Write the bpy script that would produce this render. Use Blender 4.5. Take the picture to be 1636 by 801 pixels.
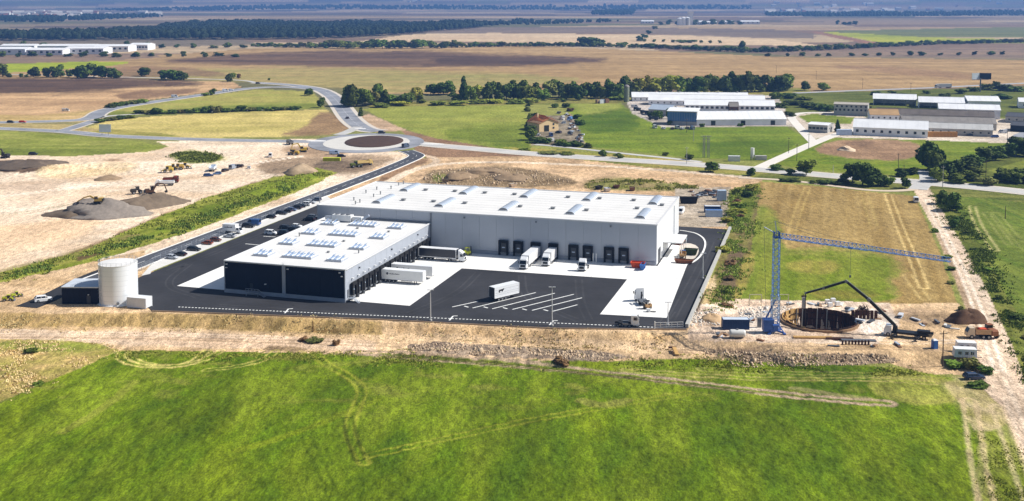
import bpy, math, random
import numpy as np
from mathutils import Vector, Matrix

for o in list(bpy.data.objects):
    bpy.data.objects.remove(o, do_unlink=True)
random.seed(7)
rng = np.random.default_rng(11)
scene = bpy.context.scene
COL = scene.collection
PI = math.pi
rad = math.radians

# ------------------------------------------------------------------ camera
CAM_H = 85.0                      # drone height in metres
FPX, PPX, PPY = 1740.0, 818.0, 130.0   # focal length / optical centre, in photo pixels (1636 x 801)
PITCH = math.atan(PPY / FPX)
cam_data = bpy.data.cameras.new('camera')
cam_data.sensor_fit = 'HORIZONTAL'
cam_data.sensor_width = 36.0
cam_data.lens = 36.0 * FPX / 1636.0
cam_data.shift_y = -(400.5 - PPY) / 1636.0
cam_data.clip_start = 1.0
cam_data.clip_end = 60000.0
cam = bpy.data.objects.new('camera', cam_data)
COL.objects.link(cam)
cam.location = (0, 0, CAM_H)
cam.rotation_euler = (PI / 2 - PITCH, 0, 0)
scene.camera = cam

# ------------------------------------------------------------------ sky and sun
SUN_EL, SUN_AZ = rad(43), rad(88)      # azimuth clockwise from +Y (the view direction): from the right
world = bpy.data.worlds.new('World')
scene.world = world
world.use_nodes = True
wn = world.node_tree.nodes
wl = world.node_tree.links
wn.clear()
w_out = wn.new('ShaderNodeOutputWorld')
w_bg = wn.new('ShaderNodeBackground')
w_sky = wn.new('ShaderNodeTexSky')
w_sky.sky_type = 'NISHITA'
w_sky.sun_disc = False
w_sky.sun_elevation = SUN_EL
w_sky.sun_rotation = SUN_AZ
w_sky.air_density = 1.2
w_sky.dust_density = 1.5
w_bg.inputs['Strength'].default_value = 0.06
wl.new(w_sky.outputs['Color'], w_bg.inputs['Color'])
wl.new(w_bg.outputs['Background'], w_out.inputs['Surface'])
sun_data = bpy.data.lights.new('sun', 'SUN')
sun_data.energy = 4.9
sun_data.angle = rad(0.5)
sun_data.color = (1.0, 0.965, 0.91)
sun = bpy.data.objects.new('sun', sun_data)
COL.objects.link(sun)
S_DIR = Vector((math.sin(SUN_AZ) * math.cos(SUN_EL), math.cos(SUN_AZ) * math.cos(SUN_EL), math.sin(SUN_EL)))
sun.rotation_euler = S_DIR.to_track_quat('Z', 'Y').to_euler()
sun.location = (0, 0, 600)

scene.view_settings.view_transform = 'Standard'
scene.view_settings.look = 'None'
scene.view_settings.exposure = 0.38
scene.view_settings.gamma = 1.0
scene.view_settings.use_curve_mapping = False
scene.render.engine = 'CYCLES'
scene.cycles.use_denoising = True
scene.cycles.max_bounces = 5
scene.cycles.diffuse_bounces = 3
scene.cycles.volume_bounces = 0
scene.cycles.transparent_max_bounces = 6
scene.cycles.sample_clamp_indirect = 4.0


# ------------------------------------------------------------------ survey helpers (photo pixel <-> ground)
def P(x, y, z=0.0):
    """Where the line of sight through photo pixel (x, y) meets the level z."""
    a = FPX * math.cos(PITCH) - (y - PPY) * math.sin(PITCH)
    dz = -FPX * math.sin(PITCH) - (y - PPY) * math.cos(PITCH)
    t = (z - CAM_H) / dz
    return ((x - PPX) * t, a * t)


def Q(X, Y, Z):
    zc = Y * math.cos(PITCH) - (Z - CAM_H) * math.sin(PITCH)
    yc = Y * math.sin(PITCH) + (Z - CAM_H) * math.cos(PITCH)
    return PPX + FPX * X / zc, PPY - FPX * yc / zc


BA = rad(16.5)                    # the warehouse grid is turned 16.5 degrees
BO = (46.3, 343.5)                # its front right corner
BU = (math.cos(BA), -math.sin(BA))
BV = (math.sin(BA), math.cos(BA))
RZ_U, RZ_V = -BA, PI / 2 - BA


def W(u, v):
    return (BO[0] + u * BU[0] + v * BV[0], BO[1] + u * BU[1] + v * BV[1])


# ------------------------------------------------------------------ noise (numpy)
def _hash(ix, iy, s):
    h = (ix.astype(np.int64) * 374761393 + iy.astype(np.int64) * 668265263 + s * 1442695041) & 0x7fffffff
    h = ((h ^ (h >> 13)) * 1274126177) & 0x7fffffff
    h = h ^ (h >> 16)
    return (h & 0xffff) / 65535.0


def vnoise(x, y, s=0):
    ix, iy = np.floor(x), np.floor(y)
    fx, fy = x - ix, y - iy
    fx = fx * fx * (3 - 2 * fx)
    fy = fy * fy * (3 - 2 * fy)
    a = _hash(ix, iy, s); b = _hash(ix + 1, iy, s)
    c = _hash(ix, iy + 1, s); d = _hash(ix + 1, iy + 1, s)
    return (a * (1 - fx) + b * fx) * (1 - fy) + (c * (1 - fx) + d * fx) * fy


def fbm(x, y, s=0, o=4):
    r = np.zeros_like(x); amp = 0.5; tot = 0
    for k in range(o):
        r += amp * vnoise(x * 2 ** k + 17.3 * k, y * 2 ** k - 9.1 * k, s + k * 31)
        tot += amp; amp *= 0.55
    return r / tot


def sstep(a, b, x):
    t = np.clip((x - a) / (b - a), 0, 1)
    return t * t * (3 - 2 * t)


def lin(c):
    """sRGB 0-255 -> linear"""
    r = []
    for v in c[:3]:
        v /= 255.0
        r.append(v / 12.92 if v <= 0.04045 else ((v + 0.055) / 1.055) ** 2.4)
    return tuple(r)


# ------------------------------------------------------------------ materials
MATS = {}


def _principled(m):
    m.use_nodes = True
    nt = m.node_tree
    return nt, nt.nodes.get('Principled BSDF')


def mat(name, rgb, rough=0.7, var=0.12, scale=0.6, metal=0.0, bump=0.0, spec=0.3, emit=None):
    """Procedural surface: base colour broken by two noises, roughness noise, optional bump."""
    if name in MATS:
        return MATS[name]
    m = bpy.data.materials.new(name)
    nt, b = _principled(m)
    N, L = nt.nodes, nt.links
    tc = N.new('ShaderNodeTexCoord')
    n1 = N.new('ShaderNodeTexNoise'); n1.inputs['Scale'].default_value = scale; n1.inputs['Detail'].default_value = 4
    n2 = N.new('ShaderNodeTexNoise'); n2.inputs['Scale'].default_value = scale * 9; n2.inputs['Detail'].default_value = 2
    L.new(tc.outputs['Object'], n1.inputs['Vector']); L.new(tc.outputs['Object'], n2.inputs['Vector'])
    ad = N.new('ShaderNodeMath'); ad.operation = 'MULTIPLY_ADD'; ad.inputs[1].default_value = 0.35
    L.new(n2.outputs['Fac'], ad.inputs[0]); L.new(n1.outputs['Fac'], ad.inputs[2])
    mr = N.new('ShaderNodeMapRange')
    mr.inputs['From Min'].default_value = 0.35; mr.inputs['From Max'].default_value = 1.0
    mr.inputs['To Min'].default_value = 1 - var; mr.inputs['To Max'].default_value = 1 + var
    L.new(ad.outputs[0], mr.inputs['Value'])
    mx = N.new('ShaderNodeMix'); mx.data_type = 'RGBA'; mx.blend_type = 'MULTIPLY'; mx.inputs[0].default_value = 1.0
    mx.inputs[6].default_value = (*rgb, 1)
    L.new(mr.outputs['Result'], mx.inputs[7])
    L.new(mx.outputs[2], b.inputs['Base Color'])
    b.inputs['Roughness'].default_value = rough
    b.inputs['Metallic'].default_value = metal
    b.inputs['Specular IOR Level'].default_value = spec
    if bump:
        bp = N.new('ShaderNodeBump'); bp.inputs['Strength'].default_value = bump
        bp.inputs['Distance'].default_value = 0.1
        L.new(n2.outputs['Fac'], bp.inputs['Height']); L.new(bp.outputs['Normal'], b.inputs['Normal'])
    MATS[name] = m
    return m


def srgb_mat(name, c, **k):
    return mat(name, lin(c), **k)


# ------------------------------------------------------------------ mesh building
def mesh_np(name, verts, faces, material, smooth=False):
    """verts (n,3), faces (m,k) numpy -> mesh"""
    me = bpy.data.meshes.new(name)
    verts = np.asarray(verts, np.float32); faces = np.asarray(faces, np.int32)
    n, k = faces.shape
    me.vertices.add(len(verts)); me.vertices.foreach_set('co', verts.ravel())
    me.loops.add(n * k); me.loops.foreach_set('vertex_index', faces.ravel())
    me.polygons.add(n)
    me.polygons.foreach_set('loop_start', np.arange(0, n * k, k, dtype=np.int32))
    me.polygons.foreach_set('loop_total', np.full(n, k, np.int32))
    if smooth:
        me.polygons.foreach_set('use_smooth', np.ones(n, bool))
    me.update(calc_edges=True)
    if material is not None:
        me.materials.append(material)
    return me


class MB:
    """Collects shapes of one part."""
    def __init__(self):
        self.v = []; self.f = []

    def _add(self, vs, fs):
        n = len(self.v)
        self.v += [tuple(p) for p in vs]
        self.f += [tuple(i + n for i in f) for f in fs]
        return self

    def box(self, cx, cy, cz, sx, sy, sz, rz=0.0, ry=0.0, rx=0.0):
        """centre cx,cy ; cz = bottom ; full sizes"""
        hx, hy = sx / 2, sy / 2
        vs = [(-hx, -hy, 0), (hx, -hy, 0), (hx, hy, 0), (-hx, hy, 0), (-hx, -hy, sz), (hx, -hy, sz), (hx, hy, sz), (-hx, hy, sz)]
        if rz or ry or rx:
            M = Matrix.Rotation(rz, 3, 'Z') @ Matrix.Rotation(ry, 3, 'Y') @ Matrix.Rotation(rx, 3, 'X')
            vs = [M @ Vector(p) for p in vs]
        vs = [(p[0] + cx, p[1] + cy, p[2] + cz) for p in vs]
        return self._add(vs, [(0, 3, 2, 1), (4, 5, 6, 7), (0, 1, 5, 4), (1, 2, 6, 5), (2, 3, 7, 6), (3, 0, 4, 7)])

    def bar(self, a, b, w, h=None):
        """square bar from a to b"""
        h = h or w
        a, b = Vector(a), Vector(b)
        d = (b - a).normalized()
        up = Vector((0, 0, 1)) if abs(d.z) < 0.95 else Vector((0, 1, 0))
        s = d.cross(up).normalized() * w / 2
        t = s.cross(d).normalized() * h / 2
        vs = [a - s - t, a + s - t, a + s + t, a - s + t, b - s - t, b + s - t, b + s + t, b - s + t]
        return self._add(vs, [(0, 3, 2, 1), (4, 5, 6, 7), (0, 1, 5, 4), (1, 2, 6, 5), (2, 3, 7, 6), (3, 0, 4, 7)])

    def tube(self, a, b, r0, r1=None, n=8, caps=True):
        r1 = r0 if r1 is None else r1
        a, b = Vector(a), Vector(b)
        d = (b - a).normalized()
        up = Vector((0, 0, 1)) if abs(d.z) < 0.95 else Vector((0, 1, 0))
        s = d.cross(up).normalized(); t = s.cross(d).normalized()
        vs = []
        for c, r in ((a, r0), (b, r1)):
            for k in range(n):
                an = 2 * PI * k / n
                vs.append(c + s * (r * math.cos(an)) + t * (r * math.sin(an)))
        fs = [(k, (k + 1) % n, n + (k + 1) % n, n + k) for k in range(n)]
        if caps:
            fs += [tuple(range(n - 1, -1, -1)), tuple(range(n, 2 * n))]
        return self._add(vs, fs)

    def cyl_y(self, x, y, z, r, w, n=12):
        return self.tube((x, y - w / 2, z), (x, y + w / 2, z), r, n=n)

    def prism(self, poly, a, b, axis='y'):
        """polygon extruded between a and b along axis: poly in (x,z) for y, (y,z) for x, (x,y) for z"""
        n = len(poly)
        def pt(p, t):
            return {'y': (p[0], t, p[1]), 'x': (t, p[0], p[1]), 'z': (p[0], p[1], t)}[axis]
        vs = [pt(p, a) for p in poly] + [pt(p, b) for p in poly]
        fs = [tuple(range(n - 1, -1, -1)), tuple(range(n, 2 * n))]
        fs += [(k, (k + 1) % n, n + (k + 1) % n, n + k) for k in range(n)]
        return self._add(vs, fs)

    def loft(self, rings, caps=True):
        n = len(rings[0]); vs = [p for r in rings for p in r]; fs = []
        for i in range(len(rings) - 1):
            for k in range(n):
                fs.append((i * n + k, i * n + (k + 1) % n, (i + 1) * n + (k + 1) % n, (i + 1) * n + k))
        if caps:
            fs += [tuple(range(n - 1, -1, -1)), tuple(range((len(rings) - 1) * n, len(rings) * n))]
        return self._add(vs, fs)

    def quad(self, *p):
        return self._add(p, [tuple(range(len(p)))])

    def mesh(self, name, material, smooth=False, fix=True):
        me = bpy.data.meshes.new(name)
        me.from_pydata(self.v, [], self.f)
        if fix:
            import bmesh
            bm = bmesh.new(); bm.from_mesh(me)
            bmesh.ops.recalc_face_normals(bm, faces=bm.faces)
            bm.to_mesh(me); bm.free()
        if smooth:
            for p in me.polygons:
                p.use_smooth = True
        me.materials.append(material)
        return me


def link(name, data, parent=None, loc=(0, 0, 0), rz=0.0, sc=None):
    o = bpy.data.objects.new(name, data)
    COL.objects.link(o)
    o.location = loc
    o.rotation_euler = (0, 0, rz)
    if sc is not None:
        o.scale = sc if hasattr(sc, '__len__') else (sc, sc, sc)
    if parent is not None:
        o.parent = parent
    return o


def tag(o, label, cat=None, group=None, kind=None):
    o['label'] = label
    if cat: o['category'] = cat
    if group: o['group'] = group
    if kind: o['kind'] = kind
    return o


def thing(name, label, cat, loc, rz=0.0, group=None, sc=None):
    if len(loc) == 2:
        loc = (loc[0], loc[1], zf1(*loc))
    return tag(link(name, None, None, loc, rz, sc), label, cat, group)


def struct(name, data, label, loc=(0, 0, 0), rz=0.0):
    o = link(name, data, None, loc, rz)
    o['kind'] = 'structure'; o['label'] = label
    return o


def kit_add(root, kit):
    """kit: [(part name, mesh, (x,y,z), rz, [sub-parts])]: gives root its own part objects, mesh data shared"""
    for k in kit:
        o = link(k[0], k[1], root, k[2] if len(k) > 2 else (0, 0, 0), k[3] if len(k) > 3 else 0)
        if len(k) > 4:
            kit_add(o, k[4])
    return root


ORD = ['first', 'second', 'third', 'fourth', 'fifth', 'sixth', 'seventh', 'eighth', 'ninth', 'tenth', 'eleventh', 'twelfth',
       'thirteenth', 'fourteenth', 'fifteenth', 'sixteenth', 'seventeenth', 'eighteenth', 'nineteenth', 'twentieth']


def ordn(i):
    if i < 20: return ORD[i]
    n = i + 1
    return '%d%s' % (n, 'th' if n % 100 in (11, 12, 13) else {1: 'st', 2: 'nd', 3: 'rd'}.get(n % 10, 'th'))
# ------------------------------------------------------------------ terrain
CREST = [P(x, y) for x, y in ((-400, 498), (0, 499), (245, 501), (430, 505), (610, 513), (880, 528), (1097, 533), (1250, 553), (1450, 562), (1600, 575), (2200, 600))]
CX_, CY_ = np.array([c[0] for c in CREST]), np.array([c[1] for c in CREST])
PIT = (81.6, 283.2)
PIT_R = 9.6
BUMPS = []        # gaussian earth heaps: X, Y, rx, ry, height, turn


def bump(px, py, rx, ry, h, turn=0.0):
    X, Y = P(px, py); BUMPS.append((X, Y, rx, ry, h, turn))


for b_ in ((90, 274, 26, 22, 1.5), (170, 268, 30, 20, 1.8), (30, 266, 25, 20, 1.2), (315, 252, 18, 14, 1.6, -0.3), (470, 292, 40, 7, 1.8, 1.2), (430, 305, 30, 7, 1.3, 1.2),
           (475, 274, 14, 10, 2.2), (455, 282, 10, 8, 1.5), (560, 262, 14, 10, .8), (700, 283, 9, 12, 1.2), (745, 281, 10, 14, 1.8), (770, 276, 12, 10, 1.4), (800, 287, 10, 9, 1.3),
           (860, 288, 12, 9, 1.3), (990, 298, 18, 8, 1.8), (1050, 298, 14, 7, 1.2), (1180, 350, 4, 30, .9, 0.0), (1122, 480, 4, 16, 1.0, -.3), (1140, 500, 5, 5, 1.2),
           (1400, 520, 8, 4, .8), (1300, 565, 40, 3.0, 1.0, -.05), (1200, 562, 20, 2.5, .9, -.05), (760, 556, 26, 3.2, .9, -.07), (870, 564, 24, 3.2, .9, -.07), (1020, 556, 20, 3, .6, -.05),
           (690, 551, 16, 2.6, .6, -.07), (1570, 430, 3, 40, .5, -.35), (30, 508, 14, 6, 1.0)):
    bump(*b_)


def zf(X, Y):
    """ground height at world X, Y (arrays)"""
    Yc = np.interp(X, CX_, CY_)
    drop = np.interp(X, [55, 85, 112, 135], [2.3, 1.2, 0.7, 0.0])
    wob = (fbm(X / 9.0, Y / 9.0, 5, 3) - .5) * 3.0
    z = -drop * sstep(-0.4, 5.4, Yc - Y + wob * sstep(0.0, 4.0, Yc - Y))
    for (bx, by, rx, ry, h, t) in BUMPS:
        m = (np.abs(X - bx) < 4 * max(rx, ry)) & (np.abs(Y - by) < 4 * max(rx, ry))
        if not m.any(): continue
        dx, dy = X[m] - bx, Y[m] - by
        c, s = math.cos(t), math.sin(t)
        e = ((dx * c + dy * s) / rx) ** 2 + ((-dx * s + dy * c) / ry) ** 2
        z[m] += h * np.exp(-e * 1.6) * (.55 + .9 * fbm(X[m] / 3.0, Y[m] / 3.0, 9, 3))
    z += (fbm(X / 2.5, Y / 2.5, 3, 3) - .5) * .22 * sstep(60, 25, np.abs(Y - 330) - 0) * 0
    far = sstep(8200, 15500, Y)
    z += far * (150 + 190 * fbm(X / 5200.0 + 3, Y / 4000.0, 41, 3) * sstep(-4200, 1500, X))
    z += sstep(1500, 3000, Y) * (fbm(X / 900.0, Y / 700.0, 77, 2) - .5) * 5.0
    return z


def zf1(x, y):
    return float(zf(np.array([float(x)]), np.array([float(y)]))[0])


_rows = [20., 60., 100., 130., 150., 160.]
_y = 815.0
while _y > 40: _rows.append(CAM_H * FPX / _y); _y -= 1.35
while _y > 9.5: _rows.append(CAM_H * FPX / _y); _y -= .7
_yy = _rows[-1]
while _yy < 24000: _yy *= 1.035; _rows.append(_yy)
_t = np.concatenate([np.linspace(-3.2, -.66, 40)[:-1], np.linspace(-.66, -.49, 60)[:-1], np.linspace(-.49, .49, 720)[:-1], np.linspace(.49, .66, 60)[:-1], np.linspace(.66, 3.2, 40)])
ROWS = np.array(_rows); NR, NC = len(ROWS), len(_t)
GX = (ROWS[:, None] * _t[None, :]); GY = np.repeat(ROWS[:, None], NC, 1)
jx = (rng.random(GX.shape) - .5) * .0
GX = GX.ravel(); GY = GY.ravel()
GZ = zf(GX, GY)
# real ruts, clods and relief where earth is open (added after the land cover is known)
SX, SY = Q(GX, GY, GZ)
NV = len(GX)
C = np.zeros((NV, 3)); REG = np.zeros(NV, np.int32); ROUGH = np.zeros(NV)
REGN = []          # region objects: name, label


def reg_id(name, label):
    for i, r in enumerate(REGN):
        if r == (name, label): return i
    REGN.append((name, label)); return len(REGN) - 1


def inpoly(poly, x, y):
    r = np.zeros(len(x), bool); n = len(poly)
    for i in range(n):
        x0, y0 = poly[i]; x1, y1 = poly[(i + 1) % n]
        if y0 == y1: continue
        c = ((y0 > y) != (y1 > y)) & (x < (x1 - x0) * (y - y0) / (y1 - y0) + x0)
        r ^= c
    return r


def smooth_poly(poly, it=0):
    for _ in range(it):
        q = []
        for i in range(len(poly)):
            a, b = poly[i], poly[(i + 1) % len(poly)]
            q += [(a[0] * .75 + b[0] * .25, a[1] * .75 + b[1] * .25), (a[0] * .25 + b[0] * .75, a[1] * .25 + b[1] * .75)]
        poly = q
    return poly


def paint(poly, c1, c2, s=10.0, ang=None, st=6.0, edge=1.0, es=6.0, op=1.0, rough=0.0, obj=None, sm=0, seed=1, bias=.5, con=2.2):
    """Land cover: inside the surveyed outline lay soil/grass colours c1..c2 mixed by noise of size s metres
    (stretched st times along ang); edge = raggedness of the border in pixels, es its size in metres."""
    poly = smooth_poly(list(poly), sm)
    xs = [p[0] for p in poly]; ys = [p[1] for p in poly]
    m = np.where((SX > min(xs) - 20) & (SX < max(xs) + 20) & (SY > min(ys) - 10) & (SY < max(ys) + 10))[0]
    if not len(m): return
    X, Y = GX[m], GY[m]
    soft = 5 if (op < 1 or sm) else 1
    al = np.zeros(len(m))
    for q in range(soft):
        k = 1.0 if soft == 1 else (1.6 + 1.1 * q)
        e1 = (fbm(X / es, Y / es, seed + 3 + q * 7, 4) - .5) * edge * 3.2 * k
        e2 = (fbm(X / es, Y / es, seed + 8 + q * 7, 4) - .5) * edge * 2.0 * k
        al += inpoly(poly, SX[m] + e1, SY[m] + e2)
    al /= soft
    ins = al > 0
    m = m[ins]; X, Y = GX[m], GY[m]; al = al[ins][:, None] * op
    if ang is None: nx, ny = X / s, Y / s
    else:
        c, sn = math.cos(ang), math.sin(ang)
        nx, ny = (X * c + Y * sn) / (s * st), (-X * sn + Y * c) / s
    f = np.clip((fbm(nx, ny, seed, 5) - .5) * con + bias, 0, 1)[:, None]
    col = np.array(lin(c1)) * (1 - f) + np.array(lin(c2)) * f
    C[m] = C[m] * (1 - al) + col * al
    hard = m[al[:, 0] > .5]
    if op > .7: ROUGH[hard] = rough
    if obj: REG[hard] = reg_id(*obj)


def stroke(pts, width, c, op=.8, gauge=None, px=True, seed=5, sm=2, wob=.3, dz=0.0, patch=.5):
    """A track: polyline (pixels), width metres, optional gauge = two wheel ruts that far apart."""
    if px:
        pts = [inv_px(*p) for p in pts]
    for _ in range(sm):
        q = [pts[0]]
        for a, b in zip(pts[:-1], pts[1:]):
            q += [(a[0] * .75 + b[0] * .25, a[1] * .75 + b[1] * .25), (a[0] * .25 + b[0] * .75, a[1] * .25 + b[1] * .75)]
        pts = q + [pts[-1]]
    a = np.array(pts)
    R = (gauge or 0) + width + 2
    m = np.where((GX > a[:, 0].min() - R) & (GX < a[:, 0].max() + R) & (GY > a[:, 1].min() - R) & (GY < a[:, 1].max() + R))[0]
    if not len(m): return
    X, Y = GX[m], GY[m]; d = np.full(len(m), 1e9)
    for p, q in zip(a[:-1], a[1:]):
        e = q - p; L2 = max((e ** 2).sum(), 1e-9)
        t = np.clip(((X - p[0]) * e[0] + (Y - p[1]) * e[1]) / L2, 0, 1)
        d = np.minimum(d, np.hypot(X - p[0] - t * e[0], Y - p[1] - t * e[1]))
    if gauge: d = np.abs(d - gauge / 2)
    d = d + (fbm(X / 2.2, Y / 2.2, seed, 3) - .5) * wob * 2
    k = sstep(width / 2 + .35, max(width / 2 - .35, 0), d) * op * np.clip(1 - patch + patch * 2.2 * (fbm(X / 5, Y / 5, seed + 2, 3)), 0, 1.15)
    k = np.clip(k, 0, 1)
    C[m] = C[m] * (1 - k[:, None]) + np.array(lin(c)) * k[:, None]
    if dz: GZ[m] += dz * k


def inv_px(x, y):
    X, Y = P(x, y)
    for _ in range(6):
        X, Y = P(x, y, zf1(X, Y))
    return (X, Y)


# --- far plain: a patchwork of long fields
cw, ch = 900.0, 420.0
gx, gy = GX / cw + (fbm(GX / 2500, GY / 2500, 61, 2)) * 1.2, GY / ch
best = np.full(NV, 1e9); idv = np.zeros(NV)
for ox in (-1, 0, 1):
    for oy in (-1, 0, 1):
        ix, iy = np.floor(gx) + ox, np.floor(gy) + oy
        px_, py_ = ix + .15 + .7 * _hash(ix, iy, 3), iy + .15 + .7 * _hash(ix, iy, 4)
        d = np.abs(gx - px_) * .8 + np.abs(gy - py_)
        k = d < best
        best[k] = d[k]; idv[k] = _hash(ix, iy, 7)[k]
PAL = np.array([lin(c) for c in ((172, 146, 118), (150, 124, 104), (128, 112, 92), (196, 172, 138), (128, 122, 86), (160, 140, 112), (118, 100, 88), (186, 158, 124))])
C[:] = PAL[np.clip((idv * len(PAL)).astype(int), 0, len(PAL) - 1)]
C *= (.8 + .4 * fbm(GX / 260, GY / 30, 12, 4))[:, None]
gr = sstep(900, 600, GY)[:, None]
C[:] = C * (1 - gr) + np.array(lin((150, 150, 80))) * gr * (.8 + .4 * fbm(GX / 9, GY / 9, 13, 4))[:, None]
REG[:] = reg_id('ground', 'wide plain of patchwork farmland running out to the blue hazy hills')

G1, G2 = (104, 138, 34), (136, 160, 48)
SAND, SAND2 = (226, 202, 170), (206, 176, 140)
# far strips
paint([(545, 70), (640, 57), (720, 52), (860, 54), (1020, 55), (1230, 62), (1310, 73), (1000, 72), (700, 66)], (222, 198, 160), (206, 178, 142), 40, 0.02, 6, .3, 60, seed=21,
      obj=('stubble_field', 'pale stubble strip beyond the far hedgerow'))
paint([(620, 55), (720, 44), (1050, 44), (1250, 52), (1310, 60), (1230, 62), (1020, 53), (860, 52)], (158, 136, 118), (140, 122, 108), 60, 0.02, 6, .3, 80, seed=22)
paint([(1305, 50), (1350, 49), (1500, 46), (1640, 43), (1640, 60), (1480, 60)], (122, 128, 78), (140, 138, 88), 60, 0, 6, .3, 80, seed=23)
paint([(1308, 51), (1380, 54), (1480, 60), (1640, 63), (1640, 69), (1500, 70), (1410, 69), (1360, 60)], (196, 192, 70), (168, 176, 66), 50, 0, 6, .3, 80, seed=24,
      obj=('crop_field', 'yellow-green crop wedge among far brown fields at right'))
paint([(1290, 50), (1308, 51), (1360, 60), (1410, 70), (1390, 71), (1330, 60)], (178, 130, 104), (160, 122, 100), 50, 0, 6, .2, 80, seed=25)
paint([(1100, 45), (1250, 48), (1300, 55), (1300, 62), (1150, 56)], (136, 118, 106), (150, 130, 112), 50, 0, 6, .3, 80, seed=26)
paint([(0, 60), (380, 62), (420, 72), (200, 76), (0, 76)], (150, 132, 112), (128, 116, 100), 40, 0, 6, .3, 80, seed=27)
# big rolling ploughed field
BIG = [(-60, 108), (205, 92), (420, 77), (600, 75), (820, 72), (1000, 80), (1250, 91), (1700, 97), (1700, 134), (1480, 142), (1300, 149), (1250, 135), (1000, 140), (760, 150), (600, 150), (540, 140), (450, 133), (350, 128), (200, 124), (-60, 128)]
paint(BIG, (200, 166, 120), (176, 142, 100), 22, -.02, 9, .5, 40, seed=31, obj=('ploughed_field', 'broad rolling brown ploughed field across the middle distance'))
paint([(240, 100), (330, 90), (460, 82), (700, 82), (880, 90), (1000, 96), (880, 103), (700, 107), (520, 108), (330, 102)], (100, 78, 66), (140, 110, 86), 14, -.03, 14, 1.6, 60, seed=32, sm=2, op=1, con=2.2)  # dark bands: cloud shadow put into the soil colour
paint([(700, 90), (900, 94), (930, 101), (800, 106), (690, 104)], (88, 68, 58), (112, 88, 72), 14, -.03, 14, 1.2, 60, seed=33, sm=2, op=1)  # deeper middle of the same cloud shadow, also painted as soil colour
paint([(1300, 104), (1440, 107), (1600, 125), (1560, 129), (1400, 116)], (160, 124, 94), (178, 140, 106), 14, -.2, 14, 1.2, 60, seed=39, sm=2, op=.7)
paint([(1180, 83), (1640, 76), (1640, 95), (1500, 93), (1260, 90)], (140, 118, 104), (170, 142, 118), 20, 0, 10, .8, 60, seed=38, op=.9)
paint([(190, 112), (420, 107), (620, 112), (820, 118), (960, 126), (820, 140), (620, 150), (540, 141), (450, 133), (350, 128), (200, 125)], (166, 158, 96), (192, 168, 112), 16, -.05, 10, 2.0, 50, seed=34, sm=1, op=.9)
paint([(-60, 104), (60, 101), (150, 98), (212, 100), (180, 105), (100, 111), (-60, 121)], (184, 194, 62), (166, 184, 56), 20, 0, 6, .4, 40, seed=35, obj=('crop_field', 'bright yellow-green crop strip below the long white sheds'))
paint([(-60, 92), (160, 91), (240, 84), (260, 92), (160, 98), (-60, 102)], (170, 140, 116), (146, 124, 106), 20, 0, 6, .5, 50, seed=36)
paint([(120, 112), (210, 104), (330, 112), (380, 122), (200, 124), (150, 122)], (142, 110, 86), (170, 134, 102), 16, 0, 8, 1.2, 40, seed=37, sm=1, op=.8)
# left brown field
paint([(-80, 125), (200, 127), (372, 131), (386, 140), (300, 152), (200, 165), (150, 178), (140, 191), (-80, 196)], (190, 152, 114), (214, 178, 134), 12, -.05, 10, .6, 20, seed=41,
      obj=('ploughed_field', 'brown ploughed field left of the road loop with dark upper half'))
paint([(-80, 125), (200, 127), (340, 130), (300, 138), (130, 146), (-80, 152)], (90, 70, 60), (118, 92, 74), 10, -.05, 14, 1.6, 40, seed=42, sm=1, op=1)
paint([(180, 148), (330, 140), (300, 150), (200, 162)], (140, 108, 86), (160, 124, 96), 10, -.1, 14, 1.2, 40, seed=43, sm=1, op=.8)
paint([(-80, 182), (60, 184), (150, 176), (150, 194), (-80, 198)], (212, 182, 130), (190, 164, 100), 12, 0, 6, 1, 20, seed=44, op=.8)
# interchange grass
paint([(172, 182), (180, 172), (240, 166), (330, 153), (410, 143), (500, 146), (520, 174), (420, 177), (300, 181), (210, 185)], (168, 168, 84), (186, 172, 98), 10, .05, 6, .7, 14, seed=45,
      obj=('meadow', 'olive meadow inside the upper road loop'))
paint([(172, 182), (176, 177), (230, 180), (330, 170), (500, 165), (518, 174), (420, 177), (300, 181), (210, 185)], (112, 132, 48), (150, 156, 70), 6, .05, 6, 1.2, 12, seed=46, op=.8)
paint([(130, 207), (178, 191), (300, 183), (420, 178), (522, 175), (552, 205), (540, 214), (450, 219), (300, 221), (165, 216)], (212, 192, 122), (194, 178, 104), 12, .05, 6, .5, 14, seed=47,
      obj=('stubble_field', 'yellow stubble field left of the roundabout'))
paint([(130, 207), (160, 206), (260, 213), (300, 221), (165, 216)], (150, 148, 66), (180, 164, 90), 6, .05, 6, .8, 14, seed=48, op=.85)
paint([(505, 180), (530, 178), (575, 208), (530, 216), (430, 219), (490, 205)], (176, 140, 108), (150, 116, 90), 8, 0, 3, 1.6, 12, seed=49, sm=1, op=.9)
# left green field
paint([(-90, 208), (60, 212), (140, 219), (230, 227), (268, 236), (235, 243), (120, 251), (-90, 249)], (140, 152, 62), (176, 172, 92), 7, .0, 5, .8, 10, seed=51, rough=.1,
      obj=('meadow', 'patchy green meadow left above the sandy yard'))
paint([(-90, 236), (235, 240), (120, 251), (-90, 249)], (106, 128, 44), (140, 152, 66), 6, 0, 5, 1, 10, seed=52, op=.7)
paint([(-90, 196), (100, 198), (170, 208), (130, 212), (-90, 205)], (196, 176, 120), (176, 150, 100), 7, .0, 5, .8, 10, seed=53)
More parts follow.
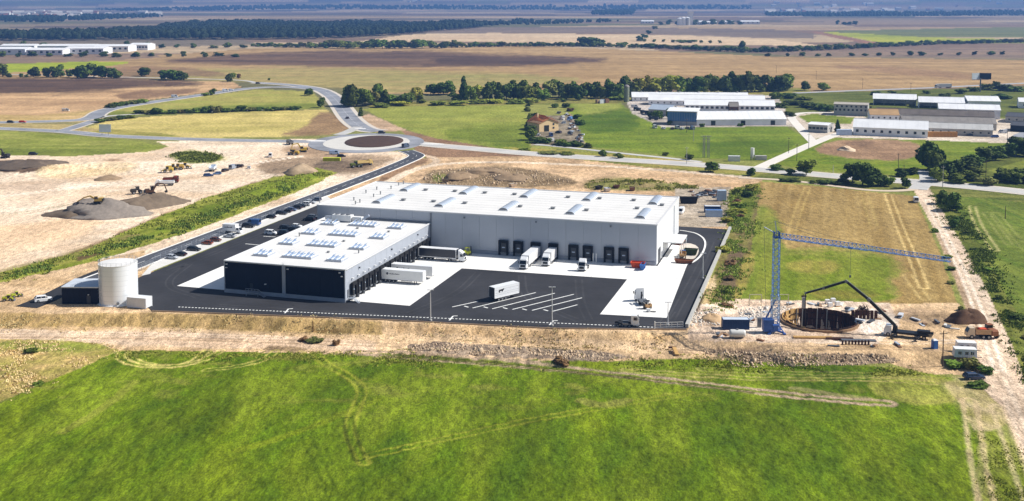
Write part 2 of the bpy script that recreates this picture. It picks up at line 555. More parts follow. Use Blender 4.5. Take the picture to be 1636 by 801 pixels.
# sandy building yard on the left
YARD = ('dirt_yard', 'pale sandy construction yard left of the new road')
paint([(-90, 247), (120, 250), (235, 243), (270, 235), (250, 226), (520, 222), (560, 236), (660, 244), (668, 254), (620, 275), (540, 305), (430, 350), (300, 400), (150, 450), (-90, 500)], (240, 222, 196), (220, 194, 162), 16, .1, 3, .8, 8, seed=54, rough=.2, obj=YARD, con=2.6)
paint([(-90, 256), (78, 257), (84, 263), (62, 275), (30, 276), (-90, 273)], (112, 90, 74), (140, 112, 90), 6, 0, 3, 1, 8, seed=55, rough=.35)
paint([(45, 284), (75, 262), (130, 262), (190, 258), (230, 264), (200, 276), (130, 284)], (222, 194, 146), (238, 214, 176), 6, .4, 3, 1.6, 9, seed=56, rough=.25, sm=1, op=.9)
paint([(160, 284), (165, 279), (185, 279), (182, 286)], (170, 140, 110), (140, 116, 92), 4, 0, 2, 1.2, 9, seed=57, sm=1, op=.8)
paint([(160, 256), (180, 253), (205, 256), (180, 259)], (160, 124, 96), (180, 146, 116), 4, 0, 2, 1.2, 9, seed=58, sm=1, op=.8)
paint([(-90, 296), (60, 288), (110, 295), (60, 318), (-90, 325)], (186, 160, 134), (226, 200, 170), 8, 0, 4, 2, 9, seed=59, sm=1, op=.75)
paint([(400, 262), (440, 252), (500, 250), (560, 248), (640, 250), (600, 270), (540, 285), (500, 272), (440, 285)], (150, 124, 102), (186, 158, 130), 7, .3, 3, 2.4, 9, seed=60, sm=1, op=.9, rough=.35)
paint([(500, 262), (530, 255), (595, 258), (590, 268), (545, 275), (505, 272)], (112, 94, 80), (140, 118, 98), 6, .3, 3, 1.4, 9, seed=61, sm=1, op=.9, rough=.35)
paint([(440, 235), (520, 232), (560, 240), (540, 252), (470, 250)], (190, 158, 126), (170, 138, 112), 7, .3, 3, 1.4, 9, seed=62, sm=1, op=.8, rough=.3)
paint([(-90, 470), (0, 440), (150, 392), (230, 352), (330, 318), (420, 285), (440, 292), (330, 335), (220, 380), (100, 425), (-90, 478)], (156, 124, 98), (178, 144, 112), 7, .9, 3, 1.4, 9, seed=63, sm=1, rough=.3, op=.95)
paint([(-90, 300), (50, 305), (160, 310), (250, 318), (120, 350), (-90, 370)], (244, 226, 200), (232, 208, 178), 14, .15, 4, 2, 12, seed=64, sm=1, op=.5)
paint([(-90, 372), (60, 355), (180, 345), (120, 385), (-90, 435)], (242, 214, 178), (230, 196, 156), 14, .4, 5, 2, 12, seed=65, sm=1, op=.7)
paint([(268, 246), (300, 240), (330, 243), (362, 251), (350, 259), (310, 262), (282, 257)], (112, 126, 46), (150, 150, 70), 4, 0, 2, 1.4, 7, seed=66, sm=1, rough=.3, obj=('grass_mound', 'small green mound in the sandy yard near parked trucks'))
# green verge along the new road
VERGE = ('verge', 'weedy green verge between the sandy yard and the new road')
paint([(-90, 465), (0, 436), (140, 398), (240, 352), (330, 316), (430, 285), (505, 268), (538, 276), (500, 296), (440, 320), (300, 372), (150, 418), (-90, 482)], (132, 146, 50), (178, 172, 84), 5, .95, 5, 1.4, 6, seed=67, rough=.35, obj=VERGE)
paint([(-90, 452), (0, 432), (140, 394), (210, 372), (230, 376), (140, 410), (-90, 470)], (150, 120, 90), (140, 142, 60), 6, .95, 4, 1.4, 6, seed=68, op=.6)
paint([(90, 418), (240, 372), (330, 330), (430, 290), (505, 272), (525, 278), (440, 308), (330, 350), (230, 384)], (96, 132, 30), (140, 164, 52), 5, .95, 5, 1.6, 6, seed=69, op=.75, rough=.35)
paint([(120, 412), (165, 398), (170, 404), (125, 418)], (88, 66, 50), (110, 84, 60), 4, .95, 3, 1, 6, seed=70, op=.9)
# roundabout surroundings
paint([(640, 206), (700, 222), (850, 245), (905, 252), (860, 256), (690, 254), (668, 246)], (172, 136, 108), (150, 116, 92), 8, 0, 4, .8, 8, seed=71, rough=.2, obj=('bare_earth', 'brown bare earth verge right of the roundabout'))
paint([(560, 190), (590, 182), (650, 208), (600, 212)], (206, 176, 146), (190, 160, 128), 8, 0, 4, .8, 8, seed=72)
# green fields in the middle
paint([(578, 174), (700, 167), (838, 162), (848, 243), (800, 238), (700, 222), (640, 204)], (148, 158, 72), (172, 170, 84), 12, .1, 6, .5, 10, seed=73, obj=('meadow', 'green meadow between the roundabout and the tan house'))
paint([(690, 215), (760, 200), (850, 195), (852, 243), (800, 238)], (104, 132, 40), (136, 154, 58), 9, .1, 6, 3, 14, seed=74, sm=1, op=.85)
paint([(700, 175), (838, 164), (845, 200), (760, 205)], (150, 160, 62), (178, 176, 86), 9, .1, 6, 3, 14, seed=75, sm=1, op=.5)
paint([(902, 163), (985, 160), (1010, 180), (1055, 202), (1250, 198), (1296, 226), (1235, 258), (1100, 252), (935, 234)], (118, 148, 46), (146, 166, 60), 12, .05, 7, .5, 10, seed=76, obj=('meadow', 'bright green field in front of the white livestock sheds'))
paint([(915, 185), (1000, 172), (1030, 200), (1000, 212), (935, 215)], (82, 116, 30), (108, 136, 42), 9, .05, 6, 2.5, 14, seed=77, sm=1, op=.9)
paint([(1110, 225), (1280, 222), (1240, 250), (1120, 248)], (84, 118, 28), (118, 144, 46), 9, .05, 6, 2.5, 14, seed=78, sm=1, op=.85)
paint([(905, 163), (985, 160), (1000, 172), (930, 185)], (160, 168, 78), (178, 174, 92), 9, .05, 6, 2, 14, seed=79, sm=1, op=.8)
paint([(838, 162), (902, 163), (938, 233), (905, 238), (848, 240)], (172, 168, 92), (150, 150, 80), 6, .05, 3, .6, 8, seed=80, obj=('garden', 'narrow garden plot round the tan house'))
paint([(845, 186), (915, 184), (936, 232), (850, 232)], (176, 160, 140), (132, 118, 96), 4, 1.2, 2, .8, 8, seed=81)
paint([(560, 172), (700, 160), (1010, 150), (1290, 140), (1300, 152), (1000, 165), (700, 170)], (176, 160, 92), (120, 124, 60), 6, 0, 6, .8, 14, seed=82)
# ground behind the warehouse
BACK = ('bare_earth', 'sandy earthworks between the warehouse and the pale main road')
paint([(500, 325), (600, 268), (672, 252), (860, 250), (1010, 262), (1220, 284), (1215, 296), (1168, 306), (1165, 370), (1080, 380), (600, 330)], (224, 192, 152), (204, 170, 130), 9, 0, 4, .8, 8, seed=83, rough=.25, obj=BACK)
paint([(600, 300), (612, 275), (665, 252), (690, 256), (660, 268), (640, 290)], (176, 138, 108), (160, 124, 96), 7, .9, 3, .9, 8, seed=84, sm=1, op=.9)
paint([(672, 288), (690, 272), (770, 265), (850, 270), (930, 290), (900, 298), (680, 300)], (176, 150, 118), (128, 104, 76), 4, .3, 2, 1.6, 7, seed=85, sm=1, rough=.5, op=.9)
paint([(930, 292), (960, 284), (1020, 286), (1110, 298), (1120, 306), (940, 304)], (128, 132, 62), (176, 154, 110), 4, .1, 3, 1.6, 7, seed=86, sm=1, rough=.4, op=.9)
paint([(690, 280), (716, 278), (712, 288), (692, 289)], (124, 134, 60), (150, 148, 80), 4, .1, 3, 1.6, 7, seed=87, sm=1)
paint([(1078, 300), (1168, 300), (1160, 362), (1085, 364)], (196, 182, 162), (178, 160, 138), 5, .1, 3, .8, 7, seed=88, rough=.15)
paint([(880, 250), (900, 248), (1010, 258), (1180, 272), (1300, 286), (1440, 302), (1440, 306), (1200, 283), (1010, 265)], (132, 140, 60), (176, 160, 90), 5, -.1, 5, .8, 7, seed=89)
paint([(800, 235), (860, 238), (1000, 248), (1120, 258), (1150, 262), (1000, 258), (870, 248)], (150, 150, 66), (190, 164, 96), 5, -.1, 5, .8, 7, seed=90)
# right-hand stubble field
RF = ('stubble_field', 'golden-brown stubble field behind the tower crane')
paint([(1212, 290), (1330, 300), (1462, 314), (1500, 400), (1532, 492), (1420, 488), (1170, 490), (1190, 400)], (164, 134, 82), (186, 156, 102), 2.2, RZ_V, 26, .8, 8, seed=91, rough=.1, obj=RF)
paint([(1185, 395), (1260, 402), (1400, 398), (1440, 420), (1420, 452), (1450, 484), (1165, 490)], (112, 144, 30), (146, 160, 56), 4, RZ_V, 10, 6.5, 12, seed=92, sm=1, op=.9, rough=.15)
paint([(1205, 330), (1240, 330), (1260, 420), (1225, 480), (1165, 486)], (120, 146, 46), (150, 154, 62), 4, RZ_V, 10, 2.4, 7, seed=93, sm=1, op=.8)
paint([(1260, 415), (1350, 418), (1330, 440), (1255, 435)], (190, 158, 92), (160, 150, 66), 4, RZ_V, 10, 2, 7, seed=94, sm=1, op=.6)
paint([(1290, 462), (1380, 455), (1420, 478), (1300, 482)], (146, 126, 60), (110, 130, 40), 4, 0, 8, 2, 7, seed=95, sm=1, op=.7)
paint([(1165, 302), (1216, 292), (1200, 400), (1165, 500), (1112, 520), (1140, 440), (1163, 372)], (150, 144, 70), (126, 106, 78), 4, RZ_V, 4, 1.2, 6, seed=96, rough=.4, obj=('verge', 'weedy earth strip right of the concrete kerb wall'))
paint([(1165, 306), (1212, 296), (1200, 350), (1168, 372)], (96, 122, 36), (128, 140, 52), 4, RZ_V, 4, 1.2, 6, seed=97, rough=.4, op=.8)
paint([(1165, 390), (1192, 390), (1175, 470), (1140, 500)], (138, 112, 92), (112, 92, 74), 4, RZ_V, 5, 1.2, 6, seed=98, sm=1, op=.85)
paint([(1190, 400), (1212, 405), (1185, 480), (1168, 486)], (184, 164, 88), (170, 146, 84), 4, RZ_V, 5, 1.2, 6, seed=99, sm=1, op=.8)
paint([(1120, 440), (1150, 440), (1130, 500), (1100, 522)], (226, 200, 160), (190, 160, 110), 3, RZ_V, 4, 1.2, 6, seed=100, sm=1, op=.8)
# farm on the right
paint([(1240, 150), (1640, 138), (1700, 140), (1700, 190), (1400, 190), (1250, 200)], (126, 130, 62), (96, 110, 44), 6, 0, 5, .8, 12, seed=101, obj=('meadow', 'rough green pasture behind the farm sheds'))
paint([(1000, 162), (1060, 150), (1240, 152), (1262, 188), (1300, 205), (1250, 202), (1060, 204), (1010, 182)], (206, 196, 184), (170, 158, 144), 6, 0, 4, .8, 10, seed=102, obj=('farmyard', 'pale paved yard between the livestock sheds'))
paint([(1255, 184), (1330, 178), (1400, 190), (1620, 190), (1700, 215), (1700, 232), (1490, 226), (1340, 220), (1290, 222)], (218, 206, 188), (196, 180, 158), 6, 0, 4, .8, 10, seed=103, obj=('farmyard', 'light gravel farmyard in front of the right-hand barns'))
paint([(1275, 186), (1300, 182), (1365, 188), (1360, 198), (1290, 196)], (124, 152, 46), (150, 160, 70), 5, 0, 4, .8, 10, seed=104)
paint([(1240, 264), (1300, 226), (1345, 220), (1480, 224), (1620, 230), (1700, 236), (1700, 250), (1560, 262), (1480, 284), (1300, 272)], (112, 144, 38), (146, 160, 58), 5, .05, 4, .8, 8, seed=105, obj=('meadow', 'green pasture round the brown riding arena'))
paint([(1290, 242), (1330, 224), (1400, 221), (1470, 228), (1478, 246), (1440, 258), (1370, 255)], (186, 150, 118), (160, 126, 98), 6, .1, 4, 1.0, 8, seed=106, sm=1, rough=.2, obj=('riding_arena', 'oval brown bare-earth arena in front of the big white barn'))
paint([(1335, 228), (1390, 224), (1402, 230), (1370, 236)], (130, 102, 82), (160, 126, 98), 4, .1, 4, 1.0, 8, seed=107, sm=1, op=.7)
paint([(1240, 274), (1480, 290), (1640, 310), (1700, 318), (1700, 345), (1500, 312), (1300, 294), (1200, 284)], (98, 114, 46), (142, 138, 72), 4, 0, 4, .8, 8, seed=108, rough=.3)
paint([(1480, 275), (1560, 256), (1640, 245), (1700, 240), (1700, 318), (1500, 296)], (82, 100, 36), (124, 130, 56), 4, 0, 4, .8, 8, seed=109, rough=.3)
paint([(1580, 272), (1640, 255), (1700, 250), (1700, 285), (1610, 285)], (124, 140, 50), (150, 152, 70), 5, .1, 4, .8, 8, seed=110)
# far right field
paint([(1506, 312), (1560, 316), (1760, 336), (1900, 480), (1760, 660), (1640, 545), (1570, 420)], (104, 132, 46), (136, 150, 64), 3, RZ_V + .35, 14, .8, 8, seed=111, rough=.1, obj=('crop_field', 'dark green striped field right of the dirt track'))
paint([(1484, 304), (1512, 310), (1578, 405), (1600, 460), (1650, 540), (1760, 680), (1690, 720), (1622, 565), (1575, 460), (1543, 400)], (98, 116, 42), (150, 146, 74), 4, RZ_V + .35, 5, 1.2, 6, seed=112, rough=.4, obj=('verge', 'dark overgrown ditch strip right of the dirt track'))
# construction strip in front
STR = ('bare_earth', 'tan earth bank and haul strip in front of the warehouse yard')
paint([(-120, 462), (0, 452), (150, 418), (230, 400), (260, 470), (300, 492), (610, 506), (1097, 524), (1140, 498), (1420, 486), (1530, 484), (1600, 560), (1600, 600), (1480, 598), (1420, 580), (1100, 573), (900, 580), (640, 568), (480, 566), (330, 562), (190, 562), (-120, 548)], (226, 196, 156), (204, 172, 130), 6, -.12, 5, 1.0, 6, seed=113, rough=.25, obj=STR)
paint([(-120, 500), (0, 500), (245, 500), (430, 505), (610, 513), (610, 536), (430, 530), (200, 522), (-120, 524)], (204, 170, 116), (178, 148, 92), 2.0, 1.35, 5, 1.2, 6, seed=114, rough=.4, op=.85)
paint([(610, 514), (880, 528), (1090, 534), (1090, 546), (880, 541), (640, 532)], (226, 194, 148), (206, 170, 124), 3, 1.35, 4, 1.2, 6, seed=115, rough=.3, op=.85)
paint([(-120, 528), (300, 530), (600, 545), (600, 560), (330, 556), (-120, 540)], (218, 188, 156), (232, 206, 176), 6, -.1, 8, 1.6, 6, seed=116, op=.8)
paint([(650, 551), (700, 546), (860, 556), (960, 562), (1010, 572), (940, 578), (760, 568), (650, 560)], (186, 164, 142), (146, 124, 108), 1.6, -.1, 2, 1.2, 5, seed=117, rough=.9)
paint([(1115, 560), (1180, 558), (1300, 566), (1410, 566), (1440, 578), (1380, 584), (1180, 578)], (180, 156, 132), (140, 116, 98), 1.6, -.1, 2, 1.2, 5, seed=118, rough=.9)
paint([(1100, 490), (1180, 478), (1420, 484), (1440, 520), (1400, 550), (1100, 545)], (232, 212, 188), (206, 180, 152), 4, 0, 3, 1.6, 5, seed=119, rough=.4)
paint([(1180, 495), (1250, 490), (1245, 540), (1180, 530)], (236, 226, 212), (214, 196, 174), 3, 0, 3, 1.6, 5, seed=120, sm=1, op=.8)
paint([(1365, 492), (1430, 498), (1430, 525), (1370, 535)], (240, 230, 216), (222, 206, 186), 3, 0, 3, 1.6, 5, seed=121, sm=1, op=.8)
paint([(1420, 488), (1540, 500), (1530, 525), (1450, 520)], (176, 146, 114), (210, 180, 146), 3, 0, 3, 1.6, 5, seed=122, sm=1, op=.8, rough=.4)
paint([(480, 523), (540, 525), (560, 533), (500, 532)], (150, 118, 76), (120, 100, 60), 2, 0, 3, 1.2, 4, seed=123, sm=1, op=.9)
paint([(410, 556), (470, 553), (500, 560), (430, 563)], (150, 122, 92), (190, 160, 124), 2, 0, 3, 1.2, 4, seed=124, sm=1, op=.9, rough=.5)
# foreground meadow
FG = ('meadow', 'big lush green meadow filling the foreground')
paint([(-200, 700), (0, 644), (110, 596), (190, 560), (330, 561), (480, 565), (640, 566), (860, 576), (1010, 578), (1100, 572), (1180, 578), (1380, 584), (1440, 590), (1535, 606), (1565, 640), (1562, 720), (1552, 860), (-300, 860)], (106, 142, 28), (140, 168, 50), 6, PI / 2 - .15, 3, 1.3, 6, seed=125, rough=.2, obj=FG, con=2.8)
paint([(-120, 541), (60, 543), (150, 548), (190, 560), (110, 596), (0, 642), (-200, 690)], (206, 176, 118), (168, 156, 82), 4, .3, 2, 1.4, 5, seed=126, rough=.35, obj=('stubble_patch', 'straw-coloured weedy corner left of the green meadow'))
paint([(-20, 542), (150, 548), (188, 556), (100, 566), (20, 562)], (126, 148, 50), (160, 162, 76), 4, .2, 3, 2.2, 5, seed=127, sm=1, op=.75, rough=.4)
m_ = np.where(REG == reg_id(*FG))[0]
X_, Y_ = GX[m_], GY[m_]
yl = np.clip((fbm(X_ / 13, Y_ / 36, 130, 5) - .53) * 4.5, 0, 1) * .28
C[m_] = C[m_] * (1 - yl[:, None]) + np.array(lin((160, 178, 46))) * yl[:, None]
dk = np.clip((fbm(X_ / 11, Y_ / 34, 131, 5) - .47) * 5, 0, 1) * .6
C[m_] = C[m_] * (1 - dk[:, None]) + np.array(lin((78, 112, 12))) * dk[:, None]
nr = sstep(225, 180, Y_) * .28
C[m_] = C[m_] * (1 - nr[:, None]) + np.array(lin((80, 112, 14))) * nr[:, None] * (.75 + .5 * fbm(X_ / 3, Y_ / 3, 132, 3))[:, None]
tn = np.clip((fbm(X_ / 7, Y_ / 4, 133, 4) - .58) * 5, 0, 1) * sstep(215, 245, Y_) * .5
C[m_] = C[m_] * (1 - tn[:, None]) + np.array(lin((164, 156, 84))) * tn[:, None]
ROUGH[m_] = .42
C[m_] *= np.array([.95, .92, .86])
paint([(1400, 585), (1520, 602), (1560, 640), (1480, 650), (1380, 628)], (150, 150, 66), (180, 164, 92), 4, -.2, 5, 2, 6, seed=134, sm=1, op=.65)
paint([(1500, 600), (1640, 600), (1640, 660), (1560, 700), (1535, 650)], (206, 182, 146), (176, 158, 100), 4, -.9, 5, 2, 6, seed=135, sm=1, op=.8)
# dirt track on the right
TR = ('dirt_track', 'wide pale dirt track running away on the right')
paint([(1458, 300), (1484, 300), (1508, 342), (1543, 400), (1575, 460), (1598, 510), (1622, 565), (1650, 640), (1690, 720), (1700, 760), (1640, 745), (1600, 650), (1560, 610), (1556, 570), (1546, 500), (1520, 430), (1490, 362), (1470, 325)], (226, 206, 180), (206, 180, 152), 2.5, 1.25, 8, .8, 5, seed=136, rough=.1, obj=TR, con=1.4)
paint([(1490, 360), (1510, 385), (1560, 490), (1570, 545), (1545, 500), (1516, 425)], (190, 158, 130), (168, 140, 110), 2.5, 1.25, 8, 1.2, 5, seed=137, op=.85, rough=.4)
paint([(1560, 690), (1600, 690), (1680, 820), (1560, 860), (1575, 760)], (122, 138, 42), (168, 160, 88), 3, 1.4, 6, 1.6, 5, seed=138, rough=.35, obj=('verge', 'grassy strip between the wheel tracks at lower right'))
for pts, w, c, op, g in (
        ([(1548, 640), (1556, 690), (1562, 740), (1578, 810), (1590, 860)], .8, (206, 182, 142), .6, 2.6),
        ([(1592, 650), (1612, 700), (1632, 760), (1660, 830)], .8, (206, 184, 146), .5, 2.4),
        ([(1600, 600), (1622, 640), (1645, 700)], .7, (186, 162, 136), .5, 2.0),
        ([(1490, 340), (1524, 400), (1558, 470), (1586, 540), (1612, 610)], .6, (196, 172, 144), .4, 2.2),
        ([(1482, 320), (1516, 390), (1545, 450), (1572, 520), (1594, 590)], .6, (240, 226, 204), .7, 2.0),
        # haul track across the meadow
        ([(560, 562), (640, 567), (760, 577), (880, 588), (1000, 600), (1100, 612), (1200, 624), (1300, 636), (1420, 645)], 1.0, (186, 160, 134), 1, 2.6),
        ([(640, 569), (820, 584), (1000, 603), (1100, 615), (1200, 627)], .6, (92, 92, 40), .8, 1.0),
        ([(1000, 592), (1120, 600), (1260, 606), (1400, 606), (1490, 612)], .5, (190, 170, 110), .6, 2.2),
        ([(1120, 590), (1250, 596), (1400, 598), (1480, 604)], .4, (180, 164, 104), .5, 2.0),
        # tyre rings
        ([(330, 561), (310, 580), (265, 588), (215, 583), (190, 572), (196, 562)], .45, (206, 190, 116), .85, 2.0),
        ([(352, 561), (335, 572), (290, 586), (240, 584), (208, 574), (214, 562)], .4, (206, 190, 116), .8, 1.8),
        ([(440, 562), (420, 576), (380, 586), (330, 592)], .4, (198, 184, 104), .75, 1.9), ([(480, 564), (465, 571)], .5, (190, 176, 96), .7, 1.8),
        # S-shaped track
        ([(505, 565), (520, 582), (560, 602), (582, 622), (570, 650), (556, 680), (566, 712), (582, 740)], .55, (160, 164, 62), .75, 2.0),
        ([(556, 670), (562, 700), (574, 732)], .5, (66, 90, 14), .7, 2.0),
        # faint diagonals
        ([(590, 728), (700, 704), (820, 676), (960, 652), (1100, 628)], .5, (166, 168, 66), .5, 2.0),
        ([(100, 690), (170, 650), (215, 610)], 2.4, (158, 156, 70), .45, None), ([(380, 720), (480, 690), (600, 640)], 2.4, (150, 162, 48), .3, None),
        ([(490, 700), (510, 740), (530, 790)], .5, (80, 104, 18), .5, 1.8),
        ([(930, 640), (960, 650), (1000, 640)], 3.4, (158, 148, 80), .5, None), ([(1265, 620), (1400, 640)], 2.0, (170, 150, 110), .5, None),
        ([(1210, 560), (1300, 575)], .6, (190, 164, 130), .5, 2.0),
        # haul strip ruts
        ([(-60, 536), (200, 538), (420, 545), (640, 552)], .7, (190, 160, 128), .7, 2.4), ([(-60, 531), (200, 533), (450, 540)], .6, (240, 216, 186), .7, 2.2),
        ([(1090, 548), (1250, 556), (1400, 556), (1500, 558)], .6, (188, 158, 128), .8, 2.2), ([(1300, 545), (1420, 548), (1560, 545)], .6, (236, 214, 186), .7, 2.2),
        # stubble field wheel tracks
        ([(1418, 310), (1440, 370), (1462, 420), (1476, 460)], .6, (214, 186, 126), .8, 2.6), ([(1290, 300), (1270, 350), (1262, 390)], .6, (206, 176, 110), .5, 2.6),
        ([(1450, 440), (1478, 478)], .6, (214, 186, 126), .5, 2.6), ([(1380, 306), (1396, 360)], .6, (200, 172, 108), .5, 2.6),
        ([(1553, 330), (1562, 360), (1590, 400)], .7, (190, 180, 120), .8, 2.4), ([(1575, 340), (1612, 390)], .5, (176, 172, 104), .5, 2.4), ([(1590, 340), (1640, 400)], .5, (176, 172, 104), .4, 2.4),
        ([(1620, 420), (1700, 520)], .5, (120, 140, 50), .6, 2.4),
        # sand yard tracks
        ([(-60, 322), (100, 302), (250, 285), (400, 262), (480, 250)], 1.0, (250, 236, 214), .7, 3.2), ([(-60, 300), (120, 290), (300, 275), (380, 266)], .8, (206, 178, 146), .4, 3.0),
        ([(0, 345), (60, 338), (140, 318), (200, 305)], .8, (196, 170, 134), .5, 3.2), ([(-40, 350), (100, 330), (180, 312)], .5, (120, 128, 60), .5, None),
        # pale haul road behind the hall
        ([(600, 300), (628, 288), (650, 275), (690, 263), (780, 258), (900, 262), (1040, 270), (1190, 283)], 5.5, (236, 216, 188), .85, None),
        ([(655, 246), (690, 250), (700, 258), (690, 263)], 4.0, (228, 204, 174), .85, None),
):
    stroke(pts, w * 1.35 if g else w, c, min(op * 1.15, 1), g, patch=.25, seed=int(abs(pts[0][0]) + abs(pts[0][1])))

# true relief of open earth and tall grass
GZ += ROUGH * ((fbm(GX / 1.5, GY / 2.6, 201, 3) - .5) * 1.1 + (vnoise(GX / .7, GY / 1.1, 207) - .5) * .35)
# pavement formation: the ground is cut flat under yards and roads
for poly in ([W(-158.5, -62), W(-158.5, 84), W(-119, 55), W(-3, 55), W(-3, 64), W(18.6, 64), W(19, -66)] + [P(1100, 531), P(880, 529), P(610, 515), P(243, 501), P(205, 480), P(205, 452)],):
    i_ = inpoly(poly, GX, GY); GZ[i_] = np.minimum(GZ[i_], -.08)
for pts, hw in (([W(-161, -72), W(-161, 176), P(668, 250), P(648, 241)], 6.5), ([P(212, 418), P(110, 460), P(42, 491)], 5), ([P(1760, 321), P(1636, 307), P(1480, 292), P(1350, 283), P(1226, 272), P(1000, 256), P(830, 244.5), P(655, 228)], 9),
                ([P(520, 227), P(290, 222.5), P(163, 217), P(60, 208), P(-60, 203)], 7), ([P(1205, 272), P(1235, 258), P(1290, 233), P(1380, 204)], 5), ([P(1180, 284), P(1260, 288), P(1330, 297), P(1400, 306), P(1462, 304), P(1476, 294), P(1486, 288)], 6),
                ([P(586, 228), P(586, 228.01)], 46), ([P(100, 488), P(205, 488)], 9)):
    d = np.full(NV, 1e9)
    for p, q in zip(pts[:-1], pts[1:]):
        ex, ey = q[0] - p[0], q[1] - p[1]; L2 = max(ex * ex + ey * ey, 1e-9)
        t = np.clip(((GX - p[0]) * ex + (GY - p[1]) * ey) / L2, 0, 1)
        d = np.minimum(d, np.hypot(GX - p[0] - t * ex, GY - p[1] - t * ey))
    GZ = np.where(d < hw, np.minimum(GZ, -.06), np.where(d < hw + 3, np.minimum(GZ, -.06 + .35 * (d - hw)), GZ))
yc_ = np.hypot(GX - PIT[0], GY - PIT[1])
GZ = np.where(yc_ < PIT_R, -6.0, GZ)
lum_ = C.mean(1, keepdims=True)
C = lum_ + (C - lum_) * 1.05
C *= (1 + .35 * sstep(7000, 11000, GY))[:, None]  # far hills lightened in the ground colour, adding to the haze
gdom = np.clip((C[:, 1:2] - C[:, 0:1]) / (C[:, 1:2] + 1e-4) * 3.0, 0, 1)      # grass: a shade more olive
C = C * (1 - gdom * np.array([.06, .19, .12]))
sdom = sstep(.28, .5, C.mean(1, keepdims=True))                          # dry sand is very pale
for nm_, lb_ in (STR, BACK):                                     # damp and disturbed soil patches
    i_ = REG == reg_id(nm_, lb_)
    pz = np.clip((fbm(GX[i_] / 11, GY[i_] / 15, 301, 5) - .5) * 5, 0, 1) * .24 + np.clip((fbm(GX[i_] / 3, GY[i_] / 4, 305, 4) - .52) * 5, 0, 1) * .2
    C[i_] *= (1 - pz)[:, None]
C = np.clip(C * (.74 + .18 * sdom) * (np.array([.97, 1.0, .975]) * (1 - sdom) + np.array([1.0, .985, 1.0]) * sdom), 0.004, .85)


def ground_material():
    m = bpy.data.materials.new('ground_cover')
    nt, b = _principled(m)
    N, L = nt.nodes, nt.links
    at = N.new('ShaderNodeAttribute'); at.attribute_name = 'cover'
    geo = N.new('ShaderNodeNewGeometry')
    mp = N.new('ShaderNodeMapping'); mp.inputs['Scale'].default_value = (1, .42, 1)
    L.new(geo.outputs['Position'], mp.inputs['Vector'])
    outs = []
    for s, d in ((3.2, 4), (.6, 4), (.06, 4)):
        n = N.new('ShaderNodeTexNoise'); n.inputs['Scale'].default_value = s; n.inputs['Detail'].default_value = d
        n.inputs['Roughness'].default_value = .65
        L.new(mp.outputs['Vector'], n.inputs['Vector']); outs.append(n)
    prev = None
    for n, k in zip(outs, (.7, .42, .26)):
        mr = N.new('ShaderNodeMapRange'); mr.inputs['From Min'].default_value = .25; mr.inputs['From Max'].default_value = .75
        mr.inputs['To Min'].default_value = 1 - k; mr.inputs['To Max'].default_value = 1 + k
        L.new(n.outputs['Fac'], mr.inputs['Value'])
        mx = N.new('ShaderNodeMix'); mx.data_type = 'RGBA'; mx.blend_type = 'MULTIPLY'; mx.inputs[0].default_value = 1
        L.new(prev.outputs[2] if prev else at.outputs['Color'], mx.inputs[6]); L.new(mr.outputs['Result'], mx.inputs[7])
        prev = mx
    L.new(prev.outputs[2], b.inputs['Base Color'])
    b.inputs['Roughness'].default_value = .95
    b.inputs['Specular IOR Level'].default_value = .1
    bp = N.new('ShaderNodeBump'); bp.inputs['Strength'].default_value = .6; bp.inputs['Distance'].default_value = .5
    L.new(outs[1].outputs['Fac'], bp.inputs['Height']); L.new(bp.outputs['Normal'], b.inputs['Normal'])
    return m


M_GROUND = ground_material()
idx = np.arange(NR * NC).reshape(NR, NC)
F = np.stack([idx[:-1, :-1], idx[:-1, 1:], idx[1:, 1:], idx[1:, :-1]], -1).reshape(-1, 4)
FR = REG[F[:, 0]]
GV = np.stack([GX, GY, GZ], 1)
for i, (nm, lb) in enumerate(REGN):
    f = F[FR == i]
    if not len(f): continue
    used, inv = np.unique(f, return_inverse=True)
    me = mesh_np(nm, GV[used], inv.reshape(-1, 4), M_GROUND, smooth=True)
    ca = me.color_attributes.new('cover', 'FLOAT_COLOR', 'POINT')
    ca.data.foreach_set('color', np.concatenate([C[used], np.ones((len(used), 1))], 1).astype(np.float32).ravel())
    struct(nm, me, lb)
# ------------------------------------------------------------------ paving, roads and markings
def asphalt(name, c, var=.16, rough=.88):
    m = srgb_mat(name, c, rough=rough, var=var * 2.4, scale=.07, bump=.15, spec=.25)
    return m


M_ASPH = asphalt('asphalt_new', (52, 52, 55))
M_ASPH2 = asphalt('asphalt_road', (142, 144, 150))
M_ASPH3 = asphalt('asphalt_access', (78, 80, 86))
M_RING = srgb_mat('apron_grey', (206, 202, 194), rough=.85, var=.1, scale=.2)
M_ROADG = asphalt('road_pale', (190, 187, 182), var=.08)
M_CONC = srgb_mat('concrete_slab', (236, 234, 229), rough=.85, var=.06, scale=.25)
M_CONC2 = srgb_mat('concrete_grey', (176, 174, 168), rough=.85, var=.12, scale=.5)
M_PAINTW = srgb_mat('road_paint', (232, 232, 228), rough=.6, var=.14, scale=1.5)
M_GRAVEL = srgb_mat('gravel', (206, 196, 182), rough=.95, var=.2, scale=2.0, bump=.4)


def sheet(name, pts, z, material, label=None, th=.25):
    """flat paved area from world outline; a slab with real edge thickness"""
    mb = MB().prism([tuple(p) for p in pts], z - th, z, 'z')
    return struct(name, mb.mesh(name, material), label or name)


def line_mesh(mb, a, b, w, z):
    a, b = Vector((a[0], a[1])), Vector((b[0], b[1]))
    d = (b - a).normalized(); n = Vector((-d.y, d.x)) * w / 2
    mb.quad(*[(q.x, q.y, z) for q in (a - n, b - n, b + n, a + n)])


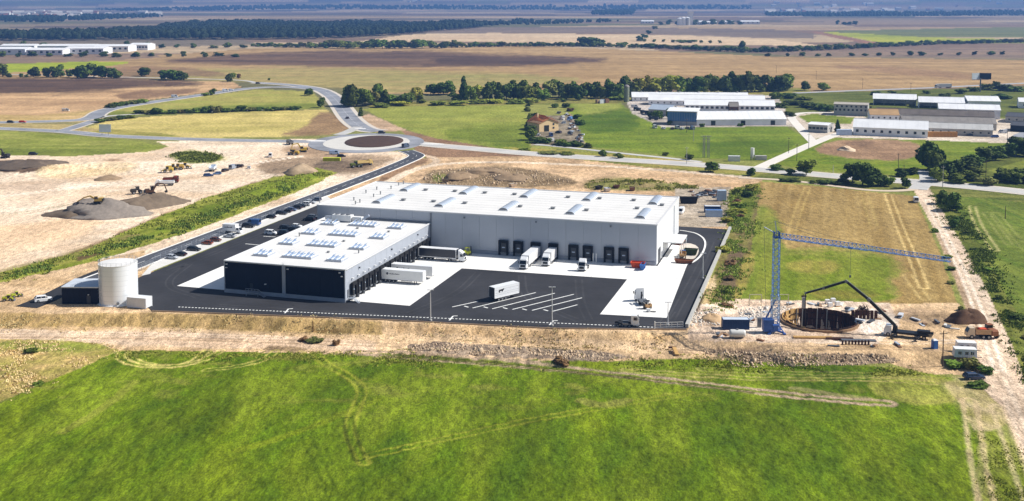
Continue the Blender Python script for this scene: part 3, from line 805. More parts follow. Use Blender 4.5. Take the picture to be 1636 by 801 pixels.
def smooth_line(pts, it=3):
    for _ in range(it):
        q = [pts[0]]
        for a, b in zip(pts[:-1], pts[1:]):
            q += [(a[0] * .75 + b[0] * .25, a[1] * .75 + b[1] * .25), (a[0] * .25 + b[0] * .75, a[1] * .25 + b[1] * .75)]
        pts = q + [pts[-1]]
    return pts


def offs(pts, d):
    r = []
    for i, p in enumerate(pts):
        a = pts[max(i - 1, 0)]; b = pts[min(i + 1, len(pts) - 1)]
        e = Vector((b[0] - a[0], b[1] - a[1])).normalized()
        r.append((p[0] - e.y * d, p[1] + e.x * d))
    return r


def ribbon(mb, pts, d0, d1, z0, z1=None):
    """strip between offsets d0 and d1; z1 -> also a skirt so that it is a real step"""
    A, B = offs(pts, d0), offs(pts, d1)
    zz = [zf1(*p) * 0 for p in pts]
    for i in range(len(pts) - 1):
        mb.quad((*A[i], z0), (*A[i + 1], z0), (*B[i + 1], z0), (*B[i], z0))
        if z1 is not None:
            mb.quad((*A[i], z1), (*A[i + 1], z1), (*A[i + 1], z0), (*A[i], z0))
            mb.quad((*B[i + 1], z1), (*B[i], z1), (*B[i], z0), (*B[i + 1], z0))


def road(name, pix, width, z, material, label, kerb=False, centre=None, shoulder=0, edge_lines=False, world=False):
    pts = smooth_line(pix if world else [P(*p) for p in pix])
    mb = MB(); ribbon(mb, pts, -width / 2, width / 2, z, z - .3)
    r = struct(name, mb.mesh(name, material, fix=False), label)
    if shoulder:
        mb = MB(); ribbon(mb, pts, -width / 2 - shoulder, width / 2 + shoulder, z - .03, z - .4)
        link('shoulder', mb.mesh('shoulder', M_GRAVEL, fix=False), r)
    if kerb:
        for s in (-1, 1):
            mb = MB(); a, b = sorted((s * (width / 2 + .02), s * (width / 2 + .45)))
            ribbon(mb, pts, a, b, z + .12, z - .3)
            link('kerb', mb.mesh('kerb', M_CONC, fix=False), r)
    if centre:
        mb = MB(); acc = 0
        P2 = offs(pts, 0)
        for a, b in zip(P2[:-1], P2[1:]):
            L = math.hypot(b[0] - a[0], b[1] - a[1]); n = max(1, int(L / 1.5))
            for k in range(n):
                acc += L / n
                if centre == 'solid' or (acc % 9) < 4.5:
                    p = (a[0] + (b[0] - a[0]) * k / n, a[1] + (b[1] - a[1]) * k / n)
                    q = (a[0] + (b[0] - a[0]) * (k + 1) / n, a[1] + (b[1] - a[1]) * (k + 1) / n)
                    line_mesh(mb, p, q, .22, z + .012)
        link('centre_line', mb.mesh('centre_line', M_PAINTW, fix=False), r)
    if edge_lines:
        for s in (-1, 1):
            mb = MB(); ribbon(mb, pts, s * (width / 2 - .35) - .12, s * (width / 2 - .35) + .12, z + .012)
            link('edge_line', mb.mesh('edge_line', M_PAINTW, fix=False), r)
    return r


# yard: asphalt everywhere, concrete aprons laid on it
FA = P(243, 497); FB = P(610, 511); FC_ = P(880, 525); FD = P(1097, 527)
sheet('asphalt_yard', [W(-150, -60), P(212, 452), P(222, 478), FA, FB, FC_, FD, W(17.6, -62), W(17.2, 63), W(-3, 63), W(-3, 54), W(-119, 54), W(-150.9, 78)], .06, M_ASPH,
      'dark fresh asphalt yard round the warehouse')
sheet('concrete_apron', [W(-76.9, -65.2), W(-58.7, -65.2), W(-58.7, -21), W(-5.9, -19.6), W(-6.2, -58.2), W(11.6, -56.4), W(9.4, -.4), W(-.4, -.4), W(-76.9, -.4)], .09, M_CONC,
      'bright white concrete apron wrapped round the docks', th=.02)
sheet('concrete_apron', [W(-133, -65.2), W(-116.4, -65.2), W(-116.4, -18), W(-133, -40)], .09, M_CONC, 'pale concrete wedge left of the dark-fronted annex', th=.02)
sheet('concrete_apron', [W(.4, -.2), W(9.4, -.2), W(8.6, 22), W(6, 30), W(.4, 32)], .09, M_CONC, 'white concrete strip along the hall right side', th=.02)
sheet('parking_strip', [P(226, 441), P(240, 425), W(-157.5, -38), W(-157.4, 84), W(-151, 76), W(-150.9, -52), P(240, 438)], .1, srgb_mat('paving_pale', (214, 211, 205), rough=.85, var=.1, scale=.5), 'long pale paved parking strip beside the new road', th=.06)
# slab joints
mb = MB()
for k in range(1, 11):
    a, b = W(-76.6, -65 + 6 * k), W(-58.9, -65 + 6 * k)
    if -65 + 6 * k < -21: line_mesh(mb, a, b, .06, .094)
for k in range(0, 12):
    u0 = -72 + 6.1 * k
    if u0 < -6: line_mesh(mb, W(u0, -20.6), W(u0, -.6), .06, .094)
for k in range(1, 10): line_mesh(mb, W(-5.8, -57 + 6 * k), W(9.8, -56 + 6 * k), .06, .094)
line_mesh(mb, W(3, -57), W(3, -1), .06, .094); line_mesh(mb, W(-76.6, -10.5), W(-5.8, -10.5), .06, .094)
struct('slab_joint', mb.mesh('slab_joint', srgb_mat('joint', (150, 148, 142)), fix=False), 'thin grey joints between the concrete apron slabs')

# painted lines
BAY = [((722.5, 491), (764, 482)), ((755, 492.7), (856, 468)), ((786.5, 494), (886.5, 469)), ((818.6, 495), (917, 470.7)), ((850, 496.5), (929.7, 476.3)), ((883, 498), (922.5, 487.5))]
for i, (a, b) in enumerate(BAY):
    mb = MB(); line_mesh(mb, P(*a), P(*b), .42, .072)
    struct('bay_line', mb.mesh('bay_line', M_PAINTW, fix=False), 'white painted truck bay line, %s from the left' % ordn(i))
for i, (x, y) in enumerate(((745, 490.5), (776, 491.7), (807, 493), (838, 495), (872, 496.3))):
    c = Vector((*P(x, y), 0)); mb = MB(); line_mesh(mb, (c.x - .6, c.y + .6), (c.x + .6, c.y - .6), .5, .072)
    struct('bay_mark', mb.mesh('bay_mark', M_PAINTW, fix=False), 'short white tick between truck bay lines, %s from the left' % ordn(i))
DA, DB = Vector(P(285, 491)), Vector(P(1046, 523.5))
mb = MB(); n = 134
for k in range(n):
    if k in (127, 128, 129): pass
    t0, t1 = k / n, (k + .56) / n
    line_mesh(mb, DA.lerp(DB, t0), DA.lerp(DB, t1), .5, .072)
struct('dashed_line', mb.mesh('dashed_line', M_PAINTW, fix=False), 'white dashed line along the front edge of the yard')
for i, (x, y) in enumerate(((457, 497), (720, 508.5), (880, 516))):
    a = P(x - 2, y + 4); b = P(x + 4, y - 3); c = P(x + 11, y - 3.2)
    mb = MB(); line_mesh(mb, a, b, .45, .076); line_mesh(mb, b, c, .45, .076)
    struct('stop_mark', mb.mesh('stop_mark', M_PAINTW, fix=False), 'kinked white mark off the dashed line, %s from the left' % ordn(i))
for i, (a, b) in enumerate((((392, 390), (414, 392)), ((421, 378), (440, 379)))):
    mb = MB(); line_mesh(mb, P(*a), P(*b), .5, .072)
    struct('bay_line', mb.mesh('bay_line', M_PAINTW, fix=False), 'white parking line beside the annex roof, %s' % ('nearer' if i == 0 else 'farther'))
mb = MB(); ribbon(mb, smooth_line([P(x, y) for x, y in ((1075, 431), (1092, 425), (1112, 418), (1125, 402), (1128, 385), (1115, 374), (1096, 370), (1086, 369))]), -.3, .3, .2, 0)
struct('kerb', mb.mesh('kerb', M_CONC, fix=False), 'curved white kerb round the little island right of the hall')
mb = MB(); mb.prism(smooth_line([P(x, y) for x, y in ((1085, 417), (1108, 416), (1117, 404), (1115, 394), (1100, 389), (1086, 392))], 1), 0, .2, 'z')
struct('traffic_island', mb.mesh('traffic_island', M_GRAVEL), 'gravel island inside the curved kerb right of the hall')
mb = MB(); a, b = Vector((*W(17.9, -63.4), 0)), Vector((*W(17.4, 64), 0))
mb.bar((a.x, a.y, .35), (b.x, b.y, .35), .9, 1.2)
o = link('kerb_wall', mb.mesh('kerb_wall', M_CONC2)); tag(o, 'low pale concrete retaining wall along the yard right edge', 'wall')
mb = MB(); ribbon(mb, [FA, FB, FC_, FD], -.28, .05, .2, -.5)
struct('kerb', mb.mesh('kerb', srgb_mat('kerb_brown', (150, 128, 104)), fix=False), 'weathered kerb edging the front of the yard')

# faint tyre sweeps on the asphalt
M_SCUFF = asphalt('asphalt_scuffed', (62, 62, 64), var=.25)
for i, (pts, lb) in enumerate((([(W(12, -50)), W(11, -68), W(-20, -70), W(-60, -76), W(-110, -80)], 'faint tyre sweep along the front lane of the yard'), ([W(13, 40), W(13.5, 0), W(13, -58)], 'faint tyre sweep along the right lane of the yard'), ([W(-10, -66), W(-30, -50), W(-38, -24)], 'faint tyre sweep towards the long lorry'),
        ([W(-56, -72), W(-50, -50), W(-52, -24)], 'faint tyre sweep along the left of the truck bays'), ([W(-146, -50), W(-145, 0), W(-144, 50)], 'faint tyre sweep along the car park lane'), ([W(-120, -74), W(-138, -66), W(-145, -40)], 'faint tyre sweep round the annex left corner'), ([W(-8, -64), W(-14, -48), W(-20, -24)], 'faint tyre sweep towards the solo tractor'))):
    q = smooth_line(list(pts)); mb = MB()
    for d_ in (-1.0, 1.0): ribbon(mb, q, d_ - .28, d_ + .28, .065)
    struct('tyre_sweep', mb.mesh('tyre_sweep', M_SCUFF, fix=False), lb)
M_DRAIN = srgb_mat('drain_iron', (34, 34, 36))
dr_ = MB().box(0, 0, 0, .7, .7, .008).mesh('drain_cover', M_DRAIN)
for i, (u_, v_) in enumerate(((-48, -22.5), (-30, -22), (-12, -21.5), (-40, -58), (-20, -60), (13, -20), (13, 20), (-90, -74), (-60, -76), (-30, -72), (-135, -30), (-135, 10))):
    struct('drain_cover', dr_, 'small dark drain cover in the yard, %s' % ordn(i), (*W(u_, v_), .062), RZ_U)

# roads
road('access_road', [W(-161, -72), W(-161, -40), W(-161, 60), W(-161, 150), W(-161.5, 176), P(668, 250), P(662, 246), P(648, 241)], 8.2, .07, M_ASPH3, 'dark new two-lane access road from the roundabout to the yard', kerb=True, centre='dash', world=True)
road('access_road', [P(212, 418), P(150, 440), P(110, 460), P(70, 480), P(42, 491)], 7, .05, M_ASPH, 'short dark asphalt spur behind the water tank', world=True)
RB = P(586, 228); RBX, RBY = 25.5, 35.0


def ellipse(cx, cy, rx, ry, n=64):
    return [(cx + rx * math.cos(2 * PI * k / n), cy + ry * math.sin(2 * PI * k / n)) for k in range(n)]


def ring(name, c, r0, r1, z, material, label, n=72, skirt=.3):
    mb = MB(); A = ellipse(*c, *r0, n); B = ellipse(*c, *r1, n)
    for k in range(n):
        j = (k + 1) % n
        mb.quad((*A[k], z), (*B[k], z), (*B[j], z), (*A[j], z))
        mb.quad((*B[k], z - skirt), (*B[j], z - skirt), (*B[j], z), (*B[k], z))
    return struct(name, mb.mesh(name, material, fix=False), label)


road('main_road', [(1760, 321), (1636, 307), (1560, 299), (1480, 292), (1350, 283), (1226, 272), (1100, 262), (1000, 256), (900, 249.5), (830, 244.5), (760, 238), (700, 233), (655, 228)], 11, .1, M_ROADG, 'pale main road passing behind the warehouse to the right', shoulder=2.5)
road('main_road', [(520, 227), (460, 226), (400, 225), (290, 222.5), (230, 220), (163, 217), (120, 211.5), (60, 208), (-60, 203)], 11, .1, M_ASPH2, 'grey road leaving the roundabout to the left', shoulder=1.2, centre='dash')
road('main_road', [(606, 210), (585, 208), (568, 198), (556, 186), (545, 170), (532, 154), (512, 143), (480, 137.5), (440, 134), (408, 132.5)], 12, .1, M_ASPH2, 'road curving away uphill from the roundabout past the trees', shoulder=3, centre='dash')
road('slip_road', [(520, 145), (480, 140), (430, 139), (390, 142), (330, 151), (240, 164), (180, 173), (158, 180), (150, 188), (128, 193), (0, 196), (-80, 198)], 12, .12, M_ASPH2, 'slip road swinging round the olive meadow to the left edge', shoulder=1.5)
road('field_lane', [(408, 132.5), (395, 129), (350, 127), (200, 123.5), (0, 119), (-60, 118)], 6, .08, M_ROADG, 'thin pale lane along the left tree row')
road('slip_road', [(150, 190), (180, 184), (300, 180), (420, 176)], 5, .09, M_ROADG, 'narrow pale lane under the hedge of the road loop')
road('slip_road', [(100, 209), (112, 206), (130, 200), (152, 193)], 8, .13, M_ASPH2, 'short curved link between the two roads at left', shoulder=1)
road('slip_road', [(540, 216), (556, 211), (572, 203)], 7, .125, M_ROADG, 'short pale slip lane left of the roundabout top')
road('field_lane', [(855, 231), (900, 235), (1000, 246), (1060, 252), (1120, 259)], 4.5, .08, M_ROADG, 'pale lane past the tan house front')
road('farm_road', [(1205, 272), (1235, 258), (1290, 233), (1340, 213), (1380, 204)], 6.5, .09, srgb_mat('lane_pale', (224, 217, 206), var=.1, scale=.2), 'pale farm road running up to the white barns')
road('farm_road', [(1300, 228), (1284, 212), (1270, 196), (1262, 186), (1280, 180), (1330, 180)], 6, .085, srgb_mat('lane_pale', (206, 198, 186)), 'pale farm road curving round the small office house')
road('farm_road', [(1620, 224), (1640, 212), (1700, 195)], 9, .085, M_ASPH2, 'dark farm road leaving at the right edge')
road('highway', [(1270, 149), (1340, 146), (1480, 141), (1560, 137), (1640, 133), (1760, 128)], 9, .1, srgb_mat('highway_grey', (170, 170, 172)), 'grey highway behind the farm pastures')
road('field_lane', [(1180, 284), (1260, 288), (1330, 297), (1400, 306), (1462, 304), (1476, 294)], 4, .06, srgb_mat('lane_sand', (208, 190, 166)), 'sandy lane along the top of the stubble field')
road('junction', [(1466, 303), (1472, 296), (1486, 288), (1478, 272)], 8, .085, M_ROADG, 'pale road mouth meeting the main road at the trees')
ring('roundabout', RB, (RBX * .98, RBY * .98), (RBX + 8.5, RBY + 9.5), .14, M_ASPH2, 'grey roundabout carriageway')
ring('roundabout_apron', RB, (2, 2), (RBX, RBY), .2, M_RING, 'white concrete apron of the roundabout')
IC = P(598, 226.8)
mb = MB(); n = 40; rings = []
for r_, z_ in ((1, .22), (1, .45), (.9, .8), (.6, 1.2), (.25, 1.4)):
    rings.append([(IC[0] + 17.3 * r_ * math.cos(2 * PI * k / n), IC[1] + 27 * r_ * math.sin(2 * PI * k / n), z_) for k in range(n)])
mb.loft(rings)
struct('roundabout_island', mb.mesh('roundabout_island', srgb_mat('island_soil', (76, 56, 44), rough=.95, var=.3, scale=.5, bump=.5)), 'dark brown soil mound in the roundabout centre')
for x, y, w, l in ((505, 226, 2.5, 12), (690, 231, 2.2, 14), (575, 206, 2, 8)):
    X, Y = P(x, y); mb = MB().prism(ellipse(X, Y, l / 2, w, 16), 0, .27, 'z')
    struct('splitter_island', mb.mesh('splitter_island', M_CONC), 'white splitter island %s the roundabout' % {505: 'left of', 690: 'right of', 575: 'above'}[x])

# mesh fence between the road and the parking strip: posts and rails
M_GALV = srgb_mat('galvanised', (176, 184, 196), rough=.45, metal=.6, var=.1)
fr = thing('mesh_fence', 'grey wire mesh fence between access road and parking strip', 'fence', (*W(-157.9, -40), .0), RZ_V)
post_me = MB().tube((0, 0, 0), (0, 0, 2.1), .05, n=5).mesh('post', M_GALV)
pm = MB()
for z in (.25, .8, 1.4, 2.0): pm.bar((0, 0, z), (3.0, 0, z), .03)
for k in range(15): pm.bar((k * .2 + .1, 0, .1), (k * .2 + .1, 0, 2.05), .016)
panel_me = pm.mesh('mesh_panel', M_GALV)
for k in range(42):
    link('post', post_me, fr, (k * 3.0, 0, 0)); link('mesh_panel', panel_me, fr, (k * 3.0, 0, 0))
fr2 = thing('mesh_fence', 'short grey wire mesh fence between tank and parking strip', 'fence', (*P(212, 440), .05), math.atan2(P(242, 424)[1] - P(212, 440)[1], P(242, 424)[0] - P(212, 440)[0]))
for k in range(5):
    link('post', post_me, fr2, (k * 3.0, 0, 0)); link('mesh_panel', panel_me, fr2, (k * 3.0, 0, 0))

# light masts
M_MAST = srgb_mat('mast_grey', (206, 208, 212), rough=.4, metal=.3, var=.05)


def lamp_mast(x, ybase, ytop, label):
    X, Y = P(x, ybase); h = 2.0 + (ybase - ytop) * Y / FPX
    h = (ybase - ytop) / FPX * Y
    t = thing('lamp_mast', label, 'lamp post', (X, Y, .06), 0, 'tall lamp masts round the yard')
    link('pole', MB().tube((0, 0, 0), (0, 0, h), .16, .08, n=8).mesh('pole', M_MAST), t)
    link('footing', MB().tube((0, 0, 0), (0, 0, .35), .4, n=10).mesh('footing', M_CONC2), t)
    for s in (-1, 1):
        link('lamp_head', MB().box(s * .5, 0, h - .05, .8, .35, .14).mesh('lamp_head', M_MAST), t)


for x, yb, yt, lb in ((882, 521, 457, 'tall lamp mast rising in front of the truck bay lines'), (688, 513, 462, 'tall lamp mast at the front edge below the annex apron'), (1067, 520, 482, 'lamp mast beside the lone tractor unit at the front right'),
                      (1123, 446, 404, 'lamp mast near the curved kerb right of the hall'), (214, 456, 414, 'lamp mast just right of the water tank'), (511, 330, 305, 'lamp mast by the hall far left corner')):
    lamp_mast(x, yb, yt, lb)
# ------------------------------------------------------------------ warehouse and annex
M_WALLW = srgb_mat('panel_white', (222, 224, 226), rough=.45, var=.03, scale=.3)
M_WALLG = srgb_mat('panel_silver', (172, 178, 188), rough=.4, var=.035, scale=.3, metal=.15)
M_ROOFW = srgb_mat('roof_membrane', (222, 220, 216), rough=.7, var=.09, scale=.08)
M_BLACK = srgb_mat('panel_black', (18, 25, 40), spec=.12, rough=.5, var=.2, scale=.4)
M_RUBBER = srgb_mat('dock_rubber', (18, 18, 19), rough=.8, var=.3, scale=1)
M_DOOR = srgb_mat('dock_door', (64, 66, 70), rough=.6, var=.1)
M_PLINTH = srgb_mat('plinth', (150, 156, 166), rough=.8, var=.1)
M_GLASSB = srgb_mat('skylight_glass', (166, 184, 208), rough=.15, var=.08, spec=.6)
M_STEEL = srgb_mat('steel_grey', (120, 124, 130), rough=.5, metal=.4)
M_VENT = srgb_mat('vent_grey', (136, 138, 140), rough=.6)
M_WHITE = srgb_mat('paint_white', (228, 228, 226), rough=.45, var=.05)


def dock_kit(w=3.3, h=4.3):
    """faces -y at local origin: rubber frame, door, bumpers"""
    f = MB(); f.box(-w / 2 + .3, -.35, .3, .6, .7, h - .3); f.box(w / 2 - .3, -.35, .3, .6, .7, h - .3); f.box(0, -.35, h, w, .7, .9)
    d = MB().box(0, -.08, 1.25, w - 1.2, .12, h - 1.25)
    win = MB().box(0, -.16, 2.6, 1.0, .06, .35)
    b1 = MB().box(0, -.25, .75, w - 1.0, .5, .4)
    return [('dock_shelter', f.mesh('dock_shelter', M_RUBBER)),
            ('dock_door', d.mesh('dock_door', M_DOOR), (0, 0, 0), 0, [('door_window', win.mesh('door_window', M_GLASSB))]),
            ('dock_leveller', b1.mesh('dock_leveller', M_STEEL))]


MAIN_W, MAIN_D, MAIN_H = 119.5, 51.5, 13.2
hall = thing('warehouse_hall', 'long white warehouse hall with flat roof and loading docks', 'warehouse', (*BO, 0.0), RZ_U)
link('wall', MB().box(-MAIN_W / 2, MAIN_D / 2, 0, MAIN_W - .4, MAIN_D - .4, MAIN_H - .5).mesh('wall', M_WALLW), hall)
link('plinth', MB().box(-MAIN_W / 2, -.06, 0, MAIN_W - .3, .5, 1.2).mesh('plinth', M_PLINTH), hall)
np_ = 20; pw = MAIN_W / np_
pan = MB().box(0, 0, 0, pw - .05, .22, MAIN_H - 1.3).mesh('wall_panel', M_WALLG)
for k in range(np_): link('wall_panel', pan, hall, (-MAIN_W + pw * (k + .5), .11, 1.22))
ns = 9; sw = MAIN_D / ns
pans = MB().box(0, 0, 0, .22, sw - .05, MAIN_H - .4).mesh('wall_panel', M_WALLW)
for k in range(ns): link('wall_panel', pans, hall, (-.11, sw * (k + .5), .3))
link('roof', MB().box(-MAIN_W / 2, MAIN_D / 2, MAIN_H - .35, MAIN_W - .5, MAIN_D - .5, .35).mesh('roof', M_ROOFW), hall)
cop = MB()
cop.box(-MAIN_W / 2, .05, MAIN_H - .08, MAIN_W + .2, .5, .34); cop.box(-MAIN_W / 2, MAIN_D - .05, MAIN_H - .08, MAIN_W + .2, .5, .34)
cop.box(-.05, MAIN_D / 2, MAIN_H - .08, .5, MAIN_D - .42, .34); cop.box(-MAIN_W + .05, MAIN_D / 2, MAIN_H - .08, .5, MAIN_D - .42, .34)
link('parapet', cop.mesh('parapet', srgb_mat('coping', (214, 214, 214), rough=.5, var=.04)), hall)


seam_me = MB().box(-MAIN_W / 2, 0, 0, MAIN_W - 1.2, .12, .02).mesh('membrane_seam', srgb_mat('seam_grey', (186, 186, 184)))
for k in range(1, 12): link('membrane_seam', seam_me, hall, (0, MAIN_D * k / 12, MAIN_H))


def barrel(w, l, h, n=10):
    mb = MB(); R = []
    for yy in (0, l):
        R.append([(-w / 2 * math.cos(PI * k / n), yy, h * math.sin(PI * k / n)) for k in range(n + 1)])
    mb.loft(R)
    return mb


bar_me = barrel(3.0, 14, .7).mesh('skylight', srgb_mat('skylight_hall', (176, 186, 200), rough=.25, var=.08, spec=.5))
kerb_me = MB().box(0, 7, 0, 3.5, 14.5, .3).mesh('skylight_kerb', M_WALLW)
rb = MB(); pts = [(-1.53 * math.cos(PI * j / 8), 0, .72 * math.sin(PI * j / 8)) for j in range(9)]
for a, b in zip(pts[:-1], pts[1:]): rb.bar(a, b, .09)
rib_me = rb.mesh('skylight_rib', M_WHITE)
gable_me = MB().prism([(-1.4 * math.cos(PI * k / 8), .66 * math.sin(PI * k / 8)) for k in range(9)], -.1, -.03, 'y').mesh('skylight_end', M_STEEL)
for uu in (-101, -77.5, -54.1, -30.8, -7):
    for v0 in (9, 34.5):
        s = link('skylight', bar_me, hall, (uu, v0, MAIN_H + .28))
        link('skylight_kerb', kerb_me, s, (0, 0, -.28)); link('skylight_end', gable_me, s)
        for k in range(8): link('skylight_rib', rib_me, s, (0, k * 2.0, 0))
vent_me = MB().box(0, 0, 0, 1.3, 1.3, .55).box(0, 0, .55, 1.6, 1.6, .12).mesh('roof_vent', M_VENT)
pipe_me = MB().tube((0, 0, 0), (0, 0, 1.0), .22, n=8).tube((0, 0, 1.0), (0, 0, 1.2), .36, .3, n=8).mesh('vent_pipe', M_VENT)
for uu, vv in ((-93.9, 17), (-82.5, 17.4), (-70.8, 17.6), (-50.4, 17.1), (-38.6, 17), (-26.8, 17), (-10.8, 25.2), (-93.7, 38.7), (-82.2, 39.3), (-70.4, 39.3), (-58.9, 39.3), (-38.6, 39.3), (-27.1, 40.1), (-14.6, 40), (-3.5, 33.6)):
    link('roof_vent', vent_me, hall, (uu, vv, MAIN_H))
for uu, vv in ((-112, 34.7), (-107.6, 38.1), (-106.7, 25.9), (-107, 20.4), (-107.4, 5.5), (-107.2, 8.8), (-107.8, 46.1), (-107.2, 49.5), (-111, 12), (-113, 27)):
    link('vent_pipe', pipe_me, hall, (uu, vv, MAIN_H))
drain_me = MB().box(0, 0, 0, .5, .35, .5).mesh('drain_head', M_STEEL)
for uu in (-65, -40, -15): link('drain_head', drain_me, hall, (uu, -.2, MAIN_H - 1.5))
DK = dock_kit()
for uu in (-51.1, -46, -40, -34, -27.2, -22.4, -15.4, -10.6):
    d = link('dock_shelter', DK[0][1], hall, (uu, -.32, 0))
    link('dock_door', DK[1][1], d); link('door_window', DK[1][4][0][1], d); link('dock_leveller', DK[2][1], d)
for uu in (-20.2, -19.2): link('bollard', MB().tube((0, 0, 0), (0, 0, 3.2), .14, n=8).mesh('bollard', M_WHITE), hall, (uu, -2.5, .09))
# canopy and gate on the right side
link('canopy', MB().box(3.2, 20, 4.6, 6.2, 13, .35).mesh('canopy', M_WHITE), hall)
for y in (14.2, 20, 25.8): link('canopy_post', MB().tube((6.0, y, 0), (6.0, y, 4.7), .12, n=6).mesh('canopy_post', M_WHITE), hall)
link('gate', MB().box(.1, 5.2, .1, .18, 4.2, 4.6).mesh('gate', M_DOOR), hall)
link('side_door', MB().box(.1, 10.6, .1, .16, 1.2, 2.3).mesh('side_door', M_STEEL), hall)
link('down_pipe', MB().tube((.2, 38, 0), (.2, 38, MAIN_H - .6), .12, n=6).mesh('down_pipe', M_WALLG), hall)
link('down_pipe', MB().tube((-77.0, -.25, 0), (-77.0, -.25, MAIN_H - .3), .22, n=6).mesh('down_pipe', M_STEEL), hall)

ANX_W, ANX_D, ANX_H = 38.5, 67.0, 9.3
anx = thing('warehouse_annex', 'lower white-roofed annex with black front and side docks', 'warehouse', (*W(-77.2, -67.2), 0.0), RZ_U)
link('wall', MB().box(-ANX_W / 2, ANX_D / 2, 0, ANX_W - .4, ANX_D - .3, ANX_H - .5).mesh('wall', M_WALLG), anx)
link('plinth', MB().box(-ANX_W / 2, -.03, 0, ANX_W - .2, .5, 1.15).mesh('plinth', M_PLINTH), anx)
bw = (ANX_W - 1.2 - .5) / 10
bp_me = MB().box(0, 0, 0, bw - .02, .2, ANX_H - 1.45).mesh('black_panel', M_BLACK)
for k in range(10):
    x = -ANX_W + .25 + bw * (k + .5) + (1.2 if k >= 5 else 0)
    link('black_panel', bp_me, anx, (x, -.02, 1.2))
xm = -ANX_W + .25 + bw * 5 + .6
link('centre_strip', MB().box(xm, 0, 1.2, 1.1, .16, ANX_H - 1.3).mesh('centre_strip', M_WALLG), anx)
lad = MB()
for s in (-.25, .25): lad.bar((xm + s, -.35, .6), (xm + s, -.35, ANX_H + .9), .07)
for k in range(26): lad.bar((xm - .25, -.35, .7 + k * .36), (xm + .25, -.35, .7 + k * .36), .05)
link('ladder', lad.mesh('ladder', M_GALV), anx)
for x in (-.14, -ANX_W + .14): link('corner_trim', MB().box(x, -.0, 0, .3, .34, ANX_H - .1).mesh('corner_trim', M_WALLG), anx)
ns = 16; sw = ANX_D / ns
pans = MB().box(0, 0, 0, .22, sw - .04, ANX_H - .5).mesh('wall_panel', M_WALLG)
for k in range(ns):
    link('wall_panel', pans, anx, (-.1, sw * (k + .5), .2)); link('wall_panel', pans, anx, (-ANX_W + .1, sw * (k + .5), .2))
link('roof', MB().box(-ANX_W / 2, ANX_D / 2, ANX_H - .35, ANX_W - .5, ANX_D - .5, .35).mesh('roof', M_ROOFW), anx)
cop = MB(); cop.box(-ANX_W / 2, .05, ANX_H - .08, ANX_W + .2, .5, .32)
for x in (-.05, -ANX_W + .05): cop.box(x, ANX_D / 2, ANX_H - .08, .5, ANX_D - .42, .32)
link('parapet', cop.mesh('parapet', srgb_mat('coping', (214, 214, 214))), anx)
flash = MB().box(-ANX_W / 2, ANX_D - .3, ANX_H, ANX_W - .4, .35, .5).mesh('flashing', M_STEEL)
link('flashing', flash, anx)


def skylight_bank(nb, x, y):
    w, l = 1.55, 4.4
    r = link('skylight_bank', MB().box(0, 0, 0, nb * w + .3, l + .3, .55).mesh('skylight_bank', M_WALLG), anx, (x, y, ANX_H))
    g = MB()
    g.quad((-w / 2 + .06, -l / 2, .1), (w / 2 - .06, -l / 2, .1), (w / 2 - .06, l / 2, .1), (-w / 2 + .06, l / 2, .1)); 
    pane = MB().box(0, 0, 0, w - .14, l - .1, .09).mesh('pane', M_GLASSB)
    flap = MB().box(0, 0, 0, w - .2, l * .42, .07, ry=rad(-50)).mesh('flap', M_GLASSB)
    fr_ = MB()
    for s in (-1, 1): fr_.box(s * (w / 2 - .05), 0, 0, .1, l, .3)
    frm = fr_.mesh('frame', M_WHITE)
    for k in range(nb):
        xx = (k - (nb - 1) / 2) * w
        link('pane', pane, r, (xx, 0, .56)); link('frame', frm, r, (xx, 0, .55))
        link('flap', flap, r, (xx, (-.25 if k % 2 else .9), 1.0))


for (x, y, nb) in ((-108.4, -57, 3), (-96.9, -56.4, 6), (-84.6, -57, 3), (-108.6, -41.2, 3), (-97, -40.6, 6), (-84.7, -41.2, 3), (-108.8, -25.8, 3), (-97.3, -25, 6), (-84.9, -25.7, 3), (-109.3, -10.8, 3), (-97.3, -9.6, 6), (-85.3, -10, 3)):
    skylight_bank(nb, x + 77.2, y + 67.2)
# rooftop plant
hv = link('air_handler', MB().box(0, 0, .4, 7, 2.4, 2.0).box(5.5, .3, .4, 3.4, 1.9, 1.5).mesh('air_handler', M_WHITE), anx, (-29.8, 61.5, ANX_H))
for x in (-2, 0, 2): link('fan', MB().tube((x, 0, 2.4), (x, 0, 2.7), .75, n=14).mesh('fan', M_STEEL), hv)
link('duct', MB().box(-4.8, 0, .5, 3.2, 1.3, 1.2).bar((7, .3, 1.0), (9.6, .3, 2.6), .7).mesh('duct', M_GALV), hv)
link('support_frame', MB().box(0, 0, 0, 7.4, 2.0, .4).box(5.5, .3, 0, 3.6, 1.6, .4).mesh('support_frame', M_STEEL), hv)
sm_me = MB().box(0, 0, 0, .7, .7, .5).mesh('roof_vent', M_VENT)
for x, y in ((-31, 55), (-20, 52), (-8, 50), (-33, 36), (-16, 33), (-5, 20), (-14, 18)): link('roof_vent', pipe_me if (int(x) % 2) else sm_me, anx, (x, y, ANX_H))
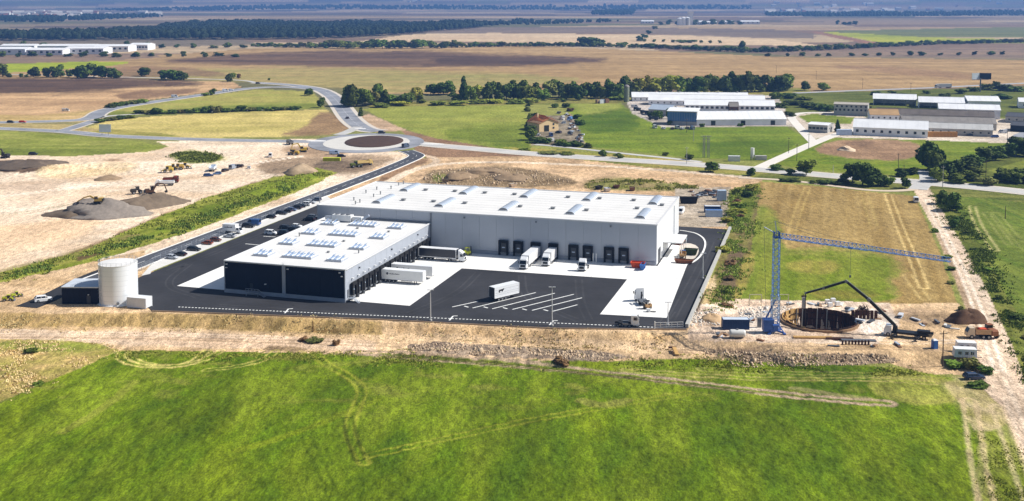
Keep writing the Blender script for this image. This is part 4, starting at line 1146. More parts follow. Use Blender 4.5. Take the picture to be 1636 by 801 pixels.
# side docks on the right wall (face +x): turn kits by 90 deg
lamp_me = MB().box(.3, 0, 0, .6, .5, .22).mesh('wall_lamp', M_WHITE)
DKA = dock_kit(3.1, 4.1)
for k in range(16):
    y = 67.2 - 63 + 3.92 * k
    d = link('dock_shelter', DKA[0][1], anx, (.36, y, 0), PI / 2)
    link('dock_door', DKA[1][1], d); link('door_window', DKA[1][4][0][1], d); link('dock_leveller', DKA[2][1], d)
    link('wall_lamp', lamp_me, anx, (.02, y, 5.9))
    link('dock_bumper', MB().box(.9, 1.96, .09, .9, .35, .9).mesh('dock_bumper', M_STEEL) if k == 0 else bpy.data.meshes['dock_bumper'], anx, (0, y, 0))
for y in (9, 33, 55): link('drain_head', drain_me, anx, (.25, y, ANX_H - 1.6))
for x, z in ((-ANX_W + 1.0, ANX_H - .9), (-ANX_W + .9, ANX_H - 1.9), (-17.8, ANX_H - 1.0), (-1.6, ANX_H - .9), (-1.0, ANX_H - 1.9), (-25, 3.4)):
    link('wall_lamp', MB().box(0, 0, 0, .5, .4, .22).mesh('wall_lamp', M_WHITE), anx, (x, -.35, z))
# front stair with railing
st = MB()
st.box(-28.6, -1.1, 1.0, 4.2, 1.5, .16)
for k in range(5): st.box(-26.2 + k * .34, -1.1, .8 - k * .2, .34, 1.4, .1)
stair = link('stair', st.mesh('stair', M_GALV), anx)
rl = MB()
for x in (-30.6, -29.6, -28.6, -27.6, -26.6): rl.bar((x, -1.8, 1.1), (x, -1.8, 2.2), .06)
rl.bar((-30.6, -1.8, 2.2), (-26.6, -1.8, 2.2), .07); rl.bar((-30.6, -1.8, 1.65), (-26.6, -1.8, 1.65), .05)
rl.bar((-26.6, -1.8, 2.2), (-24.7, -1.8, 1.1), .07); rl.bar((-24.7, -1.8, 0), (-24.7, -1.8, 1.1), .06)
for x in (-30.5, -26.7): rl.bar((x, -1.7, 0), (x, -1.7, 1.0), .1)
link('railing', rl.mesh('railing', M_GALV), stair)
link('front_door', MB().box(-29.6, -.06, 1.2, 1.1, .24, 2.2).mesh('front_door', srgb_mat('door_dark', (44, 48, 54))), anx)
st2 = MB(); st2.box(1.4, 1.4, 1.0, 1.6, 2.2, .15)
for k in range(5): st2.box(2.4 + k * .32, 1.0, .8 - k * .2, .32, 1.4, .1)
link('stair', st2.mesh('stair', M_GALV), anx)
rl = MB(); rl.bar((2.2, .35, 2.1), (4.2, .35, .9), .07); rl.bar((.6, .35, 2.1), (2.2, .35, 2.1), .07); rl.bar((2.2, .35, 1), (2.2, .35, 2.1), .06); rl.bar((4.1, .35, 0), (4.1, .35, .9), .06)
link('railing', rl.mesh('railing', M_WHITE), anx)
link('side_door', MB().box(.06, 1.6, 1.15, .2, 1.0, 2.2).mesh('side_door', M_STEEL), anx)

# ------------------------------------------------------------------ water tank, pump house, container
TX, TY = P(179.5, 490)
TR_, TH_ = 5.25, 11.2
TY += TR_ * .96
tank = thing('water_tank', 'tall white cylindrical water tank at the yard left corner', 'tank', (TX, TY, .02))
M_TANK = srgb_mat('tank_white', (232, 236, 240), rough=.3, var=.03, scale=.2, metal=.1)
n = 48
seg_h = TH_ / 8
sh = MB().loft([[(TR_ * math.cos(2 * PI * k / n), TR_ * math.sin(2 * PI * k / n), z) for k in range(n)] for z in (0, seg_h - .03)], caps=False)
sh_me = sh.mesh('shell_ring', M_TANK, smooth=True, fix=False)
for k in range(8): link('shell_ring', sh_me, tank, (0, 0, k * seg_h))
link('shell_core', MB().tube((0, 0, 0), (0, 0, TH_ - .1), TR_ - .04, n=n).mesh('shell_core', M_WALLG), tank)
link('roof', MB().loft([[(r * math.cos(2 * PI * k / n), r * math.sin(2 * PI * k / n), z) for k in range(n)] for r, z in ((TR_ + .06, TH_ - .12), (TR_ + .06, TH_), (TR_ * .5, TH_ + .35), (.3, TH_ + .5))]).mesh('roof', M_ROOFW), tank)
rg = MB()
for k in range(24):
    a = 2 * PI * k / 24; rg.bar((TR_ * math.cos(a), TR_ * math.sin(a), TH_), (TR_ * math.cos(a), TR_ * math.sin(a), TH_ + .9), .05)
for zz in (.5, .9):
    for k in range(24):
        a, b = 2 * PI * k / 24, 2 * PI * (k + 1) / 24
        rg.bar((TR_ * math.cos(a), TR_ * math.sin(a), TH_ + zz), (TR_ * math.cos(b), TR_ * math.sin(b), TH_ + zz), .04)
link('railing', rg.mesh('railing', M_GALV), tank)
lad = MB(); a0 = rad(232); dx, dy = math.cos(a0), math.sin(a0); rx_, ry_ = -dy, dx
for s in (-.3, .3): lad.bar((dx * (TR_ + .3) + rx_ * s, dy * (TR_ + .3) + ry_ * s, .3), (dx * (TR_ + .3) + rx_ * s, dy * (TR_ + .3) + ry_ * s, TH_ + 1), .07)
for k in range(34): lad.bar((dx * (TR_ + .3) - rx_ * .3, dy * (TR_ + .3) - ry_ * .3, .5 + k * .33), (dx * (TR_ + .3) + rx_ * .3, dy * (TR_ + .3) + ry_ * .3, .5 + k * .33), .05)
for k in range(9):
    for s in (-1, 1):
        lad.bar((dx * (TR_ + .3) + rx_ * .35 * s, dy * (TR_ + .3) + ry_ * .35 * s, 2.5 + k), (dx * (TR_ + 1.0) + rx_ * .2 * s, dy * (TR_ + 1.0) + ry_ * .2 * s, 2.5 + k), .05)
link('ladder', lad.mesh('ladder', M_GALV), tank)
link('manhole', MB().tube((1.6, -TR_ + .1, .9), (1.75, -TR_ - .25, .9), .4, n=14).mesh('manhole', M_STEEL), tank)
link('base_ring', MB().tube((0, 0, -.4), (0, 0, .12), TR_ + .45, n=n).mesh('base_ring', M_CONC), tank)

PX0, PY0 = P(99, 486)
PXA = P(134, 488)
pr = math.atan2(PXA[1] - PY0, PXA[0] - PX0) * .0 - .02
pump = thing('pump_house', 'small black pump house with light flat roof beside the tank', 'shed', (PX0, PY0, .02), pr)
link('wall', MB().box(5.1, 4.6, 0, 10.2, 9, 4.6).mesh('wall', M_BLACK), pump)
for k in range(6):
    link('wall_panel', bpy.data.meshes.get('pump_panel') or MB().box(0, 0, 0, 1.66, .12, 4.5).mesh('pump_panel', M_BLACK), pump, (.85 + 1.7 * k, .06, .05))
link('roof', MB().box(5.1, 4.6, 4.58, 10.5, 9.3, .3).mesh('roof', srgb_mat('pump_roof', (196, 202, 210), rough=.5)), pump)
link('door', MB().box(7.6, -.03, .1, 1.1, .12, 2.2).mesh('door', M_DOOR), pump)
link('wall_lamp', MB().box(7.6, -.15, 2.6, .3, .25, .2).mesh('wall_lamp', M_WHITE), pump)

M_CONT = srgb_mat('container_white', (220, 222, 224), rough=.5, var=.06)


def container(name, label, loc, rz, material, L=6.06, Wd=2.44, Hh=2.6, cat='container', roofmat=None, cor=True):
    t = thing(name, label, cat, loc, rz)
    link('body', MB().box(L / 2, Wd / 2, .12, L - .1, Wd - .1, Hh - .2).mesh('body', material), t)
    rb = MB()
    if cor:
        nn = int(L / .45)
        for y in (0.01, Wd - .01):
            rb = MB()
            for k in range(nn):
                x = .25 + (L - .5) * (k + .5) / nn
                rb.box(x, y, .2, .2, .1, Hh - .4)
            link('corrugation', rb.mesh('corrugation', material), t)['kind'] = 'stuff'
    fm = MB()
    for x in (.06, L - .06):
        for y in (.06, Wd - .06): fm.box(x, y, 0, .16, .16, Hh)
    for y in (.06, Wd - .06):
        fm.box(L / 2, y, Hh - .14, L - .3, .14, .14); fm.box(L / 2, y, 0, L - .3, .14, .14)
    for x in (.06, L - .06):
        fm.box(x, Wd / 2, Hh - .14, .14, Wd - .3, .14)
    link('frame', fm.mesh('frame', material), t)
    link('roof', MB().box(L / 2, Wd / 2, Hh - .08, L - .3, Wd - .3, .06).mesh('roof', roofmat or material), t)
    link('door', MB().box(L + .0, Wd / 2, .2, .06, Wd - .5, Hh - .4).mesh('door', material), t)
    return t


cx, cy = P(203, 491.5)
container('site_container', 'white shipping container at the foot of the water tank', (cx, cy, .05), -.28, M_CONT, 6.0, 3.0, 2.9)
# ------------------------------------------------------------------ vehicles (local +x = forward, origin on the ground at the centre)
M_GLASS = srgb_mat('vehicle_glass', (26, 32, 40), rough=.12, var=.1, spec=.6)
M_TYRE = srgb_mat('tyre', (24, 24, 25), rough=.9, var=.2)
M_RIM = srgb_mat('rim', (150, 152, 156), rough=.4, metal=.5)
M_LAMP = srgb_mat('lamp_glass', (220, 224, 230), rough=.2, spec=.6)
M_TAIL = srgb_mat('tail_lamp', (150, 24, 20), rough=.3)
M_CHASS = srgb_mat('chassis', (42, 43, 46), rough=.7, var=.2)
PAINT = {}


def paint_mat(c):
    k = tuple(c)
    if k not in PAINT:
        PAINT[k] = srgb_mat('vehicle_paint_%d' % len(PAINT), c, rough=.3, var=.05, scale=1.0, spec=.5)
    return PAINT[k]


def wheel_meshes(r, w):
    key = 'w%d_%d' % (int(r * 100), int(w * 100))
    if key not in MATS:
        MATS[key] = (MB().cyl_y(0, 0, 0, r, w, 14).mesh('tyre', M_TYRE), MB().cyl_y(0, 0, 0, r * .58, w + .03, 10).mesh('rim', M_RIM))
    return MATS[key]


def add_wheel(root, x, y, r, w):
    a, b = wheel_meshes(r, w)
    o = link('wheel', a, root, (x, y, r)); link('rim', b, o)
    return o


def section(x, hw, z0, z1, ch=.12, top=None):
    top = hw if top is None else top
    return [(x, -hw, z0), (x, hw, z0), (x, hw, z1 - ch), (x, top - ch * .6, z1), (x, -top + ch * .6, z1), (x, -hw, z1 - ch)]


CAR_T = {  # length, half width, bonnet z, roof z, cabin start/end (front x -> rear x)
    'hatch': (4.1, .87, .92, 1.48, [(1.05, .92), (.45, 1.42), (-1.3, 1.46), (-1.95, 1.0)]),
    'sedan': (4.6, .9, .92, 1.45, [(1.15, .92), (.45, 1.40), (-.95, 1.42), (-1.75, 1.0)]),
    'wagon': (4.8, .91, .94, 1.5, [(1.15, .94), (.5, 1.45), (-1.7, 1.48), (-2.3, 1.0)]),
    'suv': (4.7, .95, 1.08, 1.78, [(1.2, 1.08), (.65, 1.70), (-1.75, 1.75), (-2.25, 1.15)]),
    'van': (5.6, 1.0, 1.25, 2.35, [(2.2, 1.3), (1.5, 2.25), (-2.65, 2.35), (-2.75, 1.3)]),
    'pickup': (5.2, .93, 1.05, 1.75, [(1.2, 1.05), (.7, 1.68), (-.75, 1.72), (-1.0, 1.05)]),
}
CARMESH = {}


def car_meshes(kind, c):
    k = (kind, tuple(c))
    if k in CARMESH: return CARMESH[k]
    L, hw, zb, zr, cab = CAR_T[kind]
    h = L / 2; pm = paint_mat(c)
    body = MB().loft([section(-h, hw * .86, .42, zb * .92), section(-h + .15, hw * .97, .3, zb), section(-h * .5, hw, .24, zb + .02), section(h * .3, hw, .24, zb + .02), section(h * .72, hw * .97, .26, zb - .08), section(h - .12, hw * .9, .3, zb - .2), section(h, hw * .8, .4, zb - .34)])
    (x0, z0), (x1, z1), (x2, z2), (x3, z3) = cab
    a, b = hw * .93, hw * .76
    gl = MB().loft([[(x0, -a, z0 - .05), (x0, a, z0 - .05), (x0 - .02, a * .9, z0), (x0 - .02, -a * .9, z0)],
                    [(x1, -a, zb - .05), (x1, a, zb - .05), (x1, b, z1 - .05), (x1, -b, z1 - .05)],
                    [(x2, -a, zb - .05), (x2, a, zb - .05), (x2, b, z2 - .05), (x2, -b, z2 - .05)],
                    [(x3, -a, zb - .05), (x3, a, zb - .05), (x3 + .05, a * .9, z3), (x3 + .05, -a * .9, z3)]])
    rf = MB().loft([[(x1 + .02, -b - .02, z1 - .07), (x1 + .02, b + .02, z1 - .07), (x1 - .1, b - .1, z1 + .03), (x1 - .1, -b + .1, z1 + .03)],
                    [(x2, -b - .02, z2 - .07), (x2, b + .02, z2 - .07), (x2 + .05, b - .1, z2 + .03), (x2 + .05, -b + .1, z2 + .03)]])
    for s in (-1, 1):
        for (xa, za) in ((x1, z1), ((x1 + x2) / 2, zr), (x2, z2)):
            rf.bar((xa, s * a, zb), (xa - .02, s * b, za - .05), .1)
        rf.bar((x0, s * a * .92, z0), (x1, s * b, z1 - .05), .09); rf.bar((x3, s * a * .92, z3), (x2, s * b, z2 - .05), .1)
    if kind == 'van':
        rf.box((x2 + .6) / 2 - .1, 0, 1.2, abs(x2) + .4, 2 * a + .06, 1.05)
    if kind == 'pickup':
        for s in (-1, 1): rf.box(-1.75, s * hw * .92, 1.0, 1.6, .1, .22)
    lm = MB(); tl = MB()
    for s in (-1, 1):
        lm.box(h - .1, s * hw * .66, zb - .42, .16, .34, .16); tl.box(-h + .02, s * hw * .7, zb - .3, .1, .26, .2)
    r = (body.mesh('body', pm), gl.mesh('window', M_GLASS), rf.mesh('roof', pm), lm.mesh('headlight', M_LAMP), tl.mesh('tail_light', M_TAIL))
    CARMESH[k] = r
    return r


def car(px, py, rz, c, kind, label, group=None, z=.06, name=None, cat='car', world=None):
    loc = world or P(px, py)
    loc = (loc[0], loc[1], z if z is not None else zf1(*loc))
    t = thing(name or {'van': 'parked_van', 'pickup': 'pickup_truck'}.get(kind, 'parked_car'), label, cat, loc, rz, group)
    b, g, r, l, tl = car_meshes(kind, c)
    bo = link('body', b, t); link('headlight', l, bo); link('tail_light', tl, bo)
    link('window', g, t); link('roof', r, t)
    L, hw = CAR_T[kind][:2]
    for x in (L * .31, -L * .29):
        for s in (-1, 1): add_wheel(t, x, s * (hw - .1), .34 if kind not in ('suv', 'van', 'pickup') else .38, .24)
    return t


WHITE, BLACKC, GREY, SILV, BROWN, NAVY = (232, 233, 234), (24, 25, 28), (96, 100, 106), (180, 184, 190), (124, 62, 36), (34, 52, 84)
PG = 'cars parked on the strip beside the access road'
row = [((275, 414), SILV, 'hatch', 'silver hatchback at the near end of the parking strip'), ((288, 409), BLACKC, 'sedan', 'black sedan just behind the near-end silver hatchback'),
       ((310, 401), BLACKC, 'wagon', 'lone black wagon before the brown pair'), ((331, 391), (134, 66, 38), 'hatch', 'rust-brown hatchback, nearer of the brown pair'),
       ((345, 386), (96, 54, 36), 'hatch', 'dark brown hatchback, farther of the brown pair'), ((367, 380), SILV, 'sedan', 'low silver car in front of the white box truck'),
       ((397, 364), BLACKC, 'suv', 'black car parked between box truck and blue van'), ((432, 349), BLACKC, 'sedan', 'black car alone beyond the blue van'),
       ((450, 343), (34, 35, 40), 'wagon', 'black wagon starting the far group of cars'), ((458.5, 340), BLACKC, 'hatch', 'black hatchback second in the far group'),
       ((466.5, 337.5), (92, 106, 134), 'hatch', 'grey-blue hatchback in the middle of the far group'), ((474, 334.5), (40, 42, 48), 'suv', 'dark grey car fourth in the far group'),
       ((481, 331.5), BLACKC, 'sedan', 'black sedan next to the white car in the far group'), ((488, 329), WHITE, 'suv', 'white car in the far group'),
       ((496, 325.5), SILV, 'wagon', 'silver car second from the far end of the strip'), ((506, 321.5), (70, 84, 104), 'hatch', 'slate-blue car at the far end of the parking strip')]
for i, ((x, y), c, k, lb) in enumerate(row):
    car(x, y, RZ_U + (PI if i % 2 else 0) + rad((i * 37) % 7 - 3), c, k, lb, PG, z=.1)
car(405, 360, RZ_U + PI, (60, 96, 150), 'van', 'blue van behind the black car on the parking strip', PG, z=.1, cat='van')
YG = 'cars parked on the asphalt beside the annex'
for i, ((x, y), c, k, lb) in enumerate([((433, 375), WHITE, 'suv', 'white car nearest beside the annex roof'), ((451, 375), (34, 48, 62), 'suv', 'dark blue-black car next to the white one by the annex'),
        ((457, 366), (46, 46, 50), 'wagon', 'charcoal car in the annex row, farther from its wall'), ((466, 369), BLACKC, 'hatch', 'black hatchback close to the annex wall'), ((474, 364), WHITE, 'hatch', 'small white car behind the charcoal one by the annex'),
        ((494, 353), BLACKC, 'suv', 'black car near the hall left corner'), ((501, 349), GREY, 'wagon', 'grey car tucked against the hall left corner')]):
    car(x, y, RZ_U + (PI if i % 2 else 0), c, k, lb, YG, z=.07)
car(69, 482, rad(28), WHITE, 'suv', 'white off-road car on the spur left of the pump house', z=.06)


# ---- trucks
def box_truck(px, py, rz, label, c=WHITE, z=.1, L=7.2, name='box_truck'):
    t = thing(name, label, 'truck', (*P(px, py), z), rz)
    pm = paint_mat(c); h = L / 2
    link('cargo_box', MB().box(-.9, 0, .95, L - 1.9, 2.4, 2.45).mesh('cargo_box', pm), t)
    cabm = MB().loft([[(h - 1.8, -1.05, .5), (h - 1.8, 1.05, .5), (h - 1.8, .98, 2.35), (h - 1.8, -.98, 2.35)], [(h - .75, -1.05, .5), (h - .75, 1.05, .5), (h - .85, .95, 2.3), (h - .85, -.95, 2.3)], [(h, -1.0, .5), (h, 1.0, .5), (h - .05, 1.0, 1.25), (h - .05, -1.0, 1.25)]])
    link('cab', cabm.mesh('cab', pm), t)
    link('windscreen', MB().quad((h - .02, -.9, 1.32), (h - .02, .9, 1.32), (h - .72, .85, 2.25), (h - .72, -.85, 2.25)).mesh('windscreen', M_GLASS, fix=False), t)
    for s in (-1, 1): link('side_window', MB().box(h - 1.15, s * 1.02, 1.4, .8, .06, .65).mesh('side_window', M_GLASS), t)
    link('chassis', MB().box(-.4, 0, .55, L - .6, .9, .3).mesh('chassis', M_CHASS), t)
    for x in (h - 1.1, -h + 1.6):
        for s in (-1, 1): add_wheel(t, x, s * .95, .42, .3)
    return t


bt = box_truck(372, 373, RZ_U, 'white box truck parked across the strip among the cars')
tx = bpy.data.curves.new('lettering', 'FONT')


def dashes_sign(root, x, y, z, w, hgt, n, material, axis='y'):
    """a line of illegible lettering: small blocks of unequal size"""
    r = random.Random(n); mb = MB(); xx = x - w / 2; step = w / n
    for k in range(n):
        ww = step * r.uniform(.5, .8); hh = hgt * (1 if r.random() < .3 else .72)
        mb.box(xx + ww / 2, y, z, ww, .02, hh); xx += step
    link('lettering', mb.mesh('lettering', material), root)


bpy.data.curves.remove(tx)
M_INK = srgb_mat('ink_grey', (70, 72, 80))
dashes_sign(bt, -1.0, -1.215, 2.1, 3.2, .5, 9, M_INK)


def trailer(label, loc, rz, c_side, c_roof=WHITE, L=13.6, name='semi_trailer', curtain=None, logo=None, group=None, z0=1.15, hbox=2.75, cat='trailer', fr=True):
    """front of the trailer at +x; origin at centre"""
    t = thing(name, label, cat, loc, rz, group); h = L / 2
    ms, mrf = paint_mat(c_side), paint_mat(c_roof)
    link('cargo_box', MB().box(0, 0, z0, L, 2.5, hbox).mesh('cargo_box', ms), t)
    link('roof', MB().box(0, 0, z0 + hbox - .02, L + .04, 2.54, .1).mesh('roof', mrf), t)
    fr_ = MB()
    for x in (-h, h):
        for s in (-1, 1): fr_.box(x, s * 1.22, z0, .16, .14, hbox)
    for s in (-1, 1): fr_.box(0, s * 1.24, z0 - .12, L, .1, .2)
    link('frame', fr_.mesh('frame', mrf), t)
    d = link('rear_door', MB().box(-h - .05, .62, z0 + .05, .06, 1.18, hbox - .1).box(-h - .05, -.62, z0 + .05, .06, 1.18, hbox - .1).mesh('rear_door', mrf if curtain is None else paint_mat(curtain)), t)
    lb = MB()
    for y in (-.9, -.3, .3, .9): lb.bar((-h - .1, y, z0 + .1), (-h - .1, y, z0 + hbox - .1), .05)
    link('lock_bar', lb.mesh('lock_bar', M_RIM), d)
    link('chassis', MB().box(0, .5, .75, L - .4, .16, .38).box(0, -.5, .75, L - .4, .16, .38).mesh('chassis', M_CHASS), t)
    for x in (-h + 1.6, -h + 2.9, -h + 4.2):
        if x < h - 2:
            for s in (-1, 1): add_wheel(t, x, s * 1.0, .48, .36)
    for s in (-1, 1):
        link('landing_leg', MB().box(h - 2.8, s * .8, .06, .14, .14, .9).box(h - 2.8, s * .8, 0, .35, .3, .06).mesh('landing_leg', M_CHASS), t)
    if fr:
        for s in (-1, 1): link('side_guard', MB().box(h - 5.2, s * 1.15, .55, 3.6, .05, .12).box(h - 5.2, s * 1.15, .8, 3.6, .05, .12).mesh('side_guard', M_RIM), t)
    link('underrun_bar', MB().box(-h + .1, 0, .45, .14, 2.3, .16).mesh('underrun_bar', M_CHASS), t)
    return t


def tractor(label, loc, rz, c=WHITE, name='tractor_unit', deflector=True, group=None, root=None, x_off=0.0):
    t = root or thing(name, label, 'truck', loc, rz, group)
    pm = paint_mat(c); o = x_off
    cb = MB().loft([[(o + .9, -1.2, .75), (o + .9, 1.2, .75), (o + .9, 1.18, 3.0), (o + .9, -1.18, 3.0)],
                    [(o + 2.5, -1.22, .4), (o + 2.5, 1.22, .4), (o + 2.35, 1.15, 3.0), (o + 2.35, -1.15, 3.0)],
                    [(o + 2.95, -1.18, .4), (o + 2.95, 1.18, .4), (o + 2.88, 1.12, 1.75), (o + 2.88, -1.12, 1.75)]])
    link('cab', cb.mesh('cab', pm), t)
    if deflector:
        link('wind_deflector', MB().loft([[(o + .9, -1.15, 2.98), (o + .9, 1.15, 2.98), (o + .9, 1.1, 3.85), (o + .9, -1.1, 3.85)], [(o + 2.3, -1.1, 2.98), (o + 2.3, 1.1, 2.98), (o + 2.1, 1.0, 3.2), (o + 2.1, -1.0, 3.2)]]).mesh('wind_deflector', pm), t)
    link('windscreen', MB().quad((o + 2.915, -1.05, 1.82), (o + 2.915, 1.05, 1.82), (o + 2.42, 1.02, 2.85), (o + 2.42, -1.02, 2.85)).mesh('windscreen', M_GLASS, fix=False), t)
    for s in (-1, 1):
        link('side_window', MB().box(o + 1.95, s * 1.2, 1.8, .85, .06, .8).mesh('side_window', M_GLASS), t)
        link('mirror', MB().box(o + 2.7, s * 1.42, 1.9, .14, .22, .75).mesh('mirror', M_CHASS), t)
        link('headlight', MB().box(o + 2.93, s * .85, .62, .1, .4, .22).mesh('headlight', M_LAMP), t)
        link('fuel_tank', MB().box(o - .6, s * .95, .45, 1.5, .5, .55).mesh('fuel_tank', M_RIM), t)
        add_wheel(t, o + 1.65, s * 1.0, .5, .34); add_wheel(t, o - 2.0, s * .98, .5, .5)
        link('mudguard', MB().loft([[(o - 2.0 + .66 * math.cos(PI * k / 6), s * .72, .5 + .62 * math.sin(PI * k / 6)) for k in range(7)], [(o - 2.0 + .66 * math.cos(PI * k / 6), s * 1.24, .5 + .62 * math.sin(PI * k / 6)) for k in range(7)]], caps=False).mesh('mudguard', M_CHASS, fix=False), t)
    link('grille', MB().box(o + 2.95, 0, .85, .08, 1.5, .7).mesh('grille', M_CHASS), t)
    link('bumper', MB().box(o + 2.9, 0, .3, .2, 2.4, .3).mesh('bumper', M_CHASS), t)
    link('chassis', MB().box(o - .9, .42, .6, 5.0, .14, .3).box(o - .9, -.42, .6, 5.0, .14, .3).mesh('chassis', M_CHASS), t)
    link('fifth_wheel', MB().box(o - 2.0, 0, .95, 1.1, .9, .12).mesh('fifth_wheel', M_CHASS), t)
    return t


tg = 'white semi-trailers backed onto the annex docks'
tr = trailer('nearer white semi-trailer backed onto the annex docks', (*W(-69.9, -42.5), .09), RZ_U, (224, 224, 222), group=tg)
link('emblem', MB().tube((-4.6, -1.262, 2.75), (-4.6, -1.272, 2.75), .38, n=12).mesh('emblem', M_INK), tr); dashes_sign(tr, -2.3, -1.265, 2.6, 3.4, .34, 10, M_INK)
tr = trailer('farther white semi-trailer half hidden at the annex docks', (*W(-69.5, -35.6), .09), RZ_U, (216, 216, 216), group=tg)
link('emblem', MB().tube((-4.6, -1.262, 2.75), (-4.6, -1.272, 2.75), .38, n=12).mesh('emblem', M_INK), tr); dashes_sign(tr, -2.3, -1.265, 2.6, 3.6, .45, 8, srgb_mat('ink_dark', (30, 30, 34)))
# articulated lorry with black curtain sides
tr = trailer('articulated lorry with black curtain sides and white cab at annex', (*W(-69.7, -12.4), .09), RZ_U, (28, 32, 42), WHITE, 12.9, name='articulated_lorry', cat='truck')
tractor('', None, 0, root=tr, x_off=6.3)
ta = trailer('long white articulated lorry at the hall dock, facing the camera', (*W(-39.6, -7.6), .09), -PI / 2 - BA, (230, 230, 230), WHITE, 13.6, name='articulated_lorry', cat='truck')
tractor('', None, 0, root=ta, x_off=6.9)
ta = trailer('shorter white lorry at the dock right of the long one', (*W(-33.9, -4.6), .09), -PI / 2 - BA, (226, 224, 222), WHITE, 7.4, name='box_lorry', cat='truck', fr=False)
tractor('', None, 0, root=ta, x_off=3.9, deflector=True)
tractor('solo white tractor unit with tall cab parked before the right docks', (*W(-21.3, -11.5), .09), -PI / 2 - BA)
tractor('white tractor unit without trailer at the front edge of the yard', (*P(1003, 521), .08), rad(-8), deflector=False)
# parked swap-body trailer in the truck bays
a, b = Vector(P(755, 492.7)), Vector(P(856, 468)); ang = math.atan2(b.y - a.y, b.x - a.x)
c0 = Vector(P(805.5, 477.5))
lt = trailer('lone white box trailer with dark rear in the marked truck bays', (c0.x, c0.y, .07), ang, (226, 228, 230), WHITE, 9.2, curtain=(30, 32, 36), hbox=2.9)
link('emblem', MB().prism([(-3.2, 3.0), (-2.9, 3.25), (-1.6, 3.3), (-1.3, 3.5), (-1.1, 3.2), (-1.4, 2.95), (-1.7, 2.6), (-1.9, 2.6), (-1.9, 2.85), (-2.7, 2.85), (-2.8, 2.5), (-3.0, 2.5)], -1.29, -1.262, 'y').mesh('emblem', srgb_mat('ink_dark', (30, 30, 34))), lt)
seam = MB()
for z in (1.9, 2.4, 3.3): seam.box(0, -1.257, z, 9.0, .02, .04)
link('side_seam', seam.mesh('side_seam', M_RIM), lt)
# truck with crane and gear on the right apron
hb = thing('loader_truck', 'white truck with black frame and loose gear on right apron', 'truck', (*P(1024, 484), .09), rad(100))
tractor('', None, 0, root=hb, x_off=0.0, deflector=True)
link('loader_crane', MB().bar((-.4, 0, 1.0), (-.6, 0, 3.2), .35).bar((-.6, 0, 3.1), (-2.6, .4, 2.7), .28).bar((-2.6, .4, 2.6), (-1.2, .2, 1.9), .22).mesh('loader_crane', M_CHASS), hb)
link('flat_bed', MB().box(-2.2, 0, 1.1, 3.4, 2.4, .16).mesh('flat_bed', M_STEEL), hb)
tf = thing('forklift', 'small tan forklift beside the white truck on the right apron', 'forklift', (*P(1034, 494), .09), rad(200))
link('body', MB().box(-.2, 0, .3, 2.0, 1.2, .8).box(-.9, 0, 1.0, .6, 1.1, .35).mesh('body', srgb_mat('machine_tan', (176, 140, 96))), tf)
link('overhead_guard', MB().bar((-.7, -.5, 1.1), (-.6, -.5, 2.2), .09).bar((-.7, .5, 1.1), (-.6, .5, 2.2), .09).bar((.6, -.5, 1.1), (.4, -.5, 2.2), .09).bar((.6, .5, 1.1), (.4, .5, 2.2), .09).box(-.1, 0, 2.2, 1.2, 1.1, .08).mesh('overhead_guard', M_CHASS), tf)
link('fork_mast', MB().bar((1.0, -.35, .1), (1.0, -.35, 2.5), .12).bar((1.0, .35, .1), (1.0, .35, 2.5), .12).box(1.5, -.3, .15, 1.1, .14, .06).box(1.5, .3, .15, 1.1, .14, .06).mesh('fork_mast', M_CHASS), tf)
for x in (-.7, .6):
    for s in (-1, 1): add_wheel(tf, x, s * .6, .32, .25)
mo = thing('pallet_truck', 'low white-and-black pallet truck at the apron front', 'pallet truck', (*P(1036, 499), .09), rad(170))
link('body', MB().box(0, 0, .2, 1.0, .9, .7).mesh('body', M_WHITE), mo); link('fork', MB().box(-1.2, .3, .1, 1.6, .2, .1).box(-1.2, -.3, .1, 1.6, .2, .1).mesh('fork', M_CHASS), mo)
link('handle', MB().bar((.4, 0, .8), (.9, 0, 1.4), .08).mesh('handle', M_CHASS), mo)
for s in (-1, 1): add_wheel(mo, .3, s * .5, .18, .14)


def skip(label, px, py, rz, c, L=4.6, z=.09, Wd=2.3, Hh=1.7):
    t = thing('skip', label, 'skip', (*P(px, py), z), rz)
    m = srgb_mat('skip_%d_%d_%d' % tuple(c), c, rough=.6, var=.15)
    h = L / 2; w = Wd / 2
    sh = MB()
    sh._add([(-h + .5, -w + .2, .15), (h - .5, -w + .2, .15), (h - .5, w - .2, .15), (-h + .5, w - .2, .15), (-h, -w, Hh), (h, -w, Hh), (h, w, Hh), (-h, w, Hh)], [(0, 3, 2, 1), (0, 1, 5, 4), (1, 2, 6, 5), (2, 3, 7, 6), (3, 0, 4, 7)])
    link('shell', sh.mesh('shell', m), t)
    rm = MB()
    for s in (-1, 1): rm.bar((-h, s * w, Hh), (h, s * w, Hh), .14); rm.bar((s * h, -w, Hh), (s * h, w, Hh), .14)
    for k in range(4):
        x = -h + .6 + (L - 1.2) * k / 3
        for s in (-1, 1): rm.bar((x, s * (w - .12), .2), (x, s * (w + .03), Hh), .1)
    link('rim', rm.mesh('rim', m), t)
    link('fill', MB().box(0, 0, Hh - .35, L - .5, Wd - .4, .1).mesh('fill', m), t)
    return t


skip('bright orange skip by the hall front right corner', 1019, 428, RZ_U, (206, 78, 40), 4.4)
skip('narrow blue skip next to the orange one', 1027, 431, RZ_V, (60, 104, 170), 4.2, Wd=1.3)
